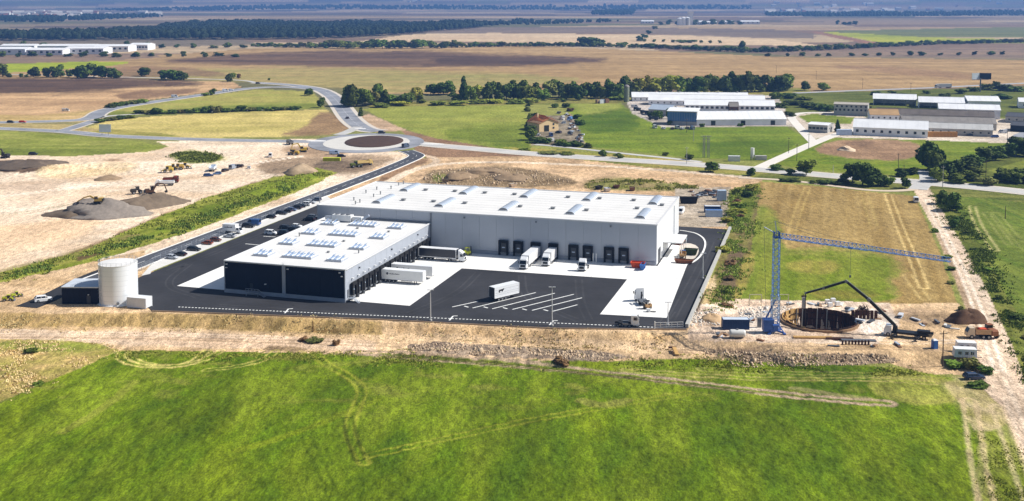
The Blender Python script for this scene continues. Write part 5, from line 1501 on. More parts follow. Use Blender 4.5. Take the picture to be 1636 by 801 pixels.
# small tipper and gear at the curved kerb
tp = thing('tipper_truck', 'small tan tipper truck with blue cab by the curved kerb', 'truck', (*P(1091, 412), .1), rad(80))
link('cab', MB().loft([[(1.2, -.95, .5), (1.2, .95, .5), (1.2, .9, 2.1), (1.2, -.9, 2.1)], [(2.3, -.95, .5), (2.3, .95, .5), (2.1, .88, 2.1), (2.1, -.88, 2.1)], [(2.7, -.9, .5), (2.7, .9, .5), (2.65, .9, 1.2), (2.65, -.9, 1.2)]]).mesh('cab', srgb_mat('cab_blue', (60, 100, 160), rough=.35)), tp)
link('windscreen', MB().quad((2.68, -.8, 1.25), (2.68, .8, 1.25), (2.16, .78, 2.0), (2.16, -.78, 2.0)).mesh('windscreen', M_GLASS, fix=False), tp)
link('tipper_body', MB().box(-.8, 0, .95, 3.6, 2.1, .12).box(-.8, -1.0, 1.05, 3.6, .1, .6).box(-.8, 1.0, 1.05, 3.6, .1, .6).box(-2.55, 0, 1.05, .1, 1.9, .6).box(.95, 0, 1.05, .1, 1.9, .9).mesh('tipper_body', srgb_mat('machine_tan', (176, 140, 96))), tp)
link('chassis', MB().box(0, 0, .5, 4.6, .8, .4).mesh('chassis', M_CHASS), tp)
for x in (1.7, -1.6):
    for s in (-1, 1): add_wheel(tp, x, s * .85, .4, .3)
skip('long brown rusty skip at the foot of the curved kerb', 1093, 421, RZ_U, (120, 72, 44), 6.0, Hh=1.1)
skip('dark green skip on the little gravel island', 1104, 408, RZ_U, (52, 66, 36), 4.4, z=.22, Hh=1.9)
skip('small rust-red skip beside the white canopy', 1085, 391, RZ_U, (140, 70, 44), 3.6, Hh=1.3)
car(1093, 386, RZ_V, (92, 108, 124), 'suv', 'grey-blue car beside the white canopy', z=.09)
# yard behind the hall right end
car(1088, 341, rad(250), WHITE, 'van', 'white van behind the hall rear right corner', z=None, cat='van')
container('site_container', 'blue and white site cabin near the kerb wall top', (*P(1128, 347), .0), -.05, srgb_mat('cabin_blue', (176, 196, 220)), 6.4, 2.5, 2.7, roofmat=srgb_mat('cabin_roof', (70, 112, 170)))
container('site_container', 'dark blue container behind the blue and white site cabin', (*P(1126, 340), .0), -.05, srgb_mat('cont_navy', (34, 66, 116)), 6.4, 2.5, 2.6, roofmat=M_CONT)
container('site_container', 'tall white and grey cabin by the earth strip bushes', (*P(1147, 322), .0), .0, srgb_mat('cabin_grey', (180, 196, 214)), 3.6, 2.6, 4.6)
skip('black waste container behind the hall right end', 1100, 325, -.1, (22, 24, 28), 7.5, z=.0, Hh=2.6, Wd=2.6)
rj = random.Random(4)
JC = ((196, 200, 206), (150, 120, 92), (90, 96, 104), (216, 214, 208), (120, 84, 60), (160, 172, 186), (70, 74, 80))
JN = ('pale steel', 'tan timber', 'dark steel', 'white board', 'rusty iron', 'blue-grey sheet', 'black pipe')
for i in range(14):
    x, y = 1104 + (i + .5 + rj.uniform(-.4, .4)) * 46 / 14, 305 + rj.random() * 13
    t = thing('material_stack', '%s stack, %s from the left in the storage heap' % (JN[i % 7], ordn(i)), 'stack', (*P(x, y), -.1), rj.uniform(0, 3), 'stacks of building material behind the hall')
    for k in range(rj.randint(2, 4)):
        link('board_pack', MB().box(rj.uniform(-.6, .6), rj.uniform(-.6, .6), k * .45, rj.uniform(1.6, 4), rj.uniform(.8, 1.8), .42, rz=rj.uniform(-.4, .4)).mesh('board_pack', srgb_mat('junk_%d' % ((i + k) % 7), JC[(i + k) % 7])), t)
# ------------------------------------------------------------------ tower crane
M_CRB = srgb_mat('crane_blue', (120, 164, 234), rough=.45, var=.08, scale=1)
M_CRD = srgb_mat('crane_dark_blue', (58, 94, 160), rough=.5, var=.1, scale=1)
KX, KY = P(1238, 531)


def lattice(mb, a, b, w, step, r=.07, tri=False, h=None):
    """square (or triangular) truss between a and b"""
    a, b = Vector(a), Vector(b); d = (b - a); L = d.length; d.normalize()
    up = Vector((0, 0, 1)) if abs(d.z) < .9 else Vector((0, 1, 0))
    s = d.cross(up).normalized(); t = s.cross(d).normalized(); h = h or w
    cs = [s * -w / 2 - t * h / 2, s * w / 2 - t * h / 2, t * h / 2] if tri else [s * -w / 2 - t * h / 2, s * w / 2 - t * h / 2, s * w / 2 + t * h / 2, s * -w / 2 + t * h / 2]
    for c in cs: mb.bar(a + c, b + c, r * 2)
    n = max(1, int(L / step)); m = len(cs)
    for k in range(n):
        p, q = a + d * (L * k / n), a + d * (L * (k + 1) / n)
        for j in range(m):
            c0, c1 = cs[j], cs[(j + 1) % m]
            mb.bar(p + c0, p + c1, r * 1.1)
            mb.bar(p + (c0 if k % 2 else c1), q + (c1 if k % 2 else c0), r * 1.2)


crane = thing('tower_crane', 'slender blue tower crane with long horizontal jib beside the pit', 'crane', (KX, KY, 0.0))
MH = 24.6
m1 = MB(); lattice(m1, (0, 0, 9.5), (0, 0, MH), 1.5, .95, .075); link('mast', m1.mesh('mast', M_CRB), crane)
m1 = MB(); lattice(m1, (0, 0, 1.2), (0, 0, 9.6), 1.8, 1.2, .1); link('lower_mast', m1.mesh('lower_mast', srgb_mat('crane_pale', (176, 196, 222), rough=.5)), crane)
JT = P(1519, 414, 25.0); jd = Vector((JT[0] - KX, JT[1] - KY, 0)); JL = jd.length; jd.normalize()
m1 = MB(); lattice(m1, jd * .6 + Vector((0, 0, MH + .6)), jd * JL * .55 + Vector((0, 0, MH + .45)), 1.15, .95, .065, tri=True, h=1.25)
lattice(m1, jd * JL * .55 + Vector((0, 0, MH + .45)), jd * JL + Vector((0, 0, MH + .2)), .95, .95, .06, tri=True, h=1.0)
link('jib', m1.mesh('jib', M_CRB), crane)
m1 = MB(); lattice(m1, (0, 0, MH), (0, 0, MH + 1.6), 1.3, .8, .1); m1.box(0, 0, MH - .1, 1.7, 1.7, .3); link('slewing_head', m1.mesh('slewing_head', M_CRD), crane)
bk = -jd
m1 = MB(); m1.bar((0, 0, MH + 1.2), (-.4, .2, MH + 4.2), .22); m1.bar(bk * .3 + Vector((0, 0, MH + 1)), bk * 3.4 + Vector((0, 0, MH + 2.3)), .22)
link('tie_strut', m1.mesh('tie_strut', srgb_mat('crane_grey', (196, 204, 216), rough=.5)), crane)
m1 = MB(); top = Vector((-.4, .2, MH + 4.2)); bks = bk * 3.4 + Vector((0, 0, MH + 2.3))
m1.bar(top, jd * JL * .5 + Vector((0, 0, MH + 1.1)), .05); m1.bar(top, bks, .05); m1.bar(bks, bk * 2.4 + Vector((0, 0, 2.0)), .06); m1.bar(top, jd * 12 + Vector((0, 0, MH + 1.2)), .05)
link('tie_rope', m1.mesh('tie_rope', M_STEEL), crane)
tr_ = jd * 19 + Vector((0, 0, MH))
link('trolley', MB().box(tr_.x, tr_.y, MH - .35, 1.0, 1.0, .35, rz=math.atan2(jd.y, jd.x)).mesh('trolley', M_CRD), crane)
link('hoist_rope', MB().bar((tr_.x, tr_.y, MH - 7), (tr_.x, tr_.y, MH - .3), .05).box(tr_.x, tr_.y, MH - 7.5, .4, .3, .6).mesh('hoist_rope', M_STEEL), crane)
m1 = MB()
for a in range(4):
    an = PI / 4 + a * PI / 2; e = Vector((math.cos(an) * 2.7, math.sin(an) * 2.7, .35)); m1.bar((0, 0, .6), e, .4)
    m1.box(e.x, e.y, 0, .8, .8, .3); m1.bar(e, (math.cos(an) * .7, math.sin(an) * .7, 2.6), .2)
link('undercarriage', m1.mesh('undercarriage', M_CRD), crane)
ball = link('ballast', None, crane)
bpy.data.objects.remove(ball)
for k in range(5): link('ballast_block', MB().box(-1.9, -.4, .6 + k * .62, 2.6, 2.3, .58).mesh('ballast_block', M_CRD) if k == 0 else bpy.data.meshes['ballast_block'], crane, (0, 0, k * .62 if k else 0))
link('winch', MB().box(-.2, -1.3, .8, 1.2, 1.0, 1.3).tube((-1.0, -1.6, 2.2), (.6, -1.6, 2.2), .35, n=10).bar((-2.4, -.6, 4.0), (0, 0, 8.5), .3).mesh('winch', M_CRD), crane)

# ------------------------------------------------------------------ the round pit with its formwork
M_RUST = srgb_mat('formwork_rust', (70, 42, 30), rough=.85, var=.3, scale=1.2)
M_TIMB = srgb_mat('timber', (196, 156, 96), rough=.8, var=.2, scale=1.5)
pit = thing('round_pit', 'round excavated tank pit lined with rusty formwork panels', 'pit', (*PIT, 0.0))
link('floor_slab', MB().tube((0, 0, -5.8), (0, 0, -5.5), PIT_R + .6, n=48).mesh('floor_slab', M_CONC2), pit)
n = 44
lin_me = {}
for nm, m_ in (('r', M_RUST), ('d', srgb_mat('formwork_dark', (48, 32, 26), rough=.9, var=.3)), ('t', M_TIMB)):
    cw_ = 2 * PI * PIT_R / n
    lin_me[nm] = MB().box(0, 0, -5.6, .28, cw_ - .1, 6.5).mesh('formwork_panel', m_)
rf_ = random.Random(3)
for k in range(n):
    a = 2 * PI * k / n
    west = 1.9 < a < 4.2
    nm = 't' if (west and rf_.random() < .8) else ('d' if rf_.random() < .45 else 'r')
    o = link('formwork_panel', lin_me[nm], pit, (PIT_R * math.cos(a), PIT_R * math.sin(a), rf_.uniform(-.15, .1)), a)
    if k % 2 == 0: link('soldier_beam', bpy.data.meshes.get('soldier_beam') or MB().box(-.28, 0, -5.4, .2, .2, 6.3).mesh('soldier_beam', M_RUST), o)
for zz in (-.4, -2.0, -3.8):
    w_ = MB()
    for k in range(n):
        a, b = 2 * PI * k / n, 2 * PI * (k + 1) / n
        w_.bar(((PIT_R - .2) * math.cos(a), (PIT_R - .2) * math.sin(a), zz), ((PIT_R - .2) * math.cos(b), (PIT_R - .2) * math.sin(b), zz), .18)
    link('waler', w_.mesh('waler', srgb_mat('formwork_dark', (48, 32, 26))), pit)
w_ = MB()
for k in range(n):
    a, b = 2 * PI * k / n, 2 * PI * (k + 1) / n
    w_.bar(((PIT_R + .35) * math.cos(a), (PIT_R + .35) * math.sin(a), .3), ((PIT_R + .35) * math.cos(b), (PIT_R + .35) * math.sin(b), .3), .7, .5)
link('collar', w_.mesh('collar', srgb_mat('collar', (150, 120, 90), var=.3, scale=1)), pit)
for k in range(7):
    a = rad(150 + 10 * k); r0 = PIT_R - .5
    link('timber_strut', MB().bar((r0 * math.cos(a), r0 * math.sin(a), .6), ((r0 - 2.6) * math.cos(a + .15), (r0 - 2.6) * math.sin(a + .15), -3.5), .22).mesh('timber_strut', M_TIMB), pit)
for zz in (.3, -.8, -1.9):
    w_ = MB()
    for k in range(9):
        a, b = rad(140 + 9 * k), rad(149 + 9 * k); r0 = PIT_R - 1.1
        w_.bar((r0 * math.cos(a), r0 * math.sin(a), zz), (r0 * math.cos(b), r0 * math.sin(b), zz), .25)
    link('timber_waler', w_.mesh('timber_waler', M_TIMB), pit)
for x in (-4.2, -2.6, 1.5, 4): link('prop', MB().bar((x, PIT_R - 1.0 - abs(x) * .2, -5.4), (x + .3, PIT_R - .6 - abs(x) * .2, .8), .2).mesh('prop', M_CONC2), pit)
link('work_platform', MB().box(1, -PIT_R + 1.2, -.8, 9, 1.4, .12).mesh('work_platform', srgb_mat('platform_grey', (180, 190, 204))), pit)

# ------------------------------------------------------------------ concrete pump truck with raised boom
M_PUMP = srgb_mat('pump_black', (34, 35, 38), rough=.45, var=.15)
bp0 = P(1424, 527)
pt = thing('concrete_pump_truck', 'dark concrete pump truck with long folding boom reaching over the pit', 'truck', (*P(1450, 539), .02), rad(157))
# local +x forward: cab at left end in the picture
link('chassis', MB().box(0, 0, .7, 11, 1.0, .4).mesh('chassis', M_CHASS), pt)
link('cab', MB().loft([[(3.9, -1.2, .6), (3.9, 1.2, .6), (3.9, 1.15, 2.8), (3.9, -1.15, 2.8)], [(5.3, -1.2, .5), (5.3, 1.2, .5), (5.15, 1.1, 2.8), (5.15, -1.1, 2.8)], [(5.7, -1.15, .5), (5.7, 1.15, .5), (5.65, 1.1, 1.6), (5.65, -1.1, 1.6)]]).mesh('cab', paint_mat((210, 214, 220))), pt)
link('windscreen', MB().quad((5.7, -1.0, 1.65), (5.7, 1.0, 1.65), (5.2, 1.0, 2.65), (5.2, -1.0, 2.65)).mesh('windscreen', M_GLASS, fix=False), pt)
for x in (4.6, 2.9, -2.6, -3.9):
    for s in (-1, 1): add_wheel(pt, x, s * 1.0, .52, .4)
link('pump_deck', MB().box(-1.2, 0, 1.1, 7.6, 2.4, .35).box(-3.8, 0, 1.4, 3.0, 1.6, .8).mesh('pump_deck', M_PUMP), pt)
link('hopper', MB()._add([(-5.6, -.6, .7), (-4.9, -.6, .7), (-4.9, .6, .7), (-5.6, .6, .7), (-6.1, -1.0, 1.7), (-4.7, -1.0, 1.7), (-4.7, 1.0, 1.7), (-6.1, 1.0, 1.7)], [(0, 3, 2, 1), (0, 1, 5, 4), (1, 2, 6, 5), (2, 3, 7, 6), (3, 0, 4, 7)]).mesh('hopper', srgb_mat('hopper_grey', (120, 118, 112), var=.3)), pt)
for s in (-1, 1):
    for x in (2.6, -3.0): link('outrigger', MB().bar((x, s * 1.0, .9), (x + .9, s * 3.2, .9), .28).bar((x + .9, s * 3.2, .05), (x + .9, s * 3.2, .9), .2).box(x + .9, s * 3.2, 0, .7, .7, .08).mesh('outrigger', M_PUMP), pt)
link('turret', MB().tube((3.0, 0, 1.3), (3.0, 0, 2.6), .7, .55, n=12).mesh('turret', M_PUMP), pt)
inv = Matrix.Rotation(-rad(157), 3, 'Z'); base = Vector((*P(1450, 539), 0))


def boom_pt(px, py, Y):
    """point on the sight line at distance Y along the view"""
    a = FPX * math.cos(PITCH) - (py - PPY) * math.sin(PITCH); dz = -FPX * math.sin(PITCH) - (py - PPY) * math.cos(PITCH)
    t = Y / a
    return inv @ (Vector(((px - PPX) * t, Y, CAM_H + dz * t)) - base)


tur = Vector((3.0, 0, 2.6))
tw = Matrix.Rotation(rad(157), 3, 'Z') @ tur + base
bpts = [tur, boom_pt(1388, 479, tw.y + 3), boom_pt(1352, 450, tw.y + 6), boom_pt(1316, 461, tw.y + 8), boom_pt(1287, 469, tw.y + 10)]
for i, (a, b) in enumerate(zip(bpts[:-1], bpts[1:])):
    s_ = (.62, .5, .42, .34)[i]
    o = link('boom_section', MB().bar(a, b, s_, s_ * 1.2).mesh('boom_section', M_PUMP), pt)
    off = Vector((0, 0, s_ * .85)); link('delivery_pipe', MB().tube(a + off, b + off, .1, n=6).mesh('delivery_pipe', srgb_mat('pipe_light', (150, 156, 140))), o)
    link('hinge', MB().cyl_y(b.x, b.y, b.z, s_ * .8, s_ * 1.5, 10).mesh('hinge', M_STEEL), o)
link('end_hose', MB().tube(bpts[-1], bpts[-1] + Vector((0, 0, -7)), .12, n=6).mesh('end_hose', M_TYRE), pt)
wp = boom_pt(1284, 485, tw.y + 8)
col = thing('concrete_column', 'pale concrete column standing behind the round pit', 'column', P(1284, 494))
link('shaft', MB().box(0, 0, -.2, .9, .9, 3.6).mesh('shaft', M_CONC2), col); link('rebar', MB().bar((-.3, 0, 3.3), (-.3, 0, 4.3), .08).bar((.3, 0, 3.3), (.3, 0, 4.3), .08).bar((0, .3, 3.3), (0, .3, 4.2), .08).box(0, 0, 3.4, 1.4, .2, .4).mesh('rebar', M_RUST), col)

# ------------------------------------------------------------------ other plant round the pit
container('site_container', 'dark blue site container left of the crane foot', (*P(1155, 527), -.05), -.02, srgb_mat('cont_navy2', (36, 66, 108), rough=.5), 6.8, 2.5, 2.7, roofmat=srgb_mat('cont_roof', (196, 206, 218)))
tk = thing('fuel_tank', 'white rounded fuel tank in front of the dark blue container', 'tank', (*P(1178, 540), -.1), -.05)
link('shell', MB().loft([[(x, 1.0 * r * math.cos(2 * PI * k / 16), 1.25 + 1.0 * r * math.sin(2 * PI * k / 16)) for k in range(16)] for x, r in ((-2.0, .7), (-1.8, .95), (-1.5, 1.0), (1.5, 1.0), (1.8, .95), (2.0, .7))]).mesh('shell', paint_mat((214, 212, 206)), smooth=True), tk)
link('saddle', MB().box(-1.2, 0, 0, .3, 1.6, .6).box(1.2, 0, 0, .3, 1.6, .6).mesh('saddle', M_STEEL), tk); link('hatch', MB().tube((0, 0, 2.2), (0, 0, 2.45), .3, n=10).mesh('hatch', M_STEEL), tk)
sb = thing('switch_cabinet', 'narrow grey cabinet between the blue container and the crane', 'cabinet', (*P(1213, 523), -.1), 0)
link('body', MB().box(0, 0, .1, 1.0, .8, 2.4).mesh('body', M_CONC2), sb); link('door', MB().box(0, -.42, .25, .8, .04, 2.0).mesh('door', M_STEEL), sb); link('roof', MB().box(0, 0, 2.5, 1.15, .95, .1).mesh('roof', M_STEEL), sb)
for x, lb in ((1207, 'white pipe goal-shaped scaffold frame, left of the crane mast'), (1250, 'white pipe scaffold frame just behind the crane mast')):
    g = thing('scaffold_frame', lb, 'scaffold', P(x, 489), 0.05)
    link('frame', MB().bar((-1.7, 0, 0), (-1.7, 0, 3.2), .14).bar((1.7, 0, 0), (1.7, 0, 3.2), .14).bar((-1.7, 0, 3.2), (1.7, 0, 3.2), .14).bar((-1.7, 0, 1.6), (1.7, 0, 1.6), .1).mesh('frame', srgb_mat('pipe_cream', (214, 204, 180))), g)
    link('brace', MB().bar((-1.7, 0, .1), (-1.7, 1.6, .1), .1).bar((1.7, 0, .1), (1.7, 1.6, .1), .1).bar((-1.7, 1.5, .1), (-1.7, 0, 2.6), .08).bar((1.7, 1.5, .1), (1.7, 0, 2.6), .08).mesh('brace', srgb_mat('pipe_cream', (214, 204, 180))), g)
rg_ = random.Random(5)
for i, (x, y) in enumerate(((1322, 486), (1331, 484), (1326, 491), (1338, 489))):
    t = thing('block_pallet', 'white block pallet behind the pit, %s from the left' % ordn((0, 2, 1, 3)[i]), 'pallet', P(x, y), rg_.uniform(-.3, .3), 'pallets of white blocks behind the pit')
    link('pallet', MB().box(0, 0, 0, 1.3, 1.1, .15).mesh('pallet', M_TIMB), t)
    for k in range(3):
        for j in range(2): link('block', bpy.data.meshes.get('block') or MB().box(0, 0, 0, .58, 1.0, .36).mesh('block', M_WHITE), t, (-.3 + .6 * j, 0, .16 + k * .38))
# upright formwork standing beside the pit
t = thing('formwork_stack', 'rusty upright formwork panels right of the pit', 'formwork', P(1382, 510), -.1)
for k in range(7): link('panel', bpy.data.meshes.get('fw_panel') or MB().box(0, 0, 0, .8, .3, 2.4).mesh('fw_panel', M_RUST), t, (-3.2 + k * 1.0, .2 * (k % 2), -.1))
t = thing('scrap_heap', 'dark tangled heap of reinforcement behind the upright formwork', 'heap', P(1378, 503))
mb = MB()
for k in range(60): mb.bar((rg_.uniform(-2.2, 2.2), rg_.uniform(-1, 1), rg_.uniform(0, .8)), (rg_.uniform(-1.4, 1.4), rg_.uniform(-1, 1), rg_.uniform(.8, 2.6)), .12)
link('reinforcement', mb.mesh('reinforcement', srgb_mat('rebar_dark', (56, 44, 38))), t); link('core', MB().loft([[(r * 2 * math.cos(2 * PI * k / 10), r * math.sin(2 * PI * k / 10), z) for k in range(10)] for r, z in ((1, -.2), (.7, .9), (.25, 1.7))]).mesh('core', srgb_mat('rebar_dark', (56, 44, 38))), t)
for i, (x0, x1, y) in enumerate(((1268, 1330, 541), (1320, 1364, 543), (1345, 1400, 546))):
    A, B = P(x0, y), P(x1, y + 1)
    t = thing('steel_pile', 'long %s pile lying before the pit, %s from the left' % (('tan timber', 'brown steel', 'grey steel')[i], ordn(i)), 'pile', (*A, zf1(*A)), math.atan2(B[1] - A[1], B[0] - A[0]), 'piles lying in front of the pit')
    L = math.hypot(B[0] - A[0], B[1] - A[1])
    for k in range(3): link('bar', MB().bar((0, k * .45, .25), (L, k * .45, .25), .35).mesh('bar', (M_TIMB, M_RUST, M_STEEL)[i]), t)
for k in range(9):
    x = 1346 + k * 5.2
    t = thing('formwork_prop', 'short brown prop in the row before the pit, %s from the left' % ordn(k), 'prop', P(x, 551 - .0 * k), 0, 'row of short props before the pit')
    link('post', MB().box(0, 0, -.2, .35, .35, 1.3).mesh('post', M_RUST), t); link('foot', MB().box(0, 0, -.1, .7, .7, .12).mesh('foot', M_RUST), t)


def heap(name, label, px, py, rx, ry, h, material, rz=0.0, seed=1, n=26, rings=8, cat='heap'):
    X, Y = P(px, py); z0 = zf1(X, Y)
    r_ = []
    rr = np.random.default_rng(seed)
    ph = rr.random(6) * 6
    dx_, dy_ = 0.0, 0.0
    for i in range(rings):
        t = i / (rings - 1)
        ring_ = []; dx_ += rr.normal() * .05 * rx; dy_ += rr.normal() * .05 * ry
        for k in range(n):
            a = 2 * PI * k / n
            w = 1 + .14 * math.sin(2 * a + ph[0]) + .1 * math.sin(3 * a + ph[1]) + .07 * math.sin(5 * a + ph[2] + t * 3) + rr.normal() * .025
            f = (1 - t) ** .8 * .95 + .05
            ring_.append((dx_ + rx * w * f * math.cos(a), dy_ + ry * w * f * math.sin(a), -.4 + (h + .4) * (math.sin(t * PI / 2) * .8 + .2 * t) * (1 + .16 * math.sin(2 * a + ph[3])) + rr.normal() * h * .045))
        r_.append(ring_)
    o = link(name, MB().loft(r_).mesh(name, material, smooth=True), None, (X, Y, z0), rz)
    return tag(o, label, cat)


M_SOILD = srgb_mat('soil_dark', (96, 72, 54), rough=.95, var=.35, scale=.8, bump=.6)
M_SOIL = srgb_mat('soil_brown', (144, 122, 96), rough=.95, var=.3, scale=.6, bump=.6)
M_GRAV = srgb_mat('gravel_grey', (140, 130, 120), rough=.95, var=.25, scale=.8, bump=.6)
heap('dirt_pile', 'dark brown soil heap beside the dirt track', 1542, 514, 5.4, 3.6, 3.2, M_SOILD, seed=2)
heap('dirt_pile', 'small tan soil heap left of the blue container', 1140, 512, 4, 3, 1.5, srgb_mat('soil_tan', (196, 164, 124), var=.3, scale=.8, bump=.5), seed=5)
heap('gravel_pile', 'big grey gravel heap with an excavator on top in the sandy yard', 158, 343, 18, 13, 5.4, M_GRAV, rz=.1, seed=6, n=40)
heap('dirt_pile', 'long brown spoil ridge right of the grey gravel heap', 224, 331, 24, 9, 4.0, srgb_mat('soil_mid', (112, 97, 80), var=.3, scale=.5, bump=.6), rz=.9, seed=7, n=40)
heap('dirt_pile', 'brown spoil toe left of the grey gravel heap', 120, 344, 13, 8, 2.6, srgb_mat('soil_mid', (112, 97, 80)), seed=8)
heap('dirt_pile', 'conical tan earth heap near the roundabout works', 478, 279, 10, 9, 4.2, srgb_mat('soil_tan2', (164, 142, 114), var=.3, scale=.5, bump=.6), seed=9)
heap('dirt_pile', 'dark earth heap behind the warehouse left part', 735, 286, 9, 7, 2.2, M_SOIL, seed=10)
heap('dirt_pile', 'brown earth heap behind the warehouse, near its middle', 775, 280, 12, 8, 2.4, M_SOIL, seed=11)
heap('dirt_pile', 'long earth heap behind the warehouse, right of the middle', 820, 288, 9, 7, 2.0, M_SOIL, seed=12)
heap('dirt_pile', 'dark brown soil bank with small excavator at far left', 40, 268, 22, 14, 2.6, srgb_mat('soil_dk2', (102, 88, 74), var=.3, scale=.5, bump=.6), seed=13)
heap('gravel_pile', 'flat brown heap edge at the sandy yard left', 175, 286, 8, 6, 1.6, M_SOIL, seed=14)
heap('gravel_pile', 'small pale heap inside the riding arena', 1352, 240, 6, 6, 2.0, srgb_mat('soil_pale', (210, 186, 156), var=.2, scale=.5), seed=15)


# ------------------------------------------------------------------ earth-moving machines (forward = +x)
def tracks(root, L, wd, gauge, h, m):
    for s in (-1, 1):
        o = link('track', MB().prism([(-L / 2 + .3, 0), (L / 2 - .3, 0), (L / 2, h * .5), (L / 2 - .3, h), (-L / 2 + .3, h), (-L / 2, h * .5)], s * gauge / 2 - wd / 2, s * gauge / 2 + wd / 2, 'y').mesh('track', M_TYRE), root)
        link('track_roller', MB().cyl_y(-L / 2 + .4, s * gauge / 2, h / 2, h * .36, wd + .06, 10).cyl_y(L / 2 - .4, s * gauge / 2, h / 2, h * .36, wd + .06, 10).mesh('track_roller', m), o)


def excavator(label, loc, rz, c, z=None, arm=((2.6, 4.8), (5.6, 4.4), (6.6, 1.6))):
    m = srgb_mat('plant_%d_%d_%d' % tuple(c), c, rough=.5, var=.12)
    t = thing('excavator', label, 'excavator', loc if z is None else (loc[0], loc[1], z), rz)
    tracks(t, 4.2, .6, 2.4, .95, M_STEEL)
    link('upper_body', MB().box(-.5, 0, 1.05, 3.8, 2.5, .9).box(-1.4, 0, 1.9, 1.9, 2.4, .6).mesh('upper_body', m), t)
    cb = link('cab', MB().box(.6, .75, 1.9, 1.4, .95, 1.35).mesh('cab', M_GLASS), t); link('cab_roof', MB().box(.6, .75, 3.22, 1.5, 1.05, .12).mesh('cab_roof', m), cb)
    link('counterweight', MB().box(-2.4, 0, 1.1, .5, 2.5, 1.2).mesh('counterweight', M_CHASS), t)
    p = [(.9, 1.7)] + list(arm)
    link('boom', MB().bar((p[0][0], -.2, p[0][1]), (p[1][0], -.2, p[1][1]), .5, .7).bar((p[1][0], -.2, p[1][1]), (p[2][0], -.2, p[2][1]), .45, .55).mesh('boom', m), t)
    link('arm', MB().bar((p[2][0], -.2, p[2][1]), (p[3][0], -.2, p[3][1]), .38, .45).mesh('arm', m), t)
    q = p[3]
    link('bucket', MB().prism([(q[0] - .1, q[1] + .1), (q[0] + .5, q[1] - .3), (q[0] + .3, q[1] - 1.0), (q[0] - .5, q[1] - 1.1), (q[0] - .9, q[1] - .6)], -.8, .4, 'y').mesh('bucket', M_CHASS), t)
    return t


def loader(label, loc, rz, c, name='wheel_loader', dozer=False):
    m = srgb_mat('plant_%d_%d_%d' % tuple(c), c, rough=.5, var=.12)
    t = thing(name, label, 'bulldozer' if dozer else 'loader', loc, rz)
    if dozer: tracks(t, 3.6, .6, 2.0, 1.0, M_STEEL)
    else:
        for x in (1.4, -1.5):
            for s in (-1, 1): add_wheel(t, x, s * 1.0, .75, .6)
    link('engine_hood', MB().loft([section(-2.8, .8, 1.0, 2.1), section(-2.2, .95, .9, 2.3), section(-.4, .95, .9, 2.35)]).mesh('engine_hood', m), t)
    cb = link('cab', MB().box(.2, 0, 1.6, 1.4, 1.4, 1.5).mesh('cab', M_GLASS), t); link('cab_roof', MB().box(.2, 0, 3.1, 1.6, 1.55, .14).mesh('cab_roof', m), cb)
    link('front_frame', MB().box(1.3, 0, .7, 1.8, 1.1, .8).mesh('front_frame', m), t)
    link('lift_arm', MB().bar((1.0, -.55, 1.9), (3.0, -.55, .8), .26).bar((1.0, .55, 1.9), (3.0, .55, .8), .26).mesh('lift_arm', m), t)
    link('blade' if dozer else 'bucket', MB().prism([(2.9, .1), (3.7, .1), (3.3, .3), (3.1, .8), (3.4, 1.4), (3.0, 1.2)], -1.35, 1.35, 'y').mesh('bucket', M_STEEL), t)
    return t


def dumper(label, loc, rz, c, name='dump_truck', body=None, L=7.0):
    m = srgb_mat('plant_%d_%d_%d' % tuple(c), c, rough=.5, var=.12); m2 = srgb_mat('plantb_%d_%d_%d' % tuple(body or c), body or c, rough=.6, var=.15)
    t = thing(name, label, 'truck', loc, rz); h = L / 2
    link('chassis', MB().box(0, 0, .7, L - .4, 1.0, .4).mesh('chassis', M_CHASS), t)
    link('cab', MB().loft([[(h - 1.9, -1.15, .8), (h - 1.9, 1.15, .8), (h - 1.9, 1.1, 2.8), (h - 1.9, -1.1, 2.8)], [(h - .5, -1.15, .6), (h - .5, 1.15, .6), (h - .65, 1.05, 2.75), (h - .65, -1.05, 2.75)], [(h, -1.1, .6), (h, 1.1, .6), (h - .05, 1.1, 1.6), (h - .05, -1.1, 1.6)]]).mesh('cab', m), t)
    link('windscreen', MB().quad((h - .03, -1.0, 1.65), (h - .03, 1.0, 1.65), (h - .6, 1.0, 2.65), (h - .6, -1.0, 2.65)).mesh('windscreen', M_GLASS, fix=False), t)
    bx = MB(); x0, x1 = -h, h - 2.1
    bx.box((x0 + x1) / 2, 0, 1.2, x1 - x0, 2.4, .15).box((x0 + x1) / 2, -1.2, 1.3, x1 - x0, .12, 1.1).box((x0 + x1) / 2, 1.2, 1.3, x1 - x0, .12, 1.1).box(x1, 0, 1.3, .14, 2.3, 1.5).box(x0, 0, 1.3, .12, 2.3, .9)
    link('tipper_body', bx.mesh('tipper_body', m2), t)
    for x in (h - 1.1, -h + 2.2, -h + .9):
        for s in (-1, 1): add_wheel(t, x, s * 1.0, .52, .42)
    return t


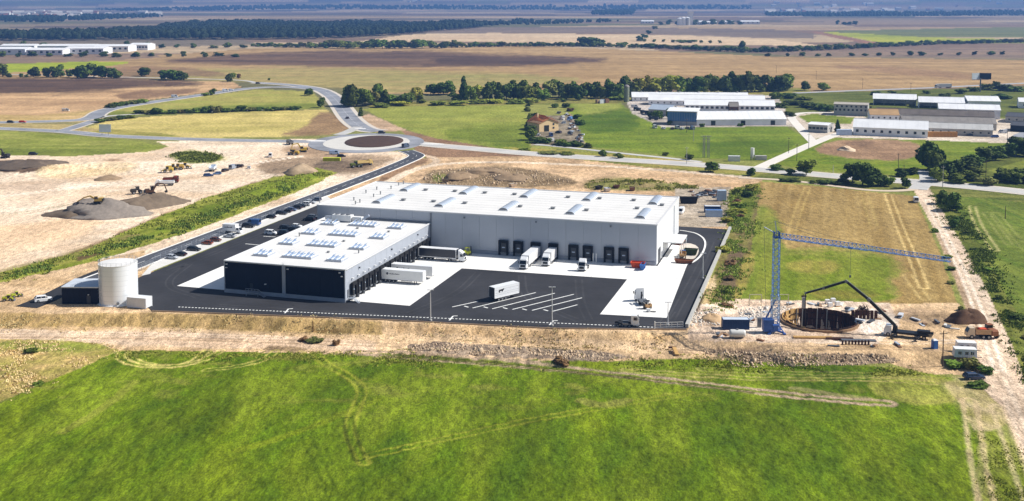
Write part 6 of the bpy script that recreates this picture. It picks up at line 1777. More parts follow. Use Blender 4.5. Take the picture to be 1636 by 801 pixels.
YEL, ORG = (206, 176, 74), (196, 84, 46)
excavator('yellow excavator with stretched arm on top of the gravel heap', P(157, 343), rad(185), (190, 160, 80), z=4.6, arm=((3.6, 3.4), (6.4, 2.6), (9.4, .8))).scale = (.85, .85, .85)
loader('pale yellow loader, leftmost of the row of four machines', P(268, 276), rad(200), YEL)
loader('yellow bulldozer, second in the row of four machines', P(276, 272.5), rad(20), YEL, 'bulldozer', True)
loader('yellow loader, third in the row of four machines', P(285, 272), rad(190), (186, 150, 70))
loader('yellow loader, rightmost in the row of four machines', P(295, 270), rad(15), YEL)
dumper('white flatbed lorry in the middle of the sandy yard', P(263, 297), rad(190), WHITE, 'flatbed_lorry', (226, 228, 230), 8.5)
dumper('rust-red dump truck behind the white flatbed lorry', P(273, 292), rad(10), (130, 56, 36), body=(120, 52, 34))
loader('dark small loader on the sand left of the brown machine', P(219, 310), rad(30), (60, 54, 44))
excavator('dark brown excavator on the sand by the spoil ridge', P(241, 311), rad(20), (84, 60, 40))
dumper('dark brown tipper parked behind the flatbed cab', P(281, 291), rad(100), (110, 58, 40), body=(90, 50, 36), L=5.5)
excavator('small black excavator on the dark soil bank at far left', P(8, 253), rad(160), (60, 56, 50))
car(53, 248, rad(5), BLACKC, 'suv', 'black car on the edge of the left green meadow', z=None)
dumper('white and blue lorry in the sandy yard by the green mound', P(340, 273), rad(95), (190, 206, 228), body=(214, 222, 232), L=8)
car(333, 282, rad(15), (40, 70, 120), 'wagon', 'blue estate car in front of the white and blue lorry', z=None)
car(347, 279, rad(200), (86, 116, 160), 'hatch', 'light blue hatchback right of the blue estate car', z=None)
for i, (x, y, c, k, lb) in enumerate(((360, 274, (52, 40, 34), 'wagon', 'brown-black car right of the yard lorry'), (372, 270, (140, 150, 164), 'van', 'grey van in the yard car row'), (380, 268, (40, 36, 34), 'suv', 'black off-roader in the yard car row'), (386, 267, (60, 44, 36), 'sedan', 'dark brown car at the yard row right end'), (398, 270, WHITE, 'hatch', 'small white car right of the yard car row'))):
    car(x, y, rad(70 + 7 * i), c, k, lb, 'cars parked in the sandy yard', z=None)
car(432, 251, rad(100), WHITE, 'van', 'white van with black rear on the sand near the roundabout', z=None, cat='van')
dumper('dark grey lorry left of the roundabout', P(463, 231), rad(120), (80, 84, 90), body=(110, 112, 116), L=6.5)
excavator('yellow excavator digging left of the roundabout', P(484, 243), rad(195), YEL)
loader('yellow wheel loader below the roundabout', P(470, 248), rad(170), (190, 156, 60))
container('site_container', 'lime-yellow low container below the roundabout', (*P(516, 258), .0), -.02, srgb_mat('lime', (190, 196, 50)), 9, 2.6, 1.8)
car(534, 247, rad(10), (150, 170, 200), 'van', 'light blue van below the roundabout', z=None, cat='van')
car(546, 251, rad(0), (26, 30, 42), 'wagon', 'black estate car right of the light blue van', z=None)
dumper('yellow articulated dump truck in the earth right of the lime container', P(582, 265), rad(30), (206, 178, 110), body=(214, 186, 120), L=9)
loader('dark green roller left of the yellow dump truck', P(568, 268), rad(30), (96, 106, 40), 'road_roller')
VG = 'vehicles driving on the roads'
car(648, 236, rad(60), (70, 84, 104), 'van', 'blue-grey van on the roundabout right side', VG, z=.2, cat='van')
car(610, 214, rad(0), (60, 60, 64), 'suv', 'dark car at the top of the roundabout', VG, z=.2)
car(555, 190, rad(115), (40, 44, 52), 'sedan', 'dark car on the road curving uphill', VG, z=.15)
car(17, 197, rad(0), (34, 40, 50), 'suv', 'dark car on the left road near the image edge', VG, z=.2)
car(36, 196.5, rad(0), (200, 50, 30), 'wagon', 'bright red car on the left road', VG, z=.2)
car(105, 178, rad(0), (216, 214, 208), 'van', 'white van in the brown field left of the road loop', z=None, cat='van')
car(279, 156, rad(10), (200, 206, 214), 'van', 'white van on the upper slip road', VG, z=.2, cat='van')
car(360, 146.5, rad(10), WHITE, 'van', 'white van, left one at the slip road top', VG, z=.2, cat='van'); car(369, 145, rad(10), WHITE, 'suv', 'white car, right one at the slip road top', VG, z=.2)
car(412, 134.5, rad(20), (30, 34, 44), 'suv', 'dark car where the road curves at the top', VG, z=.2)
# near the dirt track
dt = dumper('tan dump truck with small orange load at the dirt track edge', P(1563, 540), rad(176), (206, 186, 160), body=(186, 150, 112), L=6.2)
link('load', MB().box(-1.0, .1, 1.5, 1.6, 1.7, 1.0).mesh('load', srgb_mat('load_orange', (200, 76, 40), var=.2)), dt)
loader('brown loader beside the tan dump truck', P(1580, 538), rad(100), (140, 90, 60))
tl = thing('portable_toilet', 'bright blue portable toilet cabin by the utility pole', 'toilet', (*P(1493, 557), -.1), .1)
link('cabin', MB().box(0, 0, .1, 1.2, 1.2, 2.1).mesh('cabin', srgb_mat('toilet_blue', (44, 96, 176), rough=.5)), tl); link('roof', MB().loft([[(-.63, -.63, 2.2), (.63, -.63, 2.2), (.63, .63, 2.2), (-.63, .63, 2.2)], [(-.4, -.4, 2.42), (.4, -.4, 2.42), (.4, .4, 2.42), (-.4, .4, 2.42)]]).mesh('roof', M_WHITE), tl); link('door', MB().box(0, -.62, .15, .8, .05, 1.9).mesh('door', srgb_mat('toilet_door', (70, 124, 200))), tl)


def caravan(label, px, py, rz, c, L=5.2):
    t = thing('site_trailer', label, 'caravan', P(px, py), rz); h = L / 2
    link('body', MB().loft([[(-h, -1.1, .6), (-h, 1.1, .6), (-h + .15, 1.1, 2.5), (-h + .15, -1.1, 2.5)], [(h, -1.1, .6), (h, 1.1, .6), (h - .15, 1.1, 2.5), (h - .15, -1.1, 2.5)]]).mesh('body', paint_mat(c)), t)
    link('roof', MB().box(0, 0, 2.49, L - .2, 2.3, .12).mesh('roof', M_WHITE), t)
    for x in (-1.3, .2, 1.5): link('window', MB().box(x, -1.11, 1.3, .8, .05, .7).mesh('window', M_GLASS), t)
    rb = MB()
    for k in range(12): rb.box(-h + .4 + k * (L - .8) / 11, -1.12, .65, .08, .05, 1.75)
    link('cladding_rib', rb.mesh('cladding_rib', M_WHITE), t)
    for s in (-1, 1): add_wheel(t, 0, s * 1.0, .36, .25)
    link('drawbar', MB().bar((h, 0, .5), (h + 1.3, 0, .45), .14).mesh('drawbar', M_CHASS), t)


caravan('pale grey site trailer nearest the blue car', 1541, 573, rad(-8), (196, 208, 224))
caravan('white site trailer half hidden behind the grey one', 1543, 563, rad(-8), (222, 226, 232), 4.6)
car(1556, 600, rad(4), (40, 56, 84), 'wagon', 'dark blue estate car parked beside the dirt track', z=None)
car(1463, 323, rad(75), WHITE, 'van', 'white van on the dirt track near the main road junction', z=None, cat='van')
up_me = MB().tube((0, 0, -.3), (0, 0, 8.4), .17, .12, n=8)
M_POLE = srgb_mat('pole_wood', (92, 78, 66), rough=.9, var=.2)


def utility_pole(px, py, label, h=8.0, arms=True, group='wooden utility poles', m=None):
    t = thing('utility_pole', label, 'utility pole', P(px, py), 0.1, group)
    link('pole', MB().tube((0, 0, -.3), (0, 0, h), .17, .11, n=7).mesh('pole', m or M_POLE), t)
    if arms:
        a = link('crossarm', MB().box(0, 0, h - .8, 1.8, .14, .14).mesh('crossarm', m or M_POLE), t)
        for x in (-.8, 0, .8): link('insulator', MB().tube((x, 0, h - .66), (x, 0, h - .4), .07, n=6).mesh('insulator', M_WHITE), a)


utility_pole(1506, 580, 'dark utility pole standing right of the blue toilet', 8.6)
for i, (x, y, h, lb) in enumerate(((1097, 262, 9, 'pale pole left of the twin pylon'), (1108, 226, 9, 'yellowish pole standing in the bright green field'), (1097, 212, 9, 'grey pole at the edge of the parked cars'), (1273, 257, 9, 'dark pole at the start of the farm road'),
        (1260, 245, 9, 'dark pole in the green field corner beside the farm road'), (1292, 238, 9, 'pole beside the farm road bend'), (1435, 274, 9, 'pole before the riding arena grass'), (1506, 300, 10, 'pale pole right of the junction'), (1331, 277, 4, 'short white post beside the main road'), (1444, 283, 6, 'pole among the junction bushes'), (1575, 282, 8, 'grey pole in the right thicket'),
        (1609, 232, 9, 'dark pole at the right farmyard edge'), (1378, 142, 10, 'dark pole left of the highway middle'), (1304, 128, 10, 'far pole in the brown field, left'), (1240, 118, 10, 'far pole in the brown field, leftmost'), (1455, 150, 10, 'dark pole beside the highway'), (1606, 350, 5, 'thin post in the right-hand field'))):
    utility_pole(x, y, lb, h, arms=h > 6, m=M_CONC2 if 'pale' in lb or 'white' in lb or 'yellow' in lb else None)
# twin lattice pylon in the green field
t = thing('pylon', 'pale twin lattice mast beside the main road bushes', 'pylon', P(1128, 252), 0)
for s in (-1, 1):
    m1 = MB(); lattice(m1, (s * 1.3, 0, -.3), (s * 1.1, 0, 12), .9, 1.4, .07); link('lattice_leg', m1.mesh('lattice_leg', M_CONC2), t)
link('crossarm', MB().box(0, 0, 11.5, 6, .25, .25).box(0, 0, 9.8, 5, .2, .2).mesh('crossarm', M_CONC2), t)
# small workyard beside the main road
container('site_container', 'small white container at the farm road mouth', (*P(1164, 258), 0), -.1, M_CONT, 6, 2.5, 2.8)
t = thing('mixing_plant', 'little concrete mixing plant beside the farm road mouth', 'plant', P(1208, 256), 0)
link('silo', MB().tube((-2, 0, 2), (-2, 0, 6.5), 1.0, n=14).tube((-2, 0, .6), (-2, 0, 2), .3, 1.0, n=14).mesh('silo', M_WHITE), t); link('hopper', MB().box(2.5, 0, .2, 6, 2.4, 2.2).mesh('hopper', M_CONC2), t); link('frame', MB().bar((-2.8, -.8, 0), (-2.8, -.8, 3), .2).bar((-1.2, -.8, 0), (-1.2, -.8, 3), .2).bar((-1.2, .8, 0), (-1.2, .8, 3), .2).bar((-2.8, .8, 0), (-2.8, .8, 3), .2).mesh('frame', M_STEEL), t)
t = thing('direction_sign', 'white road sign board on posts beside the left road', 'sign', (*P(168, 216.5), .0), 0)
link('board', MB().box(0, 0, 2.0, 7.5, .15, 5.0).mesh('board', M_WHITE), t); link('post', MB().tube((-2, .15, 0), (-2, .15, 6), .12, n=6).tube((2, .15, 0), (2, .15, 6), .12, n=6).mesh('post', M_STEEL), t)
# V-shaped billboard over the highway
t = thing('billboard', 'tall V-shaped billboard on a mast beside the highway', 'billboard', P(1566, 147), 0)
Yb = P(1566, 147)[1]; k_ = Yb / FPX
link('mast', MB().tube((0, 0, 0), (0, 0, 22 * k_), .7, .6, n=10).mesh('mast', M_STEEL), t)
link('board', MB().box(-4, 1.5, 20 * k_, 8.5, .4, 10 * k_, rz=.35).mesh('board', srgb_mat('board_pale', (206, 212, 218))), t); link('board', MB().box(5, 1.5, 20 * k_, 10, .4, 10 * k_, rz=-.3).mesh('board', srgb_mat('board_dark', (44, 48, 54))), t)
link('catwalk', MB().box(0, .5, 19.3 * k_, 15, 1.2, .3).mesh('catwalk', M_STEEL), t)
tr = trailer('white lorry driving on the highway behind the farm', (*P(1509, 141), .15), rad(180 + 3), (226, 226, 226), WHITE, 13.0, name='articulated_lorry', cat='truck', group=VG); tractor('', None, 0, root=tr, x_off=6.4)
# debris behind the hall
for i, (x, y, c, lb) in enumerate(((712, 292, (150, 134, 110), 'grey-brown rubble crate behind the hall, left'), (735, 285, (60, 54, 46), 'dark skip box behind the hall earth heaps'), (819, 299, (196, 180, 160), 'pale crate by the hall rear edge'), (957, 303, (40, 36, 32), 'black crate in the debris behind the hall'), (985, 302, (92, 60, 44), 'rusty crate in the debris behind the hall'),
                               (1010, 305, (120, 90, 70), 'brown crate in the debris behind the hall'), (970, 306, (206, 206, 206), 'white crate in the debris behind the hall'), (1000, 299, (84, 76, 66), 'grey-brown crate in the debris behind the hall'))):
    skip(lb, x, y, .3 * i, c, 3.4, z=.1, Hh=1.5)

bm_ = thing('timber_beam', 'leaning timber beam lying down the bank below the yard corner', 'beam', P(1077, 546), 0)
A = Vector((*inv_px(1082, 569), 0)) - Vector((*P(1077, 546), 0)); A.z = zf1(*inv_px(1082, 569)) - zf1(*P(1077, 546)) + .3
link('beam', MB().bar((0, 0, .8), A, .9, .35).mesh('beam', M_TIMB), bm_); link('cross_beam', MB().bar((-1.2, 1, .5), (.6, 1.4, .4), .4).mesh('cross_beam', M_RUST), bm_)
sg = thing('swing_gate', 'white tubular gate lying open at the yard front right corner', 'gate', (*P(1046, 526), .06), rad(6))
g_ = MB()
for z in (.4, 1.0, 1.6): g_.bar((0, 0, z), (7.5, 0, z), .1)
for k in range(6): g_.bar((k * 1.5, 0, .2), (k * 1.5, 0, 1.6), .1)
link('gate_frame', g_.mesh('gate_frame', M_WHITE), sg); link('gate_post', MB().tube((0, 0, 0), (0, 0, 2.0), .12, n=8).mesh('gate_post', M_WHITE), sg)
ff = thing('forklift', 'lime-yellow forklift in front of the black lorry cab', 'forklift', (*P(747, 408), .09), rad(20))
link('body', MB().box(-.2, 0, .3, 2.4, 1.4, 1.0).box(-1.0, 0, 1.3, .7, 1.3, .4).mesh('body', srgb_mat('lime', (190, 196, 50))), ff)
link('overhead_guard', MB().bar((-.8, -.6, 1.3), (-.7, -.6, 2.5), .1).bar((-.8, .6, 1.3), (-.7, .6, 2.5), .1).bar((.7, -.6, 1.3), (.5, -.6, 2.5), .1).bar((.7, .6, 1.3), (.5, .6, 2.5), .1).box(-.1, 0, 2.5, 1.4, 1.3, .1).mesh('overhead_guard', srgb_mat('lime', (190, 196, 50))), ff)
link('fork_mast', MB().bar((1.2, -.4, .1), (1.2, -.4, 2.9), .14).bar((1.2, .4, .1), (1.2, .4, 2.9), .14).mesh('fork_mast', M_CHASS), ff)
for x in (-.8, .7):
    for s in (-1, 1): add_wheel(ff, x, s * .7, .36, .28)
loader('lime-yellow mini loader at the far left below the verge', P(13, 481), rad(10), (186, 190, 50)).scale = (.55, .55, .55); loader('second lime-yellow mini loader, right of the first at far left', P(26, 475), rad(40), (170, 180, 50)).scale = (.5, .5, .5)

CL = ((1193, 503), (1200, 514), (1222, 500), (1262, 487), (1296, 486), (1310, 488), (1347, 487), (1356, 497), (1372, 519), (1392, 519), (1404, 511), (1412, 533), (1410, 500), (1440, 507), (1461, 512), (1476, 520), (1496, 516), (1512, 522), (1528, 526), (1395, 553), (1432, 552), (1335, 553), (1218, 545), (1150, 538), (1160, 534))
rc_ = random.Random(12)
for i, (x, y) in enumerate(sorted(CL)):
    t = thing('material_stack', '%s building stack round the pit, %s from the left' % (JN[i % 7], ordn(i)), 'stack', P(x, y), rc_.uniform(0, 3), 'stacks of building material round the pit')
    for k in range(rc_.randint(1, 3)):
        link('board_pack', MB().box(rc_.uniform(-.5, .5), rc_.uniform(-.5, .5), k * .34 - .05, rc_.uniform(1.2, 3.2), rc_.uniform(.5, 1.2), .32, rz=rc_.uniform(-.4, .4)).mesh('board_pack', srgb_mat('junk_%d' % ((i + k) % 7), JC[(i + k) % 7])), t)
# ------------------------------------------------------------------ farm sheds, houses
M_RFW = srgb_mat('shed_roof_white', (232, 232, 232), rough=.6, var=.1, scale=.15)
M_RFG = srgb_mat('shed_roof_grey', (136, 130, 124), rough=.8, var=.2, scale=.2)
M_RFD = srgb_mat('shed_roof_dark', (104, 96, 90), rough=.85, var=.25, scale=.2)
M_RFT = srgb_mat('shed_roof_tan', (176, 142, 100), rough=.85, var=.2, scale=.2)
M_WLW = srgb_mat('shed_wall_white', (230, 232, 236), rough=.8, var=.1, scale=.3)
M_WLG = srgb_mat('shed_wall_grey', (172, 171, 168), rough=.85, var=.15, scale=.3)
M_OPEN = srgb_mat('shed_dark', (40, 42, 46), rough=.9)
M_WIN = srgb_mat('window_dark', (46, 56, 70), rough=.2, spec=.5)
MESHC = {}


def shed(name, label, px0, px1, y0, y1, depth, eave, ridge, wall=M_WLW, roof=M_RFW, windows=0, doors=0, cat='shed', open_front=False, vents=0, group=None, win=(1.1, 1.1), gable_win=False, lean=0.0, panels=0):
    """base front edge from pixel (px0,y0) to (px1,y1); depth back from it"""
    a, b = Vector(P(px0, y0)), Vector(P(px1, y1)); L = (b - a).length; rz = math.atan2(b.y - a.y, b.x - a.x)
    t = thing(name, label, cat, (a.x, a.y, zf1(a.x, a.y) - .1), rz, group)
    D = depth
    if open_front:
        link('wall', MB().box(L / 2, D - .15, 0, L, .3, eave).box(.15, D / 2, 0, .3, D - .32, eave).box(L - .15, D / 2, 0, .3, D - .32, eave).mesh('wall', wall), t)
        n = max(2, int(L / 8))
        pm = MB().box(0, 0, 0, .35, .35, eave).mesh('post', M_WLG)
        for k in range(1, n): link('post', pm, t, (L * k / n, .3, 0))
    else:
        link('wall', MB().prism([(0, 0), (D, 0), (D, eave), (D / 2, ridge), (0, eave)], 0, L, 'x').mesh('wall', wall), t)
    ov = .5; sl = (ridge - eave) / (D / 2)
    rf = MB().prism([(-ov, eave - sl * ov + .06), (D / 2, ridge + .06), (D + ov, eave - sl * ov + .06), (D + ov, eave - sl * ov + .28), (D / 2, ridge + .28), (-ov, eave - sl * ov + .28)], -.4, L + .4, 'x')
    r = link('roof', rf.mesh('roof', roof), t)
    if panels:
        rb = MB().bar((0, -ov, eave - sl * ov + .3), (0, D / 2, ridge + .3), .1, .1).mesh('roof_seam', roof)
        for k in range(panels): link('roof_seam', rb, r, (L * (k + .5) / panels, 0, 0))
    ridge_me = MB().box(L / 2, D / 2, ridge + .26, L + .6, .5, .14).mesh('ridge_cap', roof); link('ridge_cap', ridge_me, r)
    for k in range(vents): link('roof_vent', MB().box(L * (k + .5) / vents, D / 2, ridge + .3, 1.2, .9, .9).mesh('roof_vent', M_WLG), r)
    if windows:
        wm = MB().box(0, -.02, 0, win[0], .14, win[1]).mesh('window', M_WIN); fm = MB().box(0, -.05, -.12, win[0] + .3, .16, .12).mesh('sill', M_WHITE)
        for k in range(windows):
            o = link('window', wm, t, (L * (k + .5) / windows, 0, eave * .42)); link('sill', fm, o)
    for k in range(doors):
        link('door', MB().box(L * (k + .6) / max(doors, 1) - 1, -.03, .1, 3.0, .16, min(3.2, eave * .8)).mesh('door', M_OPEN if k % 2 else M_WIN), t)
    if gable_win:
        for yy in (D * .3, D * .7): link('window', MB().box(L + .02, yy, eave * .4, .12, 1.0, 1.1).mesh('window', M_WIN), t)
    return t


FG1 = 'white livestock sheds left of the farm road'
shed('livestock_shed', 'rearmost long white-roofed livestock shed under the tree row', 1010, 1196, 162, 163, 16, 3.6, 7.0, windows=20, roof=M_RFW, vents=6, group=FG1, panels=12)
shed('livestock_shed', 'second long white-roofed livestock shed from the back', 1036, 1222, 168, 171, 20, 4.0, 8.0, windows=18, group=FG1, panels=12)
shed('livestock_shed', 'white livestock shed with a row of dark windows and gabled porch', 1094, 1238, 177, 179, 18, 4.5, 8.0, windows=18, group=FG1, win=(2.2, 1.8), panels=10, vents=0)
p_ = shed('shed_porch', 'little brown gabled porch on the windowed livestock shed', 1166, 1180, 180, 180, 6, 4.8, 7.6, wall=srgb_mat('porch_brown', (96, 72, 58)), roof=M_RFG, windows=2)
shed('feed_silo_shed', 'low grey-roofed shed between the rear barns and the glass hall', 1036, 1070, 184, 186, 16, 4.5, 7.5, wall=M_WLG, roof=srgb_mat('shed_roof_blue', (170, 182, 196)), windows=4)
shed('livestock_shed', 'front white livestock shed stretching right along the bright field', 1113, 1256, 201, 200, 22, 4.2, 8.6, windows=0, doors=3, group=FG1, panels=14, vents=0)
# glass-fronted hall
a, b = Vector(P(1066, 199.5)), Vector(P(1113, 201)); L = (b - a).length
gh = thing('glass_hall', 'tall blue glass-fronted hall with white roof left of front shed', 'hall', (a.x, a.y, -.1), math.atan2(b.y - a.y, b.x - a.x))
link('wall', MB().box(L / 2, 8.2, 0, L, 15.6, 9.5).mesh('wall', M_WLG), gh)
link('base_wall', MB().box(L / 2, .2, 0, L, .5, 2.4).mesh('base_wall', M_WLG), gh)
for k in range(12):
    link('glass_panel', MESHC.setdefault('gp', MB().box(0, 0, 0, L / 12 - .12, .16, 6.2).mesh('glass_panel', srgb_mat('facade_blue', (74, 116, 172), rough=.2, var=.12, scale=.4, spec=.6))), gh, (L / 12 * (k + .5), .2, 2.7))
link('roof', MB().prism([(-.6, 9.3), (16.5, 10.2), (16.5, 10.6), (-.6, 9.7)], -.5, L + .5, 'x').mesh('roof', M_RFW), gh)
tw_ = thing('silo_tower', 'grey-green silo tower left of the livestock sheds', 'silo', P(1001, 163), 0)
link('shaft', MB().tube((0, 0, -.2), (0, 0, 12.5), 2.3, n=16).mesh('shaft', srgb_mat('silo_green', (120, 128, 108), var=.2)), tw_); link('dome', MB().loft([[(r * math.cos(2 * PI * k / 16), r * math.sin(2 * PI * k / 16), z) for k in range(16)] for r, z in ((2.4, 12.4), (2.1, 13.4), (1.2, 14.2), (.2, 14.5))]).mesh('dome', M_RFG), tw_)
# farm on the right
FG2 = 'barns of the right-hand farm'
b1 = shed('farm_office', 'grey two-storey farm building with window rows beside the pasture', 1332, 1386, 184, 186, 16, 8.2, 9.0, wall=M_WLG, roof=srgb_mat('roof_beige', (176, 168, 156)), windows=8, cat='building', win=(1.4, 1.6), gable_win=True)
for k in range(8): link('window', bpy.data.meshes['window'] if False else MB().box(0, -.02, 0, 1.4, .14, 1.3).mesh('window', M_WIN), b1, (27 * (k + .5) / 8 + .6, 0, 6.2))
shed('open_barn', 'leftmost open-fronted white-roofed barn at the back of the farm', 1395, 1464, 168, 170, 20, 5.2, 8.6, open_front=True, group=FG2, cat='barn', panels=8)
shed('open_barn', 'white-roofed barn right of the open-fronted one', 1468, 1541, 173, 175, 20, 4.8, 8.4, open_front=True, group=FG2, cat='barn', panels=8)
shed('open_barn', 'white-roofed barn at the back right of the farm', 1546, 1598, 174, 175, 22, 6.2, 9.2, wall=M_WLW, windows=5, group=FG2, cat='barn', panels=6)
shed('barn', 'white-roofed barn behind the long grey-brown ones', 1500, 1598, 188, 191, 20, 6.5, 9.4, windows=0, doors=2, group=FG2, cat='barn', panels=8, gable_win=True)
shed('barn', 'long dark grey-brown barn in the middle of the farm', 1400, 1588, 190, 197, 16, 4.2, 7.2, wall=M_WLG, roof=M_RFD, windows=14, group=FG2, cat='barn', panels=12, gable_win=True)
shed('barn', 'tan-roofed barn behind the big white front barn', 1390, 1436, 193, 194, 16, 4.4, 7.6, wall=M_WLW, roof=M_RFT, windows=5, group=FG2, cat='barn', gable_win=True)
shed('barn', 'long mottled grey barn behind the farmyard vehicles', 1442, 1592, 205, 209, 18, 4.4, 7.4, wall=M_WLG, roof=M_RFG, windows=14, group=FG2, cat='barn', panels=12, gable_win=True)
shed('barn', 'low grey barn at the farmyard front, right of the white one', 1484, 1586, 215, 219, 14, 4.2, 7.0, wall=M_WLG, roof=srgb_mat('roof_pale', (190, 188, 184), var=.15, scale=.2), windows=8, group=FG2, cat='barn', panels=8, gable_win=True)
shed('barn', 'big white front barn with dark windows above the arena', 1363, 1482, 216, 221, 20, 5.2, 9.4, windows=9, group=FG2, cat='barn', win=(1.6, 1.6), panels=12, gable_win=True)
shed('office_house', 'small white flat house beside the curving farm road', 1291, 1322, 211, 213, 14, 5.0, 5.8, wall=M_WLG, windows=5, cat='house', win=(2.0, 1.5), gable_win=True)
shed('barn', 'dark-roofed shed at the right edge of the farm', 1606, 1680, 196, 200, 26, 4.4, 6.0, wall=M_WLG, roof=srgb_mat('roof_char', (74, 76, 82)), windows=6, cat='barn')
shed('barn', 'lower dark-roofed shed at the right edge, nearer one', 1614, 1680, 210, 214, 18, 4.0, 5.6, wall=M_OPEN, roof=srgb_mat('roof_char', (74, 76, 82)), windows=0, cat='barn')
shed('barn', 'small white shed cut by the right edge behind the farm', 1628, 1660, 173, 174, 18, 5, 7.5, windows=2, cat='barn')
container('site_container', 'blue-white container before the big white barn', (*P(1338, 216.5), 0), -.05, srgb_mat('cont_pale', (186, 202, 226)), 9, 3, 3.6)
for i, (x, y, c, k, lb) in enumerate(((1532, 216, (120, 140, 180), 'van', 'blue-grey van in the right farmyard'), (1568, 217, WHITE, 'van', 'white van in the right farmyard'), (1589, 220, (44, 80, 150), 'suv', 'blue car at the farmyard end'), (1548, 217.5, (60, 70, 90), 'wagon', 'dark car between the farmyard vans'),
        (1602, 213, (206, 210, 216), 'van', 'pale van behind the farmyard barn end'), (1231, 186, (60, 96, 150), 'van', 'blue van right of the livestock sheds'), (1246, 187, (40, 60, 90), 'suv', 'dark blue car right of the livestock sheds'))):
    car(x, y, rad(170 + 3 * i), c, k, lb, 'vehicles in the farmyards', z=None, cat='van' if k == 'van' else 'car')
bl = thing('straw_stack', 'tan stack of straw bales in the right farmyard', 'bales', P(1503, 219), -.05)
for k in range(9):
    for j in range(2): link('bale', MESHC.setdefault('bale', MB().box(0, 0, 0, 2.0, 2.2, 1.6).mesh('bale', srgb_mat('straw', (176, 128, 70), var=.25, scale=1))), bl, (-8 + 2.1 * k, 0, j * 1.62))
for i, (x, y) in enumerate(((1046, 205), (1060, 206.5), (1074, 207), (1082, 206), (1090, 207), (1098, 206), (1106, 207))):
    car(x, y, rad(100), (WHITE, WHITE, (60, 62, 66), SILV, WHITE, GREY, (120, 140, 170))[i], ('van', 'wagon', 'hatch')[i % 3], '%s, %s from the left in front of the glass hall' % (('white van', 'white car', 'dark car', 'silver van', 'white estate', 'grey car', 'blue-grey van')[i], ordn(i)), 'vehicles parked before the glass hall', z=None, cat='van' if i % 3 == 0 else 'car')
for i, (x, y, lb) in enumerate(((1018, 177, 'dark lorry left of the shed yard'), (1030, 182, 'dark lorry in the shed yard'), (1044, 192, 'dark blue lorry beside the glass hall'))):
    dumper(lb, P(x, y), rad(120 + 20 * i), (52, 60, 70), body=(70, 78, 88), L=7)
car(1014, 172, rad(0), SILV, 'van', 'pale van at the top of the shed yard', z=None, cat='van')
t = thing('machinery_heap', 'grey-white heap of old machinery in the field corner', 'heap', P(961, 165), 0.1)
for k in range(6): link('machine', MB().box(rj.uniform(-5, 5), rj.uniform(-3, 3), 0, rj.uniform(2, 4), rj.uniform(1.5, 3), rj.uniform(1.5, 3.4), rz=rj.uniform(0, 3)).mesh('machine', srgb_mat('junk_%d' % (k % 7), JC[k % 7])), t)

# ---- the tan house
a, b = Vector(P(861.5, 211)), Vector(P(893, 209)); L = (b - a).length; rz = math.atan2(b.y - a.y, b.x - a.x)
ho = thing('house', 'tan gabled house with orange-brown roof and dark garage door', 'house', (a.x, a.y, -.1), rz + .04)
D = 15.0; E = 5.6; R_ = 9.6
M_HW = srgb_mat('render_cream', (224, 196, 150), rough=.85, var=.08); M_HR = srgb_mat('roof_tile', (182, 116, 72), rough=.85, var=.25, scale=.6)
link('wall', MB().prism([(0, 0), (L, 0), (L, E), (L * .5, R_ - 1.4), (0, E)], 0, D, 'y').mesh('wall', M_HW), ho)
rr = MB()
rr._add([(-.7, -.6, E - .3), (L * .5, -.6, R_ - 1.3), (L * .5, 5, R_ + .4), (L * .5, D + .6, R_ + .4), (-.7, D + .6, E - .3)], [(0, 1, 2, 3, 4)])
rr._add([(L + .7, -.6, E - .3), (L * .5, -.6, R_ - 1.3), (L * .5, 5, R_ + .4), (L * .5, D + .6, R_ + .4), (L + .7, D + .6, E - .3)], [(4, 3, 2, 1, 0)])
link('roof', rr.mesh('roof', M_HR, fix=False), ho)
tl_ = bpy.data.objects[[o.name for o in ho.children if o.name.startswith('roof')][0]]
cs = MB()
for k in range(9):
    x = -.7 + (L * .5 + .7) * k / 8; z = E - .3 + (R_ + .7 - E) * k / 8
    cs.bar((x, 1.5 if k > 6 else -.5, z - (.9 if k > 6 else 0) + .1), (x, D + .6, z + .1), .16); cs.bar((L - x, 1.5 if k > 6 else -.5, z - (.9 if k > 6 else 0) + .1), (L - x, D + .6, z + .1), .16)
link('tile_course', cs.mesh('tile_course', M_HR), tl_)['kind'] = 'stuff'
link('chimney', MB().box(L * .35, D * .7, R_ - 1.5, .9, .9, 2.8).mesh('chimney', M_HW), tl_)
link('garage_door', MB().box(L * .38, -.06, .1, 3.6, .16, 4.0).mesh('garage_door', srgb_mat('garage_black', (34, 38, 30))), ho)
for x, z in ((L * .74, 1.6), (L * .74, 4.0)): link('window', MB().box(x, -.05, z, 1.3, .14, 1.2).mesh('window', M_WIN), ho)
for y in (4, 9): link('window', MB().box(L + .03, y, 2.0, .14, 1.3, 1.3).mesh('window', M_WIN), ho)
shed('house_annex', 'low lean-to with brown roof left of the tan house', 851, 862, 207, 208, 10, 3.2, 5.0, wall=M_HW, roof=srgb_mat('roof_brown2', (150, 92, 66), var=.2), windows=1, cat='shed')
for i, (x, y, c, k, lb) in enumerate(((880, 218, (50, 92, 150), 'van', 'blue van in front of the tan house'), (892, 213, (66, 70, 80), 'suv', 'dark car right of the house front'), (858, 217, WHITE, 'hatch', 'small white car left of the house front'), (878, 227, (216, 216, 216), 'van', 'white van at the house drive'), (910, 192, (90, 130, 190), 'van', 'light blue van behind the house'), (906, 184, (200, 206, 214), 'wagon', 'pale car behind the house'))):
    car(x, y, rad(100 + 35 * i), c, k, lb, 'vehicles round the tan house', z=None, cat='van' if k == 'van' else 'car')
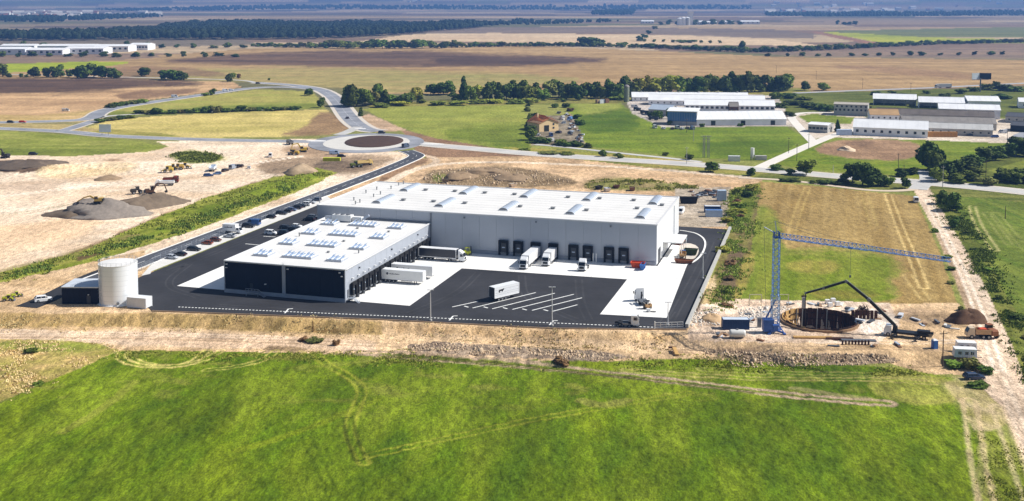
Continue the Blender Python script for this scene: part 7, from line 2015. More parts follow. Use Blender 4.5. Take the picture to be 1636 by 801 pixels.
for i in range(16):
    f = i / 15; x, y = 900 + 26 * f + rj.uniform(-8, 8), 182 + 46 * f
    t = thing('scrap_stack', '%s scrap pile, %s from the back beside the house drive' % (JN[i % 7], ordn(i)), 'scrap', P(x, y), rj.uniform(0, 3), 'scrap piles beside the house drive')
    for k in range(3): link('scrap_piece', MB().box(rj.uniform(-1, 1), rj.uniform(-2, 2), k * .5, rj.uniform(1.2, 3), rj.uniform(1, 2.6), rj.uniform(.5, 1.2), rz=rj.uniform(0, 3)).mesh('scrap_piece', srgb_mat('junk_%d' % ((i + k) % 7), JC[(i + k) % 7])), t)

# ---- far buildings
FW = 'white industrial sheds beyond the yellow-green strip'
for i, (x0, x1, y, d, h) in enumerate(((-60, 40, 88, 40, 9), (42, 100, 88.5, 40, 8), (102, 165, 87, 40, 9), (60, 150, 82.5, 40, 9), (152, 205, 83, 40, 9), (206, 236, 80.5, 40, 9), (0, 55, 81, 30, 8))):
    shed('industrial_shed', 'long white far industrial shed, %s of seven' % ('leftmost near one', 'second near one', 'third near one', 'middle rear one', 'right rear one', 'far right end one', 'left rear one')[i], x0, x1, y, y, d, h, h + 2.5, wall=M_WLW, roof=M_RFW, windows=6, group=FW, cat='shed', win=(4, 3))
for i, (x, y, r_, h, m) in enumerate(((1086, 41, 9, 22, M_WLW), (1092, 41, 9, 24, M_WLW), (1098, 41, 9, 24, M_WLG))):
    t = thing('grain_silo', 'far white grain silo, %s of three' % ORD[i], 'silo', P(x, y), 0, 'grain silos on the far plain')
    link('shaft', MB().tube((0, 0, -1), (0, 0, h), r_, n=16).mesh('shaft', m), t); link('roof_cone', MB().tube((0, 0, h), (0, 0, h + 4), r_ + .3, 1, n=16).mesh('roof_cone', M_RFW), t)
t = thing('elevator_tower', 'tall white grain elevator tower behind the silos', 'tower', P(1103, 40.5), 0)
link('tower', MB().box(0, 0, -1, 16, 14, 40).mesh('tower', M_WLW), t); link('headhouse', MB().box(0, 0, 39, 19, 15, 6).mesh('headhouse', M_RFW), t)
for i, (x0, x1, y, h) in enumerate(((1110, 1124, 40.5, 10), (1152, 1172, 39.5, 8), (1184, 1214, 39.5, 9), (1025, 1045, 38, 8), (1130, 1145, 39.5, 7))):
    shed('farm_store', 'low white store near the far silos, %s from the left' % ORD[(1, 3, 4, 0, 2)[i]], x0, x1, y, y, 30, h, h + 4, windows=4, cat='shed', group='stores near the far silos', win=(4, 3))
rv = random.Random(8)
hm = {}
for j, (wc, rc) in enumerate((((226, 218, 204), (160, 96, 74)), ((214, 214, 210), (150, 130, 120)), ((232, 230, 226), (196, 190, 184)), ((206, 188, 164), (140, 84, 66)))):
    w, l, h = ((9, 12, 5), (11, 16, 6), (14, 30, 8), (10, 12, 6))[j]
    hm[j] = (MB().prism([(-w / 2, -1), (w / 2, -1), (w / 2, h), (0, h + w * .35), (-w / 2, h)], -l / 2, l / 2, 'x').mesh('wall', srgb_mat('vil_wall_%d' % j, wc)), MB().prism([(-w / 2 - .6, h - .3), (0, h + w * .35 + .2), (w / 2 + .6, h - .3), (w / 2 + .6, h), (0, h + w * .35 + .7), (-w / 2 - .6, h)], -l / 2 - .5, l / 2 + .5, 'x').mesh('roof', srgb_mat('vil_roof_%d' % j, rc)))


def village(n, x0, x1, y0, y1, label, group, sc=1.0):
    for i in range(n):
        x, y = x0 + (x1 - x0) * (i + rv.random()) / n, rv.uniform(y0, y1); k = rv.choice((0, 1, 2, 2, 3))
        X, Y = P(x, y)
        t = thing('village_house', label + ', %s from the left' % ordn(i), 'house', (X, Y, zf1(X, Y)), rv.uniform(-.5, .5), group, sc=sc * rv.uniform(.8, 1.4))
        link('wall', hm[k][0], t); link('roof', hm[k][1], t)


village(46, 0, 130, 22, 31, 'tiny pale house of the far village at upper left', 'houses of the far village at upper left', 1.5)
village(16, 130, 260, 23, 28, 'tiny pale house trailing right of the upper left village', 'houses right of the upper left village', 1.4)
village(46, 1226, 1420, 14, 24, 'tiny pale house of the far village at upper right', 'houses of the far village at upper right', 1.6)
village(14, 1420, 1640, 12, 22, 'tiny pale house scattered at the far upper right', 'houses at the far upper right', 1.6)
village(14, 630, 700, 11, 14, 'tiny pale house below the hills, upper middle', 'houses at the far upper middle', 1.6)
# ------------------------------------------------------------------ vegetation
def leaf_mat(name, c, var=.5, trans=.25):
    m = bpy.data.materials.new(name); nt, b = _principled(m); N, L = nt.nodes, nt.links
    oi = N.new('ShaderNodeObjectInfo'); tc = N.new('ShaderNodeTexCoord')
    n1 = N.new('ShaderNodeTexNoise'); n1.inputs['Scale'].default_value = .55; n1.inputs['Detail'].default_value = 3
    L.new(tc.outputs['Object'], n1.inputs['Vector'])
    hs = N.new('ShaderNodeHueSaturation'); hs.inputs['Color'].default_value = (*lin(c), 1)
    m1 = N.new('ShaderNodeMapRange'); m1.inputs['To Min'].default_value = .465; m1.inputs['To Max'].default_value = .515
    L.new(oi.outputs['Random'], m1.inputs['Value']); L.new(m1.outputs['Result'], hs.inputs['Hue'])
    m2 = N.new('ShaderNodeMapRange'); m2.inputs['From Min'].default_value = .3; m2.inputs['From Max'].default_value = .7; m2.inputs['To Min'].default_value = 1 - var; m2.inputs['To Max'].default_value = 1 + var
    L.new(n1.outputs['Fac'], m2.inputs['Value'])
    m3 = N.new('ShaderNodeMath'); m3.operation = 'MULTIPLY'
    m4 = N.new('ShaderNodeMapRange'); m4.inputs['To Min'].default_value = .65; m4.inputs['To Max'].default_value = 1.4
    ml = N.new('ShaderNodeMath'); ml.operation = 'FRACT'; mm = N.new('ShaderNodeMath'); mm.operation = 'MULTIPLY'; mm.inputs[1].default_value = 7.31
    L.new(oi.outputs['Random'], mm.inputs[0]); L.new(mm.outputs[0], ml.inputs[0]); L.new(ml.outputs[0], m4.inputs['Value'])
    L.new(m2.outputs['Result'], m3.inputs[0]); L.new(m4.outputs['Result'], m3.inputs[1]); L.new(m3.outputs[0], hs.inputs['Value'])
    L.new(hs.outputs['Color'], b.inputs['Base Color'])
    b.inputs['Roughness'].default_value = .75; b.inputs['Specular IOR Level'].default_value = .15
    return m


M_BARK = srgb_mat('bark', (84, 68, 54), rough=.95, var=.3, scale=1)
M_FARW = leaf_mat('leaf_far_wood', (40, 58, 34), .45)
LEAF = [leaf_mat('leaf_dark', (78, 98, 34)), leaf_mat('leaf_mid', (106, 126, 44)), leaf_mat('leaf_yellow', (146, 152, 56)), leaf_mat('leaf_olive', (118, 120, 60)), leaf_mat('leaf_brown', (136, 108, 72))]


def leaf_cards(cen, size, rr, out=None):
    """cen (n,3): one bent leaf-clump card (2 tris as quad) each"""
    n = len(cen)
    d = rr.normal(size=(n, 3))
    if out is not None: d = d * .55 + out
    d /= np.linalg.norm(d, axis=1, keepdims=True)
    up = rr.normal(size=(n, 3)); s = np.cross(d, up); s /= np.linalg.norm(s, axis=1, keepdims=True); t = np.cross(d, s)
    sz = (size * rr.uniform(.6, 1.35, n))[:, None]
    v = np.stack([cen - s * sz - t * sz * .6, cen + s * sz * .7 - t * sz, cen + s * sz + t * sz * .7, cen - s * sz * .6 + t * sz], 1).reshape(-1, 3)
    f = np.arange(n * 4).reshape(-1, 4)
    return v, f


def crown_mesh(seed, shape, n, m):
    """unit crown: height 1 (z 0..1), radius about .5"""
    rr = np.random.default_rng(seed)
    L = []
    if shape == 'round':
        for k in range(13):
            a = rr.random() * 6.28; r = rr.uniform(.08, .3); z = rr.uniform(.17, .84); L.append((r * math.cos(a), r * math.sin(a), z, rr.uniform(.15, .25) * (1.12 - abs(z - .52))))
    elif shape == 'tall':
        for k in range(13):
            a = rr.random() * 6.28; z = .12 + .8 * k / 12; r = rr.uniform(0, .16) * (1.1 - z); L.append((r * math.cos(a), r * math.sin(a), z, rr.uniform(.14, .22) * (1.2 - .75 * z)))
    else:                                   # bush: wide dome
        for k in range(12):
            a = rr.random() * 6.28; r = rr.uniform(.1, .36); z = rr.uniform(.1, .6); L.append((r * math.cos(a), r * math.sin(a), z, rr.uniform(.15, .26)))
    L = np.array(L)
    w = L[:, 3] ** 2; idx_ = rr.choice(len(L), n, p=w / w.sum())
    d = rr.normal(size=(n, 3)); d /= np.linalg.norm(d, axis=1, keepdims=True); d[:, 2] = np.where(d[:, 2] < -.5, -d[:, 2], d[:, 2])
    cen = L[idx_, :3] + d * (L[idx_, 3] * rr.uniform(.75, 1.12, n))[:, None]
    cen[:, 2] = np.maximum(cen[:, 2], .03)
    v, f = leaf_cards(cen, .05, rr, d)
    # opaque inner boughs so that the crown carries its own shade
    vs, fs, o = [v], [f], len(v)
    for (x, y, z, r) in L:
        t = []
        for a in range(6):
            for b in range(4):
                th, ph = 2 * PI * a / 6, PI * (b + .5) / 4
                t.append((x + r * .8 * math.sin(ph) * math.cos(th) * rr.uniform(.8, 1.15), y + r * .8 * math.sin(ph) * math.sin(th) * rr.uniform(.8, 1.15), max(z + r * .8 * math.cos(ph), .02)))
        vs.append(np.array(t)); ff = []
        for a in range(6):
            for b in range(3): ff.append((o + a * 4 + b, o + ((a + 1) % 6) * 4 + b, o + ((a + 1) % 6) * 4 + b + 1, o + a * 4 + b + 1))
        fs.append(np.array(ff)); o += 24
    return mesh_np('crown', np.concatenate(vs), np.concatenate(fs), m)


def trunk_mesh(seed):
    rr = random.Random(seed); mb = MB()
    mb.tube((0, 0, -.03), (.01, 0, .3), .035, .024, n=7).tube((.01, 0, .3), (.0, .02, .62), .024, .01, n=6)
    for k in range(4):
        a = rr.random() * 6.28; z = rr.uniform(.22, .42); mb.tube((.01, 0, z), (.22 * math.cos(a), .22 * math.sin(a), z + .25), .014, .005, n=5)
    return mb.mesh('trunk', M_BARK)


CROWN = {}
TRUNK = [trunk_mesh(k) for k in range(3)]
for sh_, nv, nn in (('round', 4, 900), ('tall', 3, 800), ('bush', 4, 620)):
    for li in range(5):
        for k in range(nv if li < 3 else 2):
            CROWN.setdefault((sh_, li), []).append(crown_mesh(100 * li + 10 * k + len(sh_), sh_, nn, LEAF[li]))
rt = random.Random(21)


def tree(px, py, hpx, wpx, leaf, shape, label, group=None, name=None, cat='tree', z=None):
    X, Y = P(px, py); zz = zf1(X, Y)
    k = math.hypot(X, Y) / FPX
    h, w = hpx * k, wpx * k * 1.32
    t = thing(name or ('tree' if shape != 'bush' else 'bush'), label, cat if shape != 'bush' else 'bush', (X, Y, zz), rt.uniform(0, 6.28), group)
    c = link('crown', rt.choice(CROWN[(shape, leaf)]), t); c.scale = (w, w, h)
    tr_ = link('trunk', rt.choice(TRUNK), t); s = min(w, h); tr_.scale = (s, s, h)
    return t


LN = ('dark green', 'mid-green', 'yellow-green', 'olive', 'brownish')
# tree row behind the meadows
RA = [(553, 169, 29, 20, 1), (569, 171, 31, 24, 0), (583, 170, 26, 20, 1), (595, 168, 22, 16, 3), (604, 166, 26, 16, 0), (616, 167, 20, 18, 0), (628, 166, 16, 20, 1), (642, 166, 17, 20, 0), (655, 165, 16, 18, 1), (667, 160, 20, 14, 2), (672, 165, 12, 18, 1),
      (688, 151, 14, 14, 1), (701, 152, 20, 18, 0), (720, 151, 23, 18, 1), (727, 163, 16, 16, 0), (741, 160, 32, 20, 0), (752, 163, 22, 16, 1), (764, 158, 24, 18, 2), (775, 161, 26, 18, 0), (786, 158, 25, 18, 1), (797, 161, 27, 18, 0), (809, 160, 24, 18, 1), (820, 159, 26, 20, 0), (834, 160, 30, 20, 0), (846, 161, 20, 18, 1),
      (857, 158, 26, 20, 0), (868, 160, 20, 18, 1), (882, 157, 24, 20, 3), (893, 156, 30, 18, 0), (905, 159, 22, 18, 0), (916, 157, 26, 18, 1), (926, 160, 24, 16, 0), (938, 156, 24, 18, 1), (951, 157, 22, 18, 0), (960, 158, 20, 16, 1), (971, 156, 30, 20, 0), (984, 158, 26, 20, 0), (997, 154, 32, 20, 0), (1009, 155, 24, 18, 1), (1021, 152, 26, 20, 2), (1034, 152, 27, 20, 2), (1047, 152, 28, 20, 2), (1060, 152, 27, 20, 2),
      (1073, 151, 26, 20, 2), (1087, 151, 26, 20, 1), (1101, 150, 22, 22, 0), (1116, 150, 24, 20, 0), (1128, 150, 32, 18, 0), (1142, 149, 26, 20, 0), (1156, 149, 26, 20, 0), (1169, 148, 28, 20, 0), (1182, 148, 26, 18, 0), (1195, 148, 30, 16, 0), (1206, 147, 24, 18, 0), (1219, 147, 22, 18, 0), (1232, 146, 22, 18, 0), (1247, 146, 24, 26, 0), (1258, 144, 20, 22, 1), (1286, 145, 14, 10, 0), (1315, 145, 12, 12, 1)]
for i, (x, y, h, w, l) in enumerate(RA):
    tree(x, y, h * rt.uniform(.95, 1.2), w * rt.uniform(1.1, 1.5), l, 'round' if i % 5 else 'tall', '%s tree, %s from the left in the row behind the meadows' % (LN[l], ordn(i)), 'tree row behind the meadows')
UR = [(700, 168), (730, 168), (760, 166), (790, 165), (820, 166), (850, 164), (985, 160), (1030, 153), (1050, 154), (1075, 154), (640, 169), (610, 172)]
for i, (x, y) in enumerate(sorted(UR)):
    tree(x, y, 9, 26, 1 + i % 2, 'bush', '%s low bush, %s from the left under the meadow tree row' % (LN[1 + i % 2], ordn(i)), 'low bushes under the meadow tree row')
LR = [(-6, 122, 18, 16, 3), (4, 123, 19, 14, 1), (14, 124, 7, 8, 0), (34, 124, 6, 7, 0), (42, 124, 5, 5, 0), (54, 123, 16, 16, 0), (74, 124, 14, 14, 0), (86, 124, 16, 16, 0), (97, 123, 18, 16, 0), (110, 124, 12, 10, 0), (124, 125, 20, 22, 0), (138, 125, 20, 20, 0), (150, 124, 22, 20, 0), (163, 125, 18, 20, 0), (178, 125, 15, 16, 0), (190, 125, 13, 16, 0), (231, 122, 13, 22, 0), (264, 127, 14, 20, 0), (277, 128, 17, 24, 0), (290, 128, 14, 20, 0), (364, 131, 14, 12, 0), (373, 126, 9, 9, 1), (381, 126, 8, 6, 4)]
for i, (x, y, h, w, l) in enumerate(LR):
    tree(x, y, h, w, l, 'round', '%s tree, %s from the left along the thin field lane' % (LN[l], ordn(i)), 'trees along the field lane at left')
HD = [(178, 172), (188, 170), (198, 168.5), (208, 167), (218, 166), (228, 164.5), (222, 182), (236, 182), (250, 183, 13), (262, 182), (276, 181.5), (290, 181), (304, 180.5), (318, 180, 10), (332, 180, 13), (346, 180, 14), (360, 179), (374, 178.5), (386, 178, 12), (400, 177.5), (414, 177), (428, 177), (160, 196), (176, 193), (192, 191), (208, 189.5), (442, 177), (456, 176), (470, 176)]
for i, e in enumerate(HD):
    tree(e[0], e[1], e[2] if len(e) > 2 else 7.5, 16, (0, 1, 0, 3)[i % 4], 'bush', '%s hedge bush beside the road loop, %s in the hedge' % (LN[(0, 1, 0, 3)[i % 4]], ordn(i)), 'hedge bushes beside the road loop', name='hedge_bush')
ODD = [(340, 152, 10, 12, 0, 'round', 'small tree on the olive meadow beside the slip road'), (329, 153, 6, 12, 1, 'bush', 'bush left of the small slip road tree'), (494, 153, 11, 16, 0, 'round', 'dark tree left of the uphill road bend'), (513, 172, 16, 12, 0, 'round', 'dark tree at the stubble field corner by the road'), (577, 186, 14, 13, 0, 'tall', 'small conical tree right of the uphill road'), (430, 129, 4, 4, 0, 'round', 'tiny far tree beside the road top'),
       (838, 240, 5, 16, 1, 'bush', 'low bush left of the house hedge'), (940, 236, 9, 14, 0, 'bush', 'dark bush right of the house hedge'), (963, 250, 12, 12, 0, 'round', 'small dark tree between the lane and the main road'), (988, 253, 10, 14, 0, 'bush', 'dark bush right of the small roadside tree'), (880, 246, 5, 30, 3, 'bush', 'flat olive scrub beside the main road bend'), (905, 247, 5, 26, 1, 'bush', 'flat green scrub beside the main road bend'),
       (1063, 249, 7, 8, 0, 'bush', 'tiny dark bush at the bright field edge'), (1102, 255, 11, 14, 0, 'bush', 'dark bush left of the twin pylon'), (1135, 275, 17, 26, 1, 'round', 'round green bush on the main road verge'), (1200, 281, 13, 14, 0, 'round', 'dark bush on the main road verge right of the round one'),
       (1288, 280, 24, 30, 1, 'round', 'round bright green tree standing on the main road verge'), (1338, 211, 19, 13, 0, 'tall', 'dark conifer in front of the small office house'), (1262, 279, 12, 14, 0, 'bush', 'dark bush left of the round roadside tree'), (1240, 272, 10, 20, 0, 'bush', 'dark scrub at the farm road mouth'),
       (886, 172, 8, 12, 0, 'bush', 'lone bush in the garden behind the house'), (1555, 584, 20, 26, 3, 'bush', 'olive bush right of the site trailers'), (1527, 580, 12, 30, 1, 'bush', 'low bush under the site trailers'), (1575, 592, 14, 22, 0, 'bush', 'dark bush right of the site trailers'), (1566, 612, 9, 26, 1, 'bush', 'low green bush below the blue estate car'),
       (50, 550, 9, 18, 0, 'bush', 'dark weed clump in the straw corner'), (62, 600, 8, 14, 1, 'bush', 'green weed clump low in the straw corner'), (485, 530, 10, 16, 4, 'bush', 'brown brush heap on the earth bank'), (505, 532, 8, 24, 3, 'bush', 'low olive brush on the earth bank'), (538, 537, 14, 12, 4, 'bush', 'upright dry shrub on the earth bank'),
       (500, 517, 18, 5, 4, 'tall', 'thin dry sapling on the earth bank'), (898, 570, 16, 24, 4, 'bush', 'brown dry brush heap at the rubble end'), (1362, 506, 5, 8, 0, 'bush', 'tiny shrub by the pit edge')]
for x, y, h, w, l, s, lb in ODD: tree(x, y, h, w, l, s, lb)
HH = [(851, 200, 14, 10, 0), (846, 206, 12, 10, 0), (848, 214, 14, 12, 0), (849, 224, 18, 12, 0), (851, 190, 10, 9, 0), (844, 178, 8, 8, 3), (846, 170, 6, 7, 0), (858, 228, 9, 18, 0), (868, 229, 8, 16, 0), (898, 232, 8, 18, 0), (908, 233, 8, 18, 0), (918, 234, 8, 16, 0), (898, 163, 6, 8, 0), (904, 172, 7, 8, 0), (922, 190, 8, 9, 0), (926, 200, 9, 10, 0), (912, 178, 7, 8, 4)]
for i, (x, y, h, w, l) in enumerate(HH): tree(x, y, h * 1.25, w * 1.5, l, 'bush', '%s garden hedge bush round the tan house, %s' % (LN[l], ('left side, first', 'left side, second', 'left side, third', 'left side, tallest', 'left side, behind', 'left side, far', 'left side, farthest', 'front left, first', 'front left, second', 'front right, first', 'front right, second', 'front right, third', 'back right, farthest', 'back right, second', 'right side, first', 'right side, second', 'right side, behind')[i]), 'garden hedge bushes round the tan house', name='hedge_bush')
# dark trees at the junction and thicket at right
JT_ = [(1362, 291, 28, 26, 0), (1378, 296, 34, 30, 0), (1392, 298, 27, 28, 0), (1406, 297, 20, 24, 0), (1350, 294, 16, 20, 0), (1420, 298, 14, 18, 1), (1446, 301, 18, 14, 0), (1455, 279, 12, 16, 0), (1440, 282, 12, 20, 0),
       (1487, 271, 46, 34, 0), (1500, 278, 36, 30, 0), (1512, 284, 28, 28, 0), (1497, 290, 22, 26, 1), (1525, 276, 22, 26, 0), (1540, 270, 18, 28, 0), (1556, 264, 18, 28, 0), (1572, 258, 20, 28, 0), (1590, 256, 20, 26, 0), (1606, 252, 22, 26, 0), (1624, 248, 26, 30, 0), (1644, 250, 24, 30, 0), (1600, 290, 20, 30, 0), (1620, 292, 20, 30, 0), (1642, 292, 22, 32, 0), (1550, 288, 14, 28, 0), (1530, 293, 14, 26, 0), (1575, 296, 14, 28, 3), (1560, 278, 12, 22, 1), (1518, 336, 30, 26, 0), (1506, 326, 20, 20, 0), (1526, 364, 16, 16, 0)]
for i, (x, y, h, w, l) in enumerate(sorted(JT_)): tree(x, y, h, w, l, 'round', '%s tree, %s from the left in the thicket round the junction' % (LN[l], ordn(i)), 'trees of the thicket round the junction')
# ditch scrub along the dirt track and the weedy strip
k = 0
for i in range(11):
    f = (i + rt.uniform(-.4, .4)) / 10; x = 1516 + 165 * abs(f) ** 1.05 + rt.uniform(-4, 10) ; y = 322 + 300 * f
    tree(x, y, (4 + 5 * f) * rt.uniform(.5, 1.4), (10 + 9 * f) * rt.uniform(.6, 1.3), rt.choice((0, 0, 1, 3)), 'bush', 'ditch bush right of the dirt track, %s from the far end' % ordn(i), 'ditch bushes along the dirt track')
for i in range(16):
    f = i / 15; x = 1182 + rt.uniform(-12, 18) - 30 * f; y = 305 + 75 * f if i < 11 else 380 + 110 * (i - 10) / 5
    tree(x, y, rt.uniform(7, 14), rt.uniform(12, 20), rt.choice((1, 1, 0, 2, 4)), 'bush', 'weedy bush beside the kerb wall, %s from the far end' % ordn(i), 'weedy bushes beside the kerb wall')
for i in range(5):
    f = (i + rt.uniform(-.5, .5)) / 4; x = 1500 + 55 * f + rt.uniform(-9, 9); y = 372 + 125 * f
    tree(x - 14, y, rt.uniform(5, 9), rt.uniform(9, 14), rt.choice((0, 1, 3)), 'bush', 'low weed clump left of the dirt track, %s from the far end' % ordn(i), 'weed clumps left of the dirt track')
for i in range(20):
    f = i / 19; x = 1255 + 235 * f; y = 290 + 14 * f + rt.uniform(-1.5, 1)
    if 1300 < x < 1345 or x < 1275: tree(x, y, 6, 18, 0, 'bush', 'verge bush below the main road, %s from the left' % ordn(i), 'verge bushes below the main road')
FS = [(1245, 172, 9, 22, 0), (1270, 168, 9, 24, 0), (1290, 172, 11, 24, 0), (1308, 175, 12, 24, 0), (1322, 178, 12, 22, 0), (1285, 160, 8, 20, 1), (1260, 157, 10, 24, 0), (1240, 158, 14, 20, 1), (1262, 186, 9, 16, 0), (1400, 152, 7, 14, 0), (1440, 155, 8, 14, 0), (1480, 150, 6, 10, 0), (1535, 150, 9, 16, 0), (1580, 144, 12, 18, 1), (1592, 142, 14, 12, 0), (1604, 145, 12, 20, 0), (1620, 146, 10, 22, 0), (1556, 146, 8, 14, 0), (1510, 155, 7, 16, 0), (1600, 158, 9, 24, 0), (1425, 150, 6, 12, 0), (1560, 162, 8, 14, 0), (1500, 164, 7, 10, 0), (1390, 180, 8, 8, 0), (1070, 200, 9, 8, 0), (1068, 190, 20, 8, 0), (1052, 190, 16, 12, 0), (1040, 188, 12, 10, 0), (1183, 202, 6, 8, 0), (1122, 203, 7, 8, 0)]
for i, (x, y, h, w, l) in enumerate(sorted(FS)): tree(x, y, h, w, l, 'bush', 'farm pasture bush, %s from the left among the barns' % ordn(i), 'bushes among the barns and pastures')

# far hedgerows
k = 0
FHL = []
x = 405.
while x < 1640:
    yb = np.interp(x, [405, 560, 700, 820, 940, 1060, 1180, 1260, 1330, 1420, 1500, 1640], [75, 78, 77, 74, 74.5, 78, 84, 83, 80, 75, 71.5, 68])
    hh = np.interp(x, [405, 470, 560, 700, 760, 820, 1180, 1250, 1640], [5, 7, 13, 13, 8, 6, 8, 8, 5]) * rt.uniform(.7, 1.25)
    FHL.append((x, yb + rt.uniform(-.5, .5), hh, hh * rt.uniform(1.1, 1.7))); x += hh * rt.uniform(.6, .95)
for i, (x, y, h, w) in enumerate(FHL):
    tree(x, y, h, w, rt.choice((0, 0, 1, 1, 3)), 'round', 'hedgerow tree beyond the ploughed field, %s from the left' % ordn(i), 'trees of the far hedgerow', name='hedgerow_tree')
for i, (x, y, h, w, lb) in enumerate(((940, 74, 16, 26, 'dark square copse, left half, on the far hedgerow'), (952, 74, 15, 26, 'dark square copse, right half, on the far hedgerow'), (1185, 82, 16, 14, 'tallest dark tree of the far hedgerow right part'), (1022, 66, 9, 12, 'far roadside tree, nearest of the slanting row'), (1030, 61, 7, 10, 'far roadside tree, second of the slanting row'), (1038, 54, 6, 9, 'far roadside tree, third of the slanting row'), (1046, 47, 5, 9, 'far roadside tree, last of the slanting row'))):
    tree(x, y, h, w, 0, 'round', lb)
for i in range(9): tree(1030 + i * 15, 67 + .3 * i, 5, 6 if i not in (4, 5) else 18, 1, 'round', 'small orchard tree beyond the hedgerow, %s from the left' % ordn(i), 'orchard trees beyond the hedgerow')
for i in range(16): tree(1230 + i * 25 + rt.uniform(-6, 6), 90.5 - .15 * i, rt.uniform(4, 7), rt.uniform(6, 12), 0, 'round', 'scattered roadside tree in the right middle distance, %s from the left' % ordn(i), 'scattered trees in the right middle distance')
for i in range(30): tree(i * 13.5 + rt.uniform(-4, 4), rt.uniform(75, 78) if i % 2 else rt.uniform(90, 92), rt.uniform(5, 9), rt.uniform(8, 16), 0, 'round', 'small dark tree near the far industrial sheds, %s from the left' % ordn(i), 'trees near the industrial sheds')
for i, (x, y, h, w) in enumerate(((1338, 40, 7, 6), (1350, 40.5, 5, 8), (1357, 40.5, 5, 8), (1366, 40.5, 6, 8))): tree(x, y, h, w, 0, 'round', 'tree of the lonely far clump at right, %s' % ordn(i), 'lonely far tree clump at right')
for i in range(10): tree(1055 + i * 14, 40.5, rt.uniform(5, 9), rt.uniform(8, 12), 0, 'round', 'tree near the far silos, %s from the left' % ordn(i), 'trees near the far silos')


# far woods: one dense canopy, many trees nobody could count
def wood(name, label, poly, n, h, seed, leaf):
    rr = np.random.default_rng(seed); pts = []
    xs = [p[0] for p in poly]; ys = [p[1] for p in poly]
    W_ = [P(*p) for p in poly]; wx = [p[0] for p in W_]; wy = [p[1] for p in W_]
    while len(pts) < n:
        a = rr.uniform(min(wx), max(wx), 4000); b = rr.uniform(min(wy), max(wy), 4000)
        i_ = inpoly(W_, a, b); pts += list(zip(a[i_], b[i_]))
    pts = np.array(pts[:n]); z = zf(pts[:, 0], pts[:, 1])
    hh = h * rr.uniform(.7, 1.25, n) * (.75 + .5 * vnoise(pts[:, 0] / 160, pts[:, 1] / 160, seed))
    V, F_ = [], []
    # each tree: a lumpy dome (6 x 3) plus leaf cards
    na = 6; base = 0
    ang = np.arange(na) * 2 * PI / na
    rings = ((.32, .3), (.42, .55), (.32, .82), (.08, 1.0))
    vs = np.zeros((n, 4, na, 3))
    for q, (r, zz) in enumerate(rings):
        rad_ = hh[:, None] * r * rr.uniform(.75, 1.25, (n, na))
        vs[:, q, :, 0] = pts[:, 0][:, None] + rad_ * np.cos(ang); vs[:, q, :, 1] = pts[:, 1][:, None] + rad_ * np.sin(ang)
        vs[:, q, :, 2] = (z + hh * zz)[:, None] + rr.normal(size=(n, na)) * hh[:, None] * .05
    vs = vs.reshape(n, -1, 3)
    ff = []
    for q in range(3):
        for a in range(na): ff.append((q * na + a, q * na + (a + 1) % na, (q + 1) * na + (a + 1) % na, (q + 1) * na + a))
    ff = np.array(ff)
    F1 = (ff[None] + (np.arange(n) * 4 * na)[:, None, None]).reshape(-1, 4)
    V1 = vs.reshape(-1, 3)
    m = 26
    d = rr.normal(size=(n, m, 3)); d /= np.linalg.norm(d, axis=2, keepdims=True); d[..., 2] = np.abs(d[..., 2])
    cen = np.stack([pts[:, 0], pts[:, 1], z + hh * .6], 1)[:, None] + d * hh[:, None, None] * np.array([.42, .42, .42])
    v2, f2 = leaf_cards(cen.reshape(-1, 3), float(h) * .085, rr, d.reshape(-1, 3))
    o = link(name, mesh_np(name, np.concatenate([V1, v2]), np.concatenate([F1, f2 + len(V1)]), M_FARW))
    tag(o, label, 'wood', kind='stuff')


wood('far_wood', 'large dark blue-green wood across the upper left', [(-60, 67), (30, 66), (220, 65), (500, 63), (560, 60), (640, 56), (700, 50), (800, 42), (640, 42), (420, 41), (310, 42), (230, 50), (130, 55), (50, 58), (-60, 60)], 5200, 16, 5, 0)
wood('far_wood', 'dark wood strip below the upper left village', [(-40, 37), (75, 38), (200, 31), (270, 28), (180, 28), (60, 31), (-40, 31)], 500, 18, 6, 0)
wood('far_wood', 'dark wood strip under the upper right village', [(1226, 27), (1350, 28), (1640, 26), (1640, 23.5), (1420, 24), (1226, 25)], 700, 20, 7, 0)
wood('far_wood', 'dark wood patch in the upper middle', [(940, 25), (1010, 25), (1015, 19), (955, 21)], 350, 20, 8, 0)
wood('far_wood', 'thin dark wood strip beyond the pale stubble', [(760, 44), (960, 38), (990, 36), (840, 36), (740, 41)], 220, 12, 9, 0)
wood('far_wood', 'faint wood belts below the hills', [(200, 19), (500, 17), (900, 17.5), (1200, 17), (1200, 15.5), (800, 15.5), (400, 15), (150, 17)], 1600, 20, 10, 0)
wood('far_wood', 'faint wooded belt along the hill foot', [(500, 11.5), (1640, 11.5), (1640, 10), (900, 9.5), (500, 10.5)], 1500, 24, 12, 0)


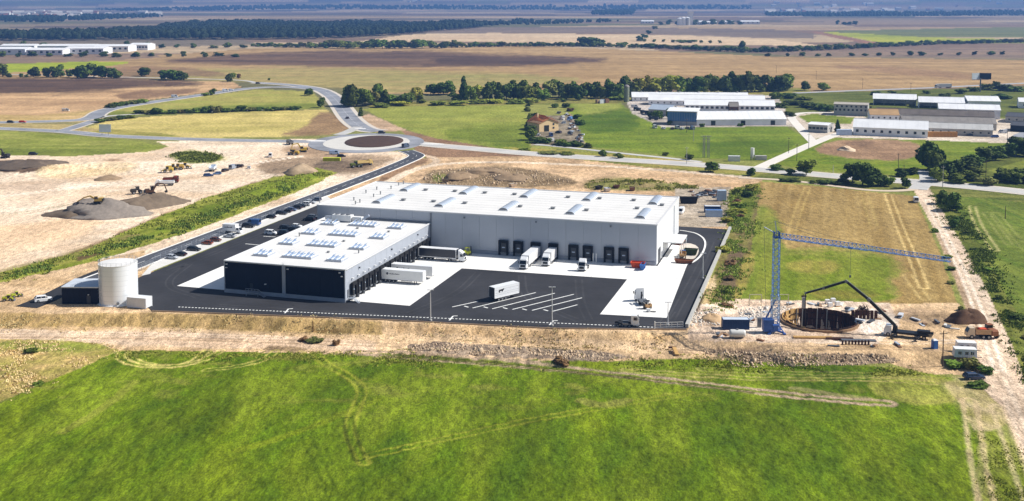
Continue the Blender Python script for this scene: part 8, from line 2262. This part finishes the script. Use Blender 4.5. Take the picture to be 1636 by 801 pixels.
# weeds and tall grass on verges and banks: uncountable tufts
def tufts(name, label, poly, n, h, seed, material, size=.32, leafy=False):
    rr = np.random.default_rng(seed)
    W_ = [inv_px(*p) for p in poly]; wx = [p[0] for p in W_]; wy = [p[1] for p in W_]; pts = []
    while len(pts) < n:
        a = rr.uniform(min(wx), max(wx), 6000); b = rr.uniform(min(wy), max(wy), 6000)
        i_ = inpoly(W_, a + rr.normal(size=6000) * 1.8, b + rr.normal(size=6000) * 2.6) & (fbm(a / 7, b / 7, seed, 4) > rr.uniform(.42, .62, 6000)); pts += list(zip(a[i_], b[i_]))
    pts = np.array(pts[:n]); z = zf(pts[:, 0], pts[:, 1])
    m = 5
    off = rr.normal(size=(n, m, 3)) * np.array([.4, .4, .0])
    hh = h * .55 * rr.uniform(.3, 1.2, (n, m)) * (.5 + fbm(pts[:, 0] / 8, pts[:, 1] / 8, seed + 5, 2))[:, None]
    c = np.stack([pts[:, 0], pts[:, 1], z], 1)[:, None] + off
    c[..., 2] += hh * .5
    a = rr.uniform(0, 6.28, (n, m)); s = np.stack([np.cos(a), np.sin(a), a * 0], -1) * size
    up = np.stack([rr.normal(size=(n, m)) * .3, rr.normal(size=(n, m)) * .3, np.ones((n, m))], -1) * hh[..., None] * .6
    v = np.stack([c - s - up, c + s - up, c + s * .5 + up, c - s * .5 + up], 2).reshape(-1, 3)
    o = link(name, mesh_np(name, v, np.arange(len(v)).reshape(-1, 4), material)); tag(o, label, 'weeds', kind='stuff')


M_W1, M_W2, M_W3 = leaf_mat('weed_green', (132, 144, 60), .4), leaf_mat('weed_straw', (214, 202, 140), .25), leaf_mat('weed_dark', (94, 112, 44), .4)
tufts('weeds', 'tall green weeds on the verge beside the access road', [(0, 440), (140, 402), (240, 356), (330, 320), (430, 290), (505, 272), (530, 278), (440, 315), (300, 366), (150, 412), (0, 455)], 1800, 1.0, 31, M_W1, .22)
tufts('weeds', 'dark weeds low on the verge beside the access road', [(0, 450), (150, 414), (300, 368), (420, 322), (500, 288), (440, 306), (300, 352), (150, 402), (0, 444)], 1100, 1.1, 32, M_W3, .22)
tufts('dry_grass', 'dry straw tufts on the earth bank', [(0, 502), (245, 503), (430, 507), (610, 515), (880, 530), (1080, 537), (1080, 548), (880, 543), (600, 534), (200, 523), (0, 524)], 600, .45, 33, M_W2, .18)
tufts('weeds', 'green and straw weeds in the left meadow corner', [(0, 545), (130, 549), (185, 560), (100, 598), (0, 640)], 420, .5, 34, M_W2, .2)
tufts('weeds', 'green weeds along the meadow top edge', [(190, 562), (480, 566), (640, 568), (860, 578), (1100, 574), (1400, 586), (1500, 600), (1400, 596), (1100, 584), (800, 584), (480, 572), (190, 568)], 1500, .4, 35, M_W1, .18)
tufts('weeds', 'weeds on the strip beside the kerb wall', [(1168, 305), (1214, 296), (1200, 390), (1165, 490), (1125, 505), (1160, 400)], 1500, .8, 36, M_W1, .2)
tufts('weeds', 'rank weeds in the ditch beside the dirt track', [(1494, 312), (1514, 312), (1578, 402), (1598, 460), (1648, 545), (1730, 650), (1670, 640), (1604, 512), (1580, 460), (1549, 400)], 3600, .7, 37, M_W3, .2)
tufts('weeds', 'green weeds on the earthworks behind the hall', [(935, 298), (960, 286), (1030, 288), (1115, 299), (1110, 304), (950, 303)], 800, .9, 38, M_W1, .25)
tufts('weeds', 'weeds on the small mound in the sandy yard', [(272, 247), (305, 241), (355, 251), (340, 259), (290, 260)], 700, 1.3, 39, M_W3)
tufts('weeds', 'grass tufts between the wheel tracks at lower right', [(1575, 660), (1600, 690), (1660, 800), (1600, 815), (1570, 740)], 350, .35, 40, M_W1, .16)


# broken rubble on the two debris banks
def rubble(name, label, poly, n, size, seed, material):
    rr = np.random.default_rng(seed); W_ = [inv_px(*p) for p in poly]; wx = [p[0] for p in W_]; wy = [p[1] for p in W_]; pts = []
    while len(pts) < n:
        a = rr.uniform(min(wx), max(wx), 4000); b = rr.uniform(min(wy), max(wy), 4000); i_ = inpoly(W_, a, b); pts += list(zip(a[i_], b[i_]))
    pts = np.array(pts[:n]); z = zf(pts[:, 0], pts[:, 1])
    cube = np.array([(-1, -1, -1), (1, -1, -1), (1, 1, -1), (-1, 1, -1), (-.7, -.8, 1), (.8, -.6, 1), (.6, .8, 1), (-.8, .7, 1)]) * .5
    v = cube[None] * (size * rr.lognormal(0, .45, n))[:, None, None] * rr.uniform(.6, 1.3, (n, 8, 3))
    a = rr.uniform(0, 6.28, n); c_, s_ = np.cos(a), np.sin(a)
    x = v[..., 0] * c_[:, None] - v[..., 1] * s_[:, None]; y = v[..., 0] * s_[:, None] + v[..., 1] * c_[:, None]
    v = np.stack([x + pts[:, 0][:, None], y + pts[:, 1][:, None], v[..., 2] + z[:, None] + size * .25], -1).reshape(-1, 3)
    f = np.array([(0, 3, 2, 1), (4, 5, 6, 7), (0, 1, 5, 4), (1, 2, 6, 5), (2, 3, 7, 6), (3, 0, 4, 7)])
    o = link(name, mesh_np(name, v, (f[None] + (np.arange(n) * 8)[:, None, None]).reshape(-1, 4), material)); tag(o, label, 'rubble', kind='stuff')


M_RUB = srgb_mat('rubble', (196, 172, 142), rough=.95, var=.4, scale=.9); M_RUBW = srgb_mat('rubble_white', (222, 214, 202), rough=.9, var=.2, scale=.9)
rubble('rubble', 'grey-brown rubble windrow at the meadow edge', [(650, 553), (700, 548), (860, 558), (960, 564), (1005, 572), (940, 577), (760, 567), (650, 560)], 1000, .24, 51, M_RUB)
rubble('rubble', 'grey-brown rubble bank in front of the crane site', [(1120, 561), (1180, 559), (1300, 567), (1410, 567), (1436, 577), (1380, 583), (1180, 577)], 1100, .25, 52, M_RUB)
rubble('rubble', 'pale rubble round the crane foot', [(1180, 495), (1250, 488), (1262, 496), (1250, 505), (1180, 512)], 420, .26, 53, M_RUBW)
rubble('rubble', 'pale stones on the corner beside the kerb wall', [(1106, 500), (1150, 494), (1150, 520), (1104, 522)], 200, .3, 54, M_RUBW)
rubble('clods', 'brown clods on the earthworks behind the hall', [(676, 286), (690, 274), (770, 267), (850, 272), (920, 290), (900, 296), (690, 297)], 800, .38, 55, M_RUB)
# ------------------------------------------------------------------ haze: one closed box of thin blue air
hz = MB().box(0, 11000, -8, 46000, 30000, 400)
m = bpy.data.materials.new('haze_air'); m.use_nodes = True
nt = m.node_tree; nt.nodes.clear()
ho = nt.nodes.new('ShaderNodeOutputMaterial'); hv = nt.nodes.new('ShaderNodeVolumePrincipled')
hv.inputs['Color'].default_value = (.17, .37, .82, 1)
hv.inputs['Density'].default_value = 0.00014
hv.inputs['Anisotropy'].default_value = 0.1
nt.links.new(hv.outputs['Volume'], ho.inputs['Volume'])
ho_ = link('haze', hz.mesh('haze', m))
tag(ho_, 'thin blue haze over the far fields and hills', 'haze', kind='stuff')
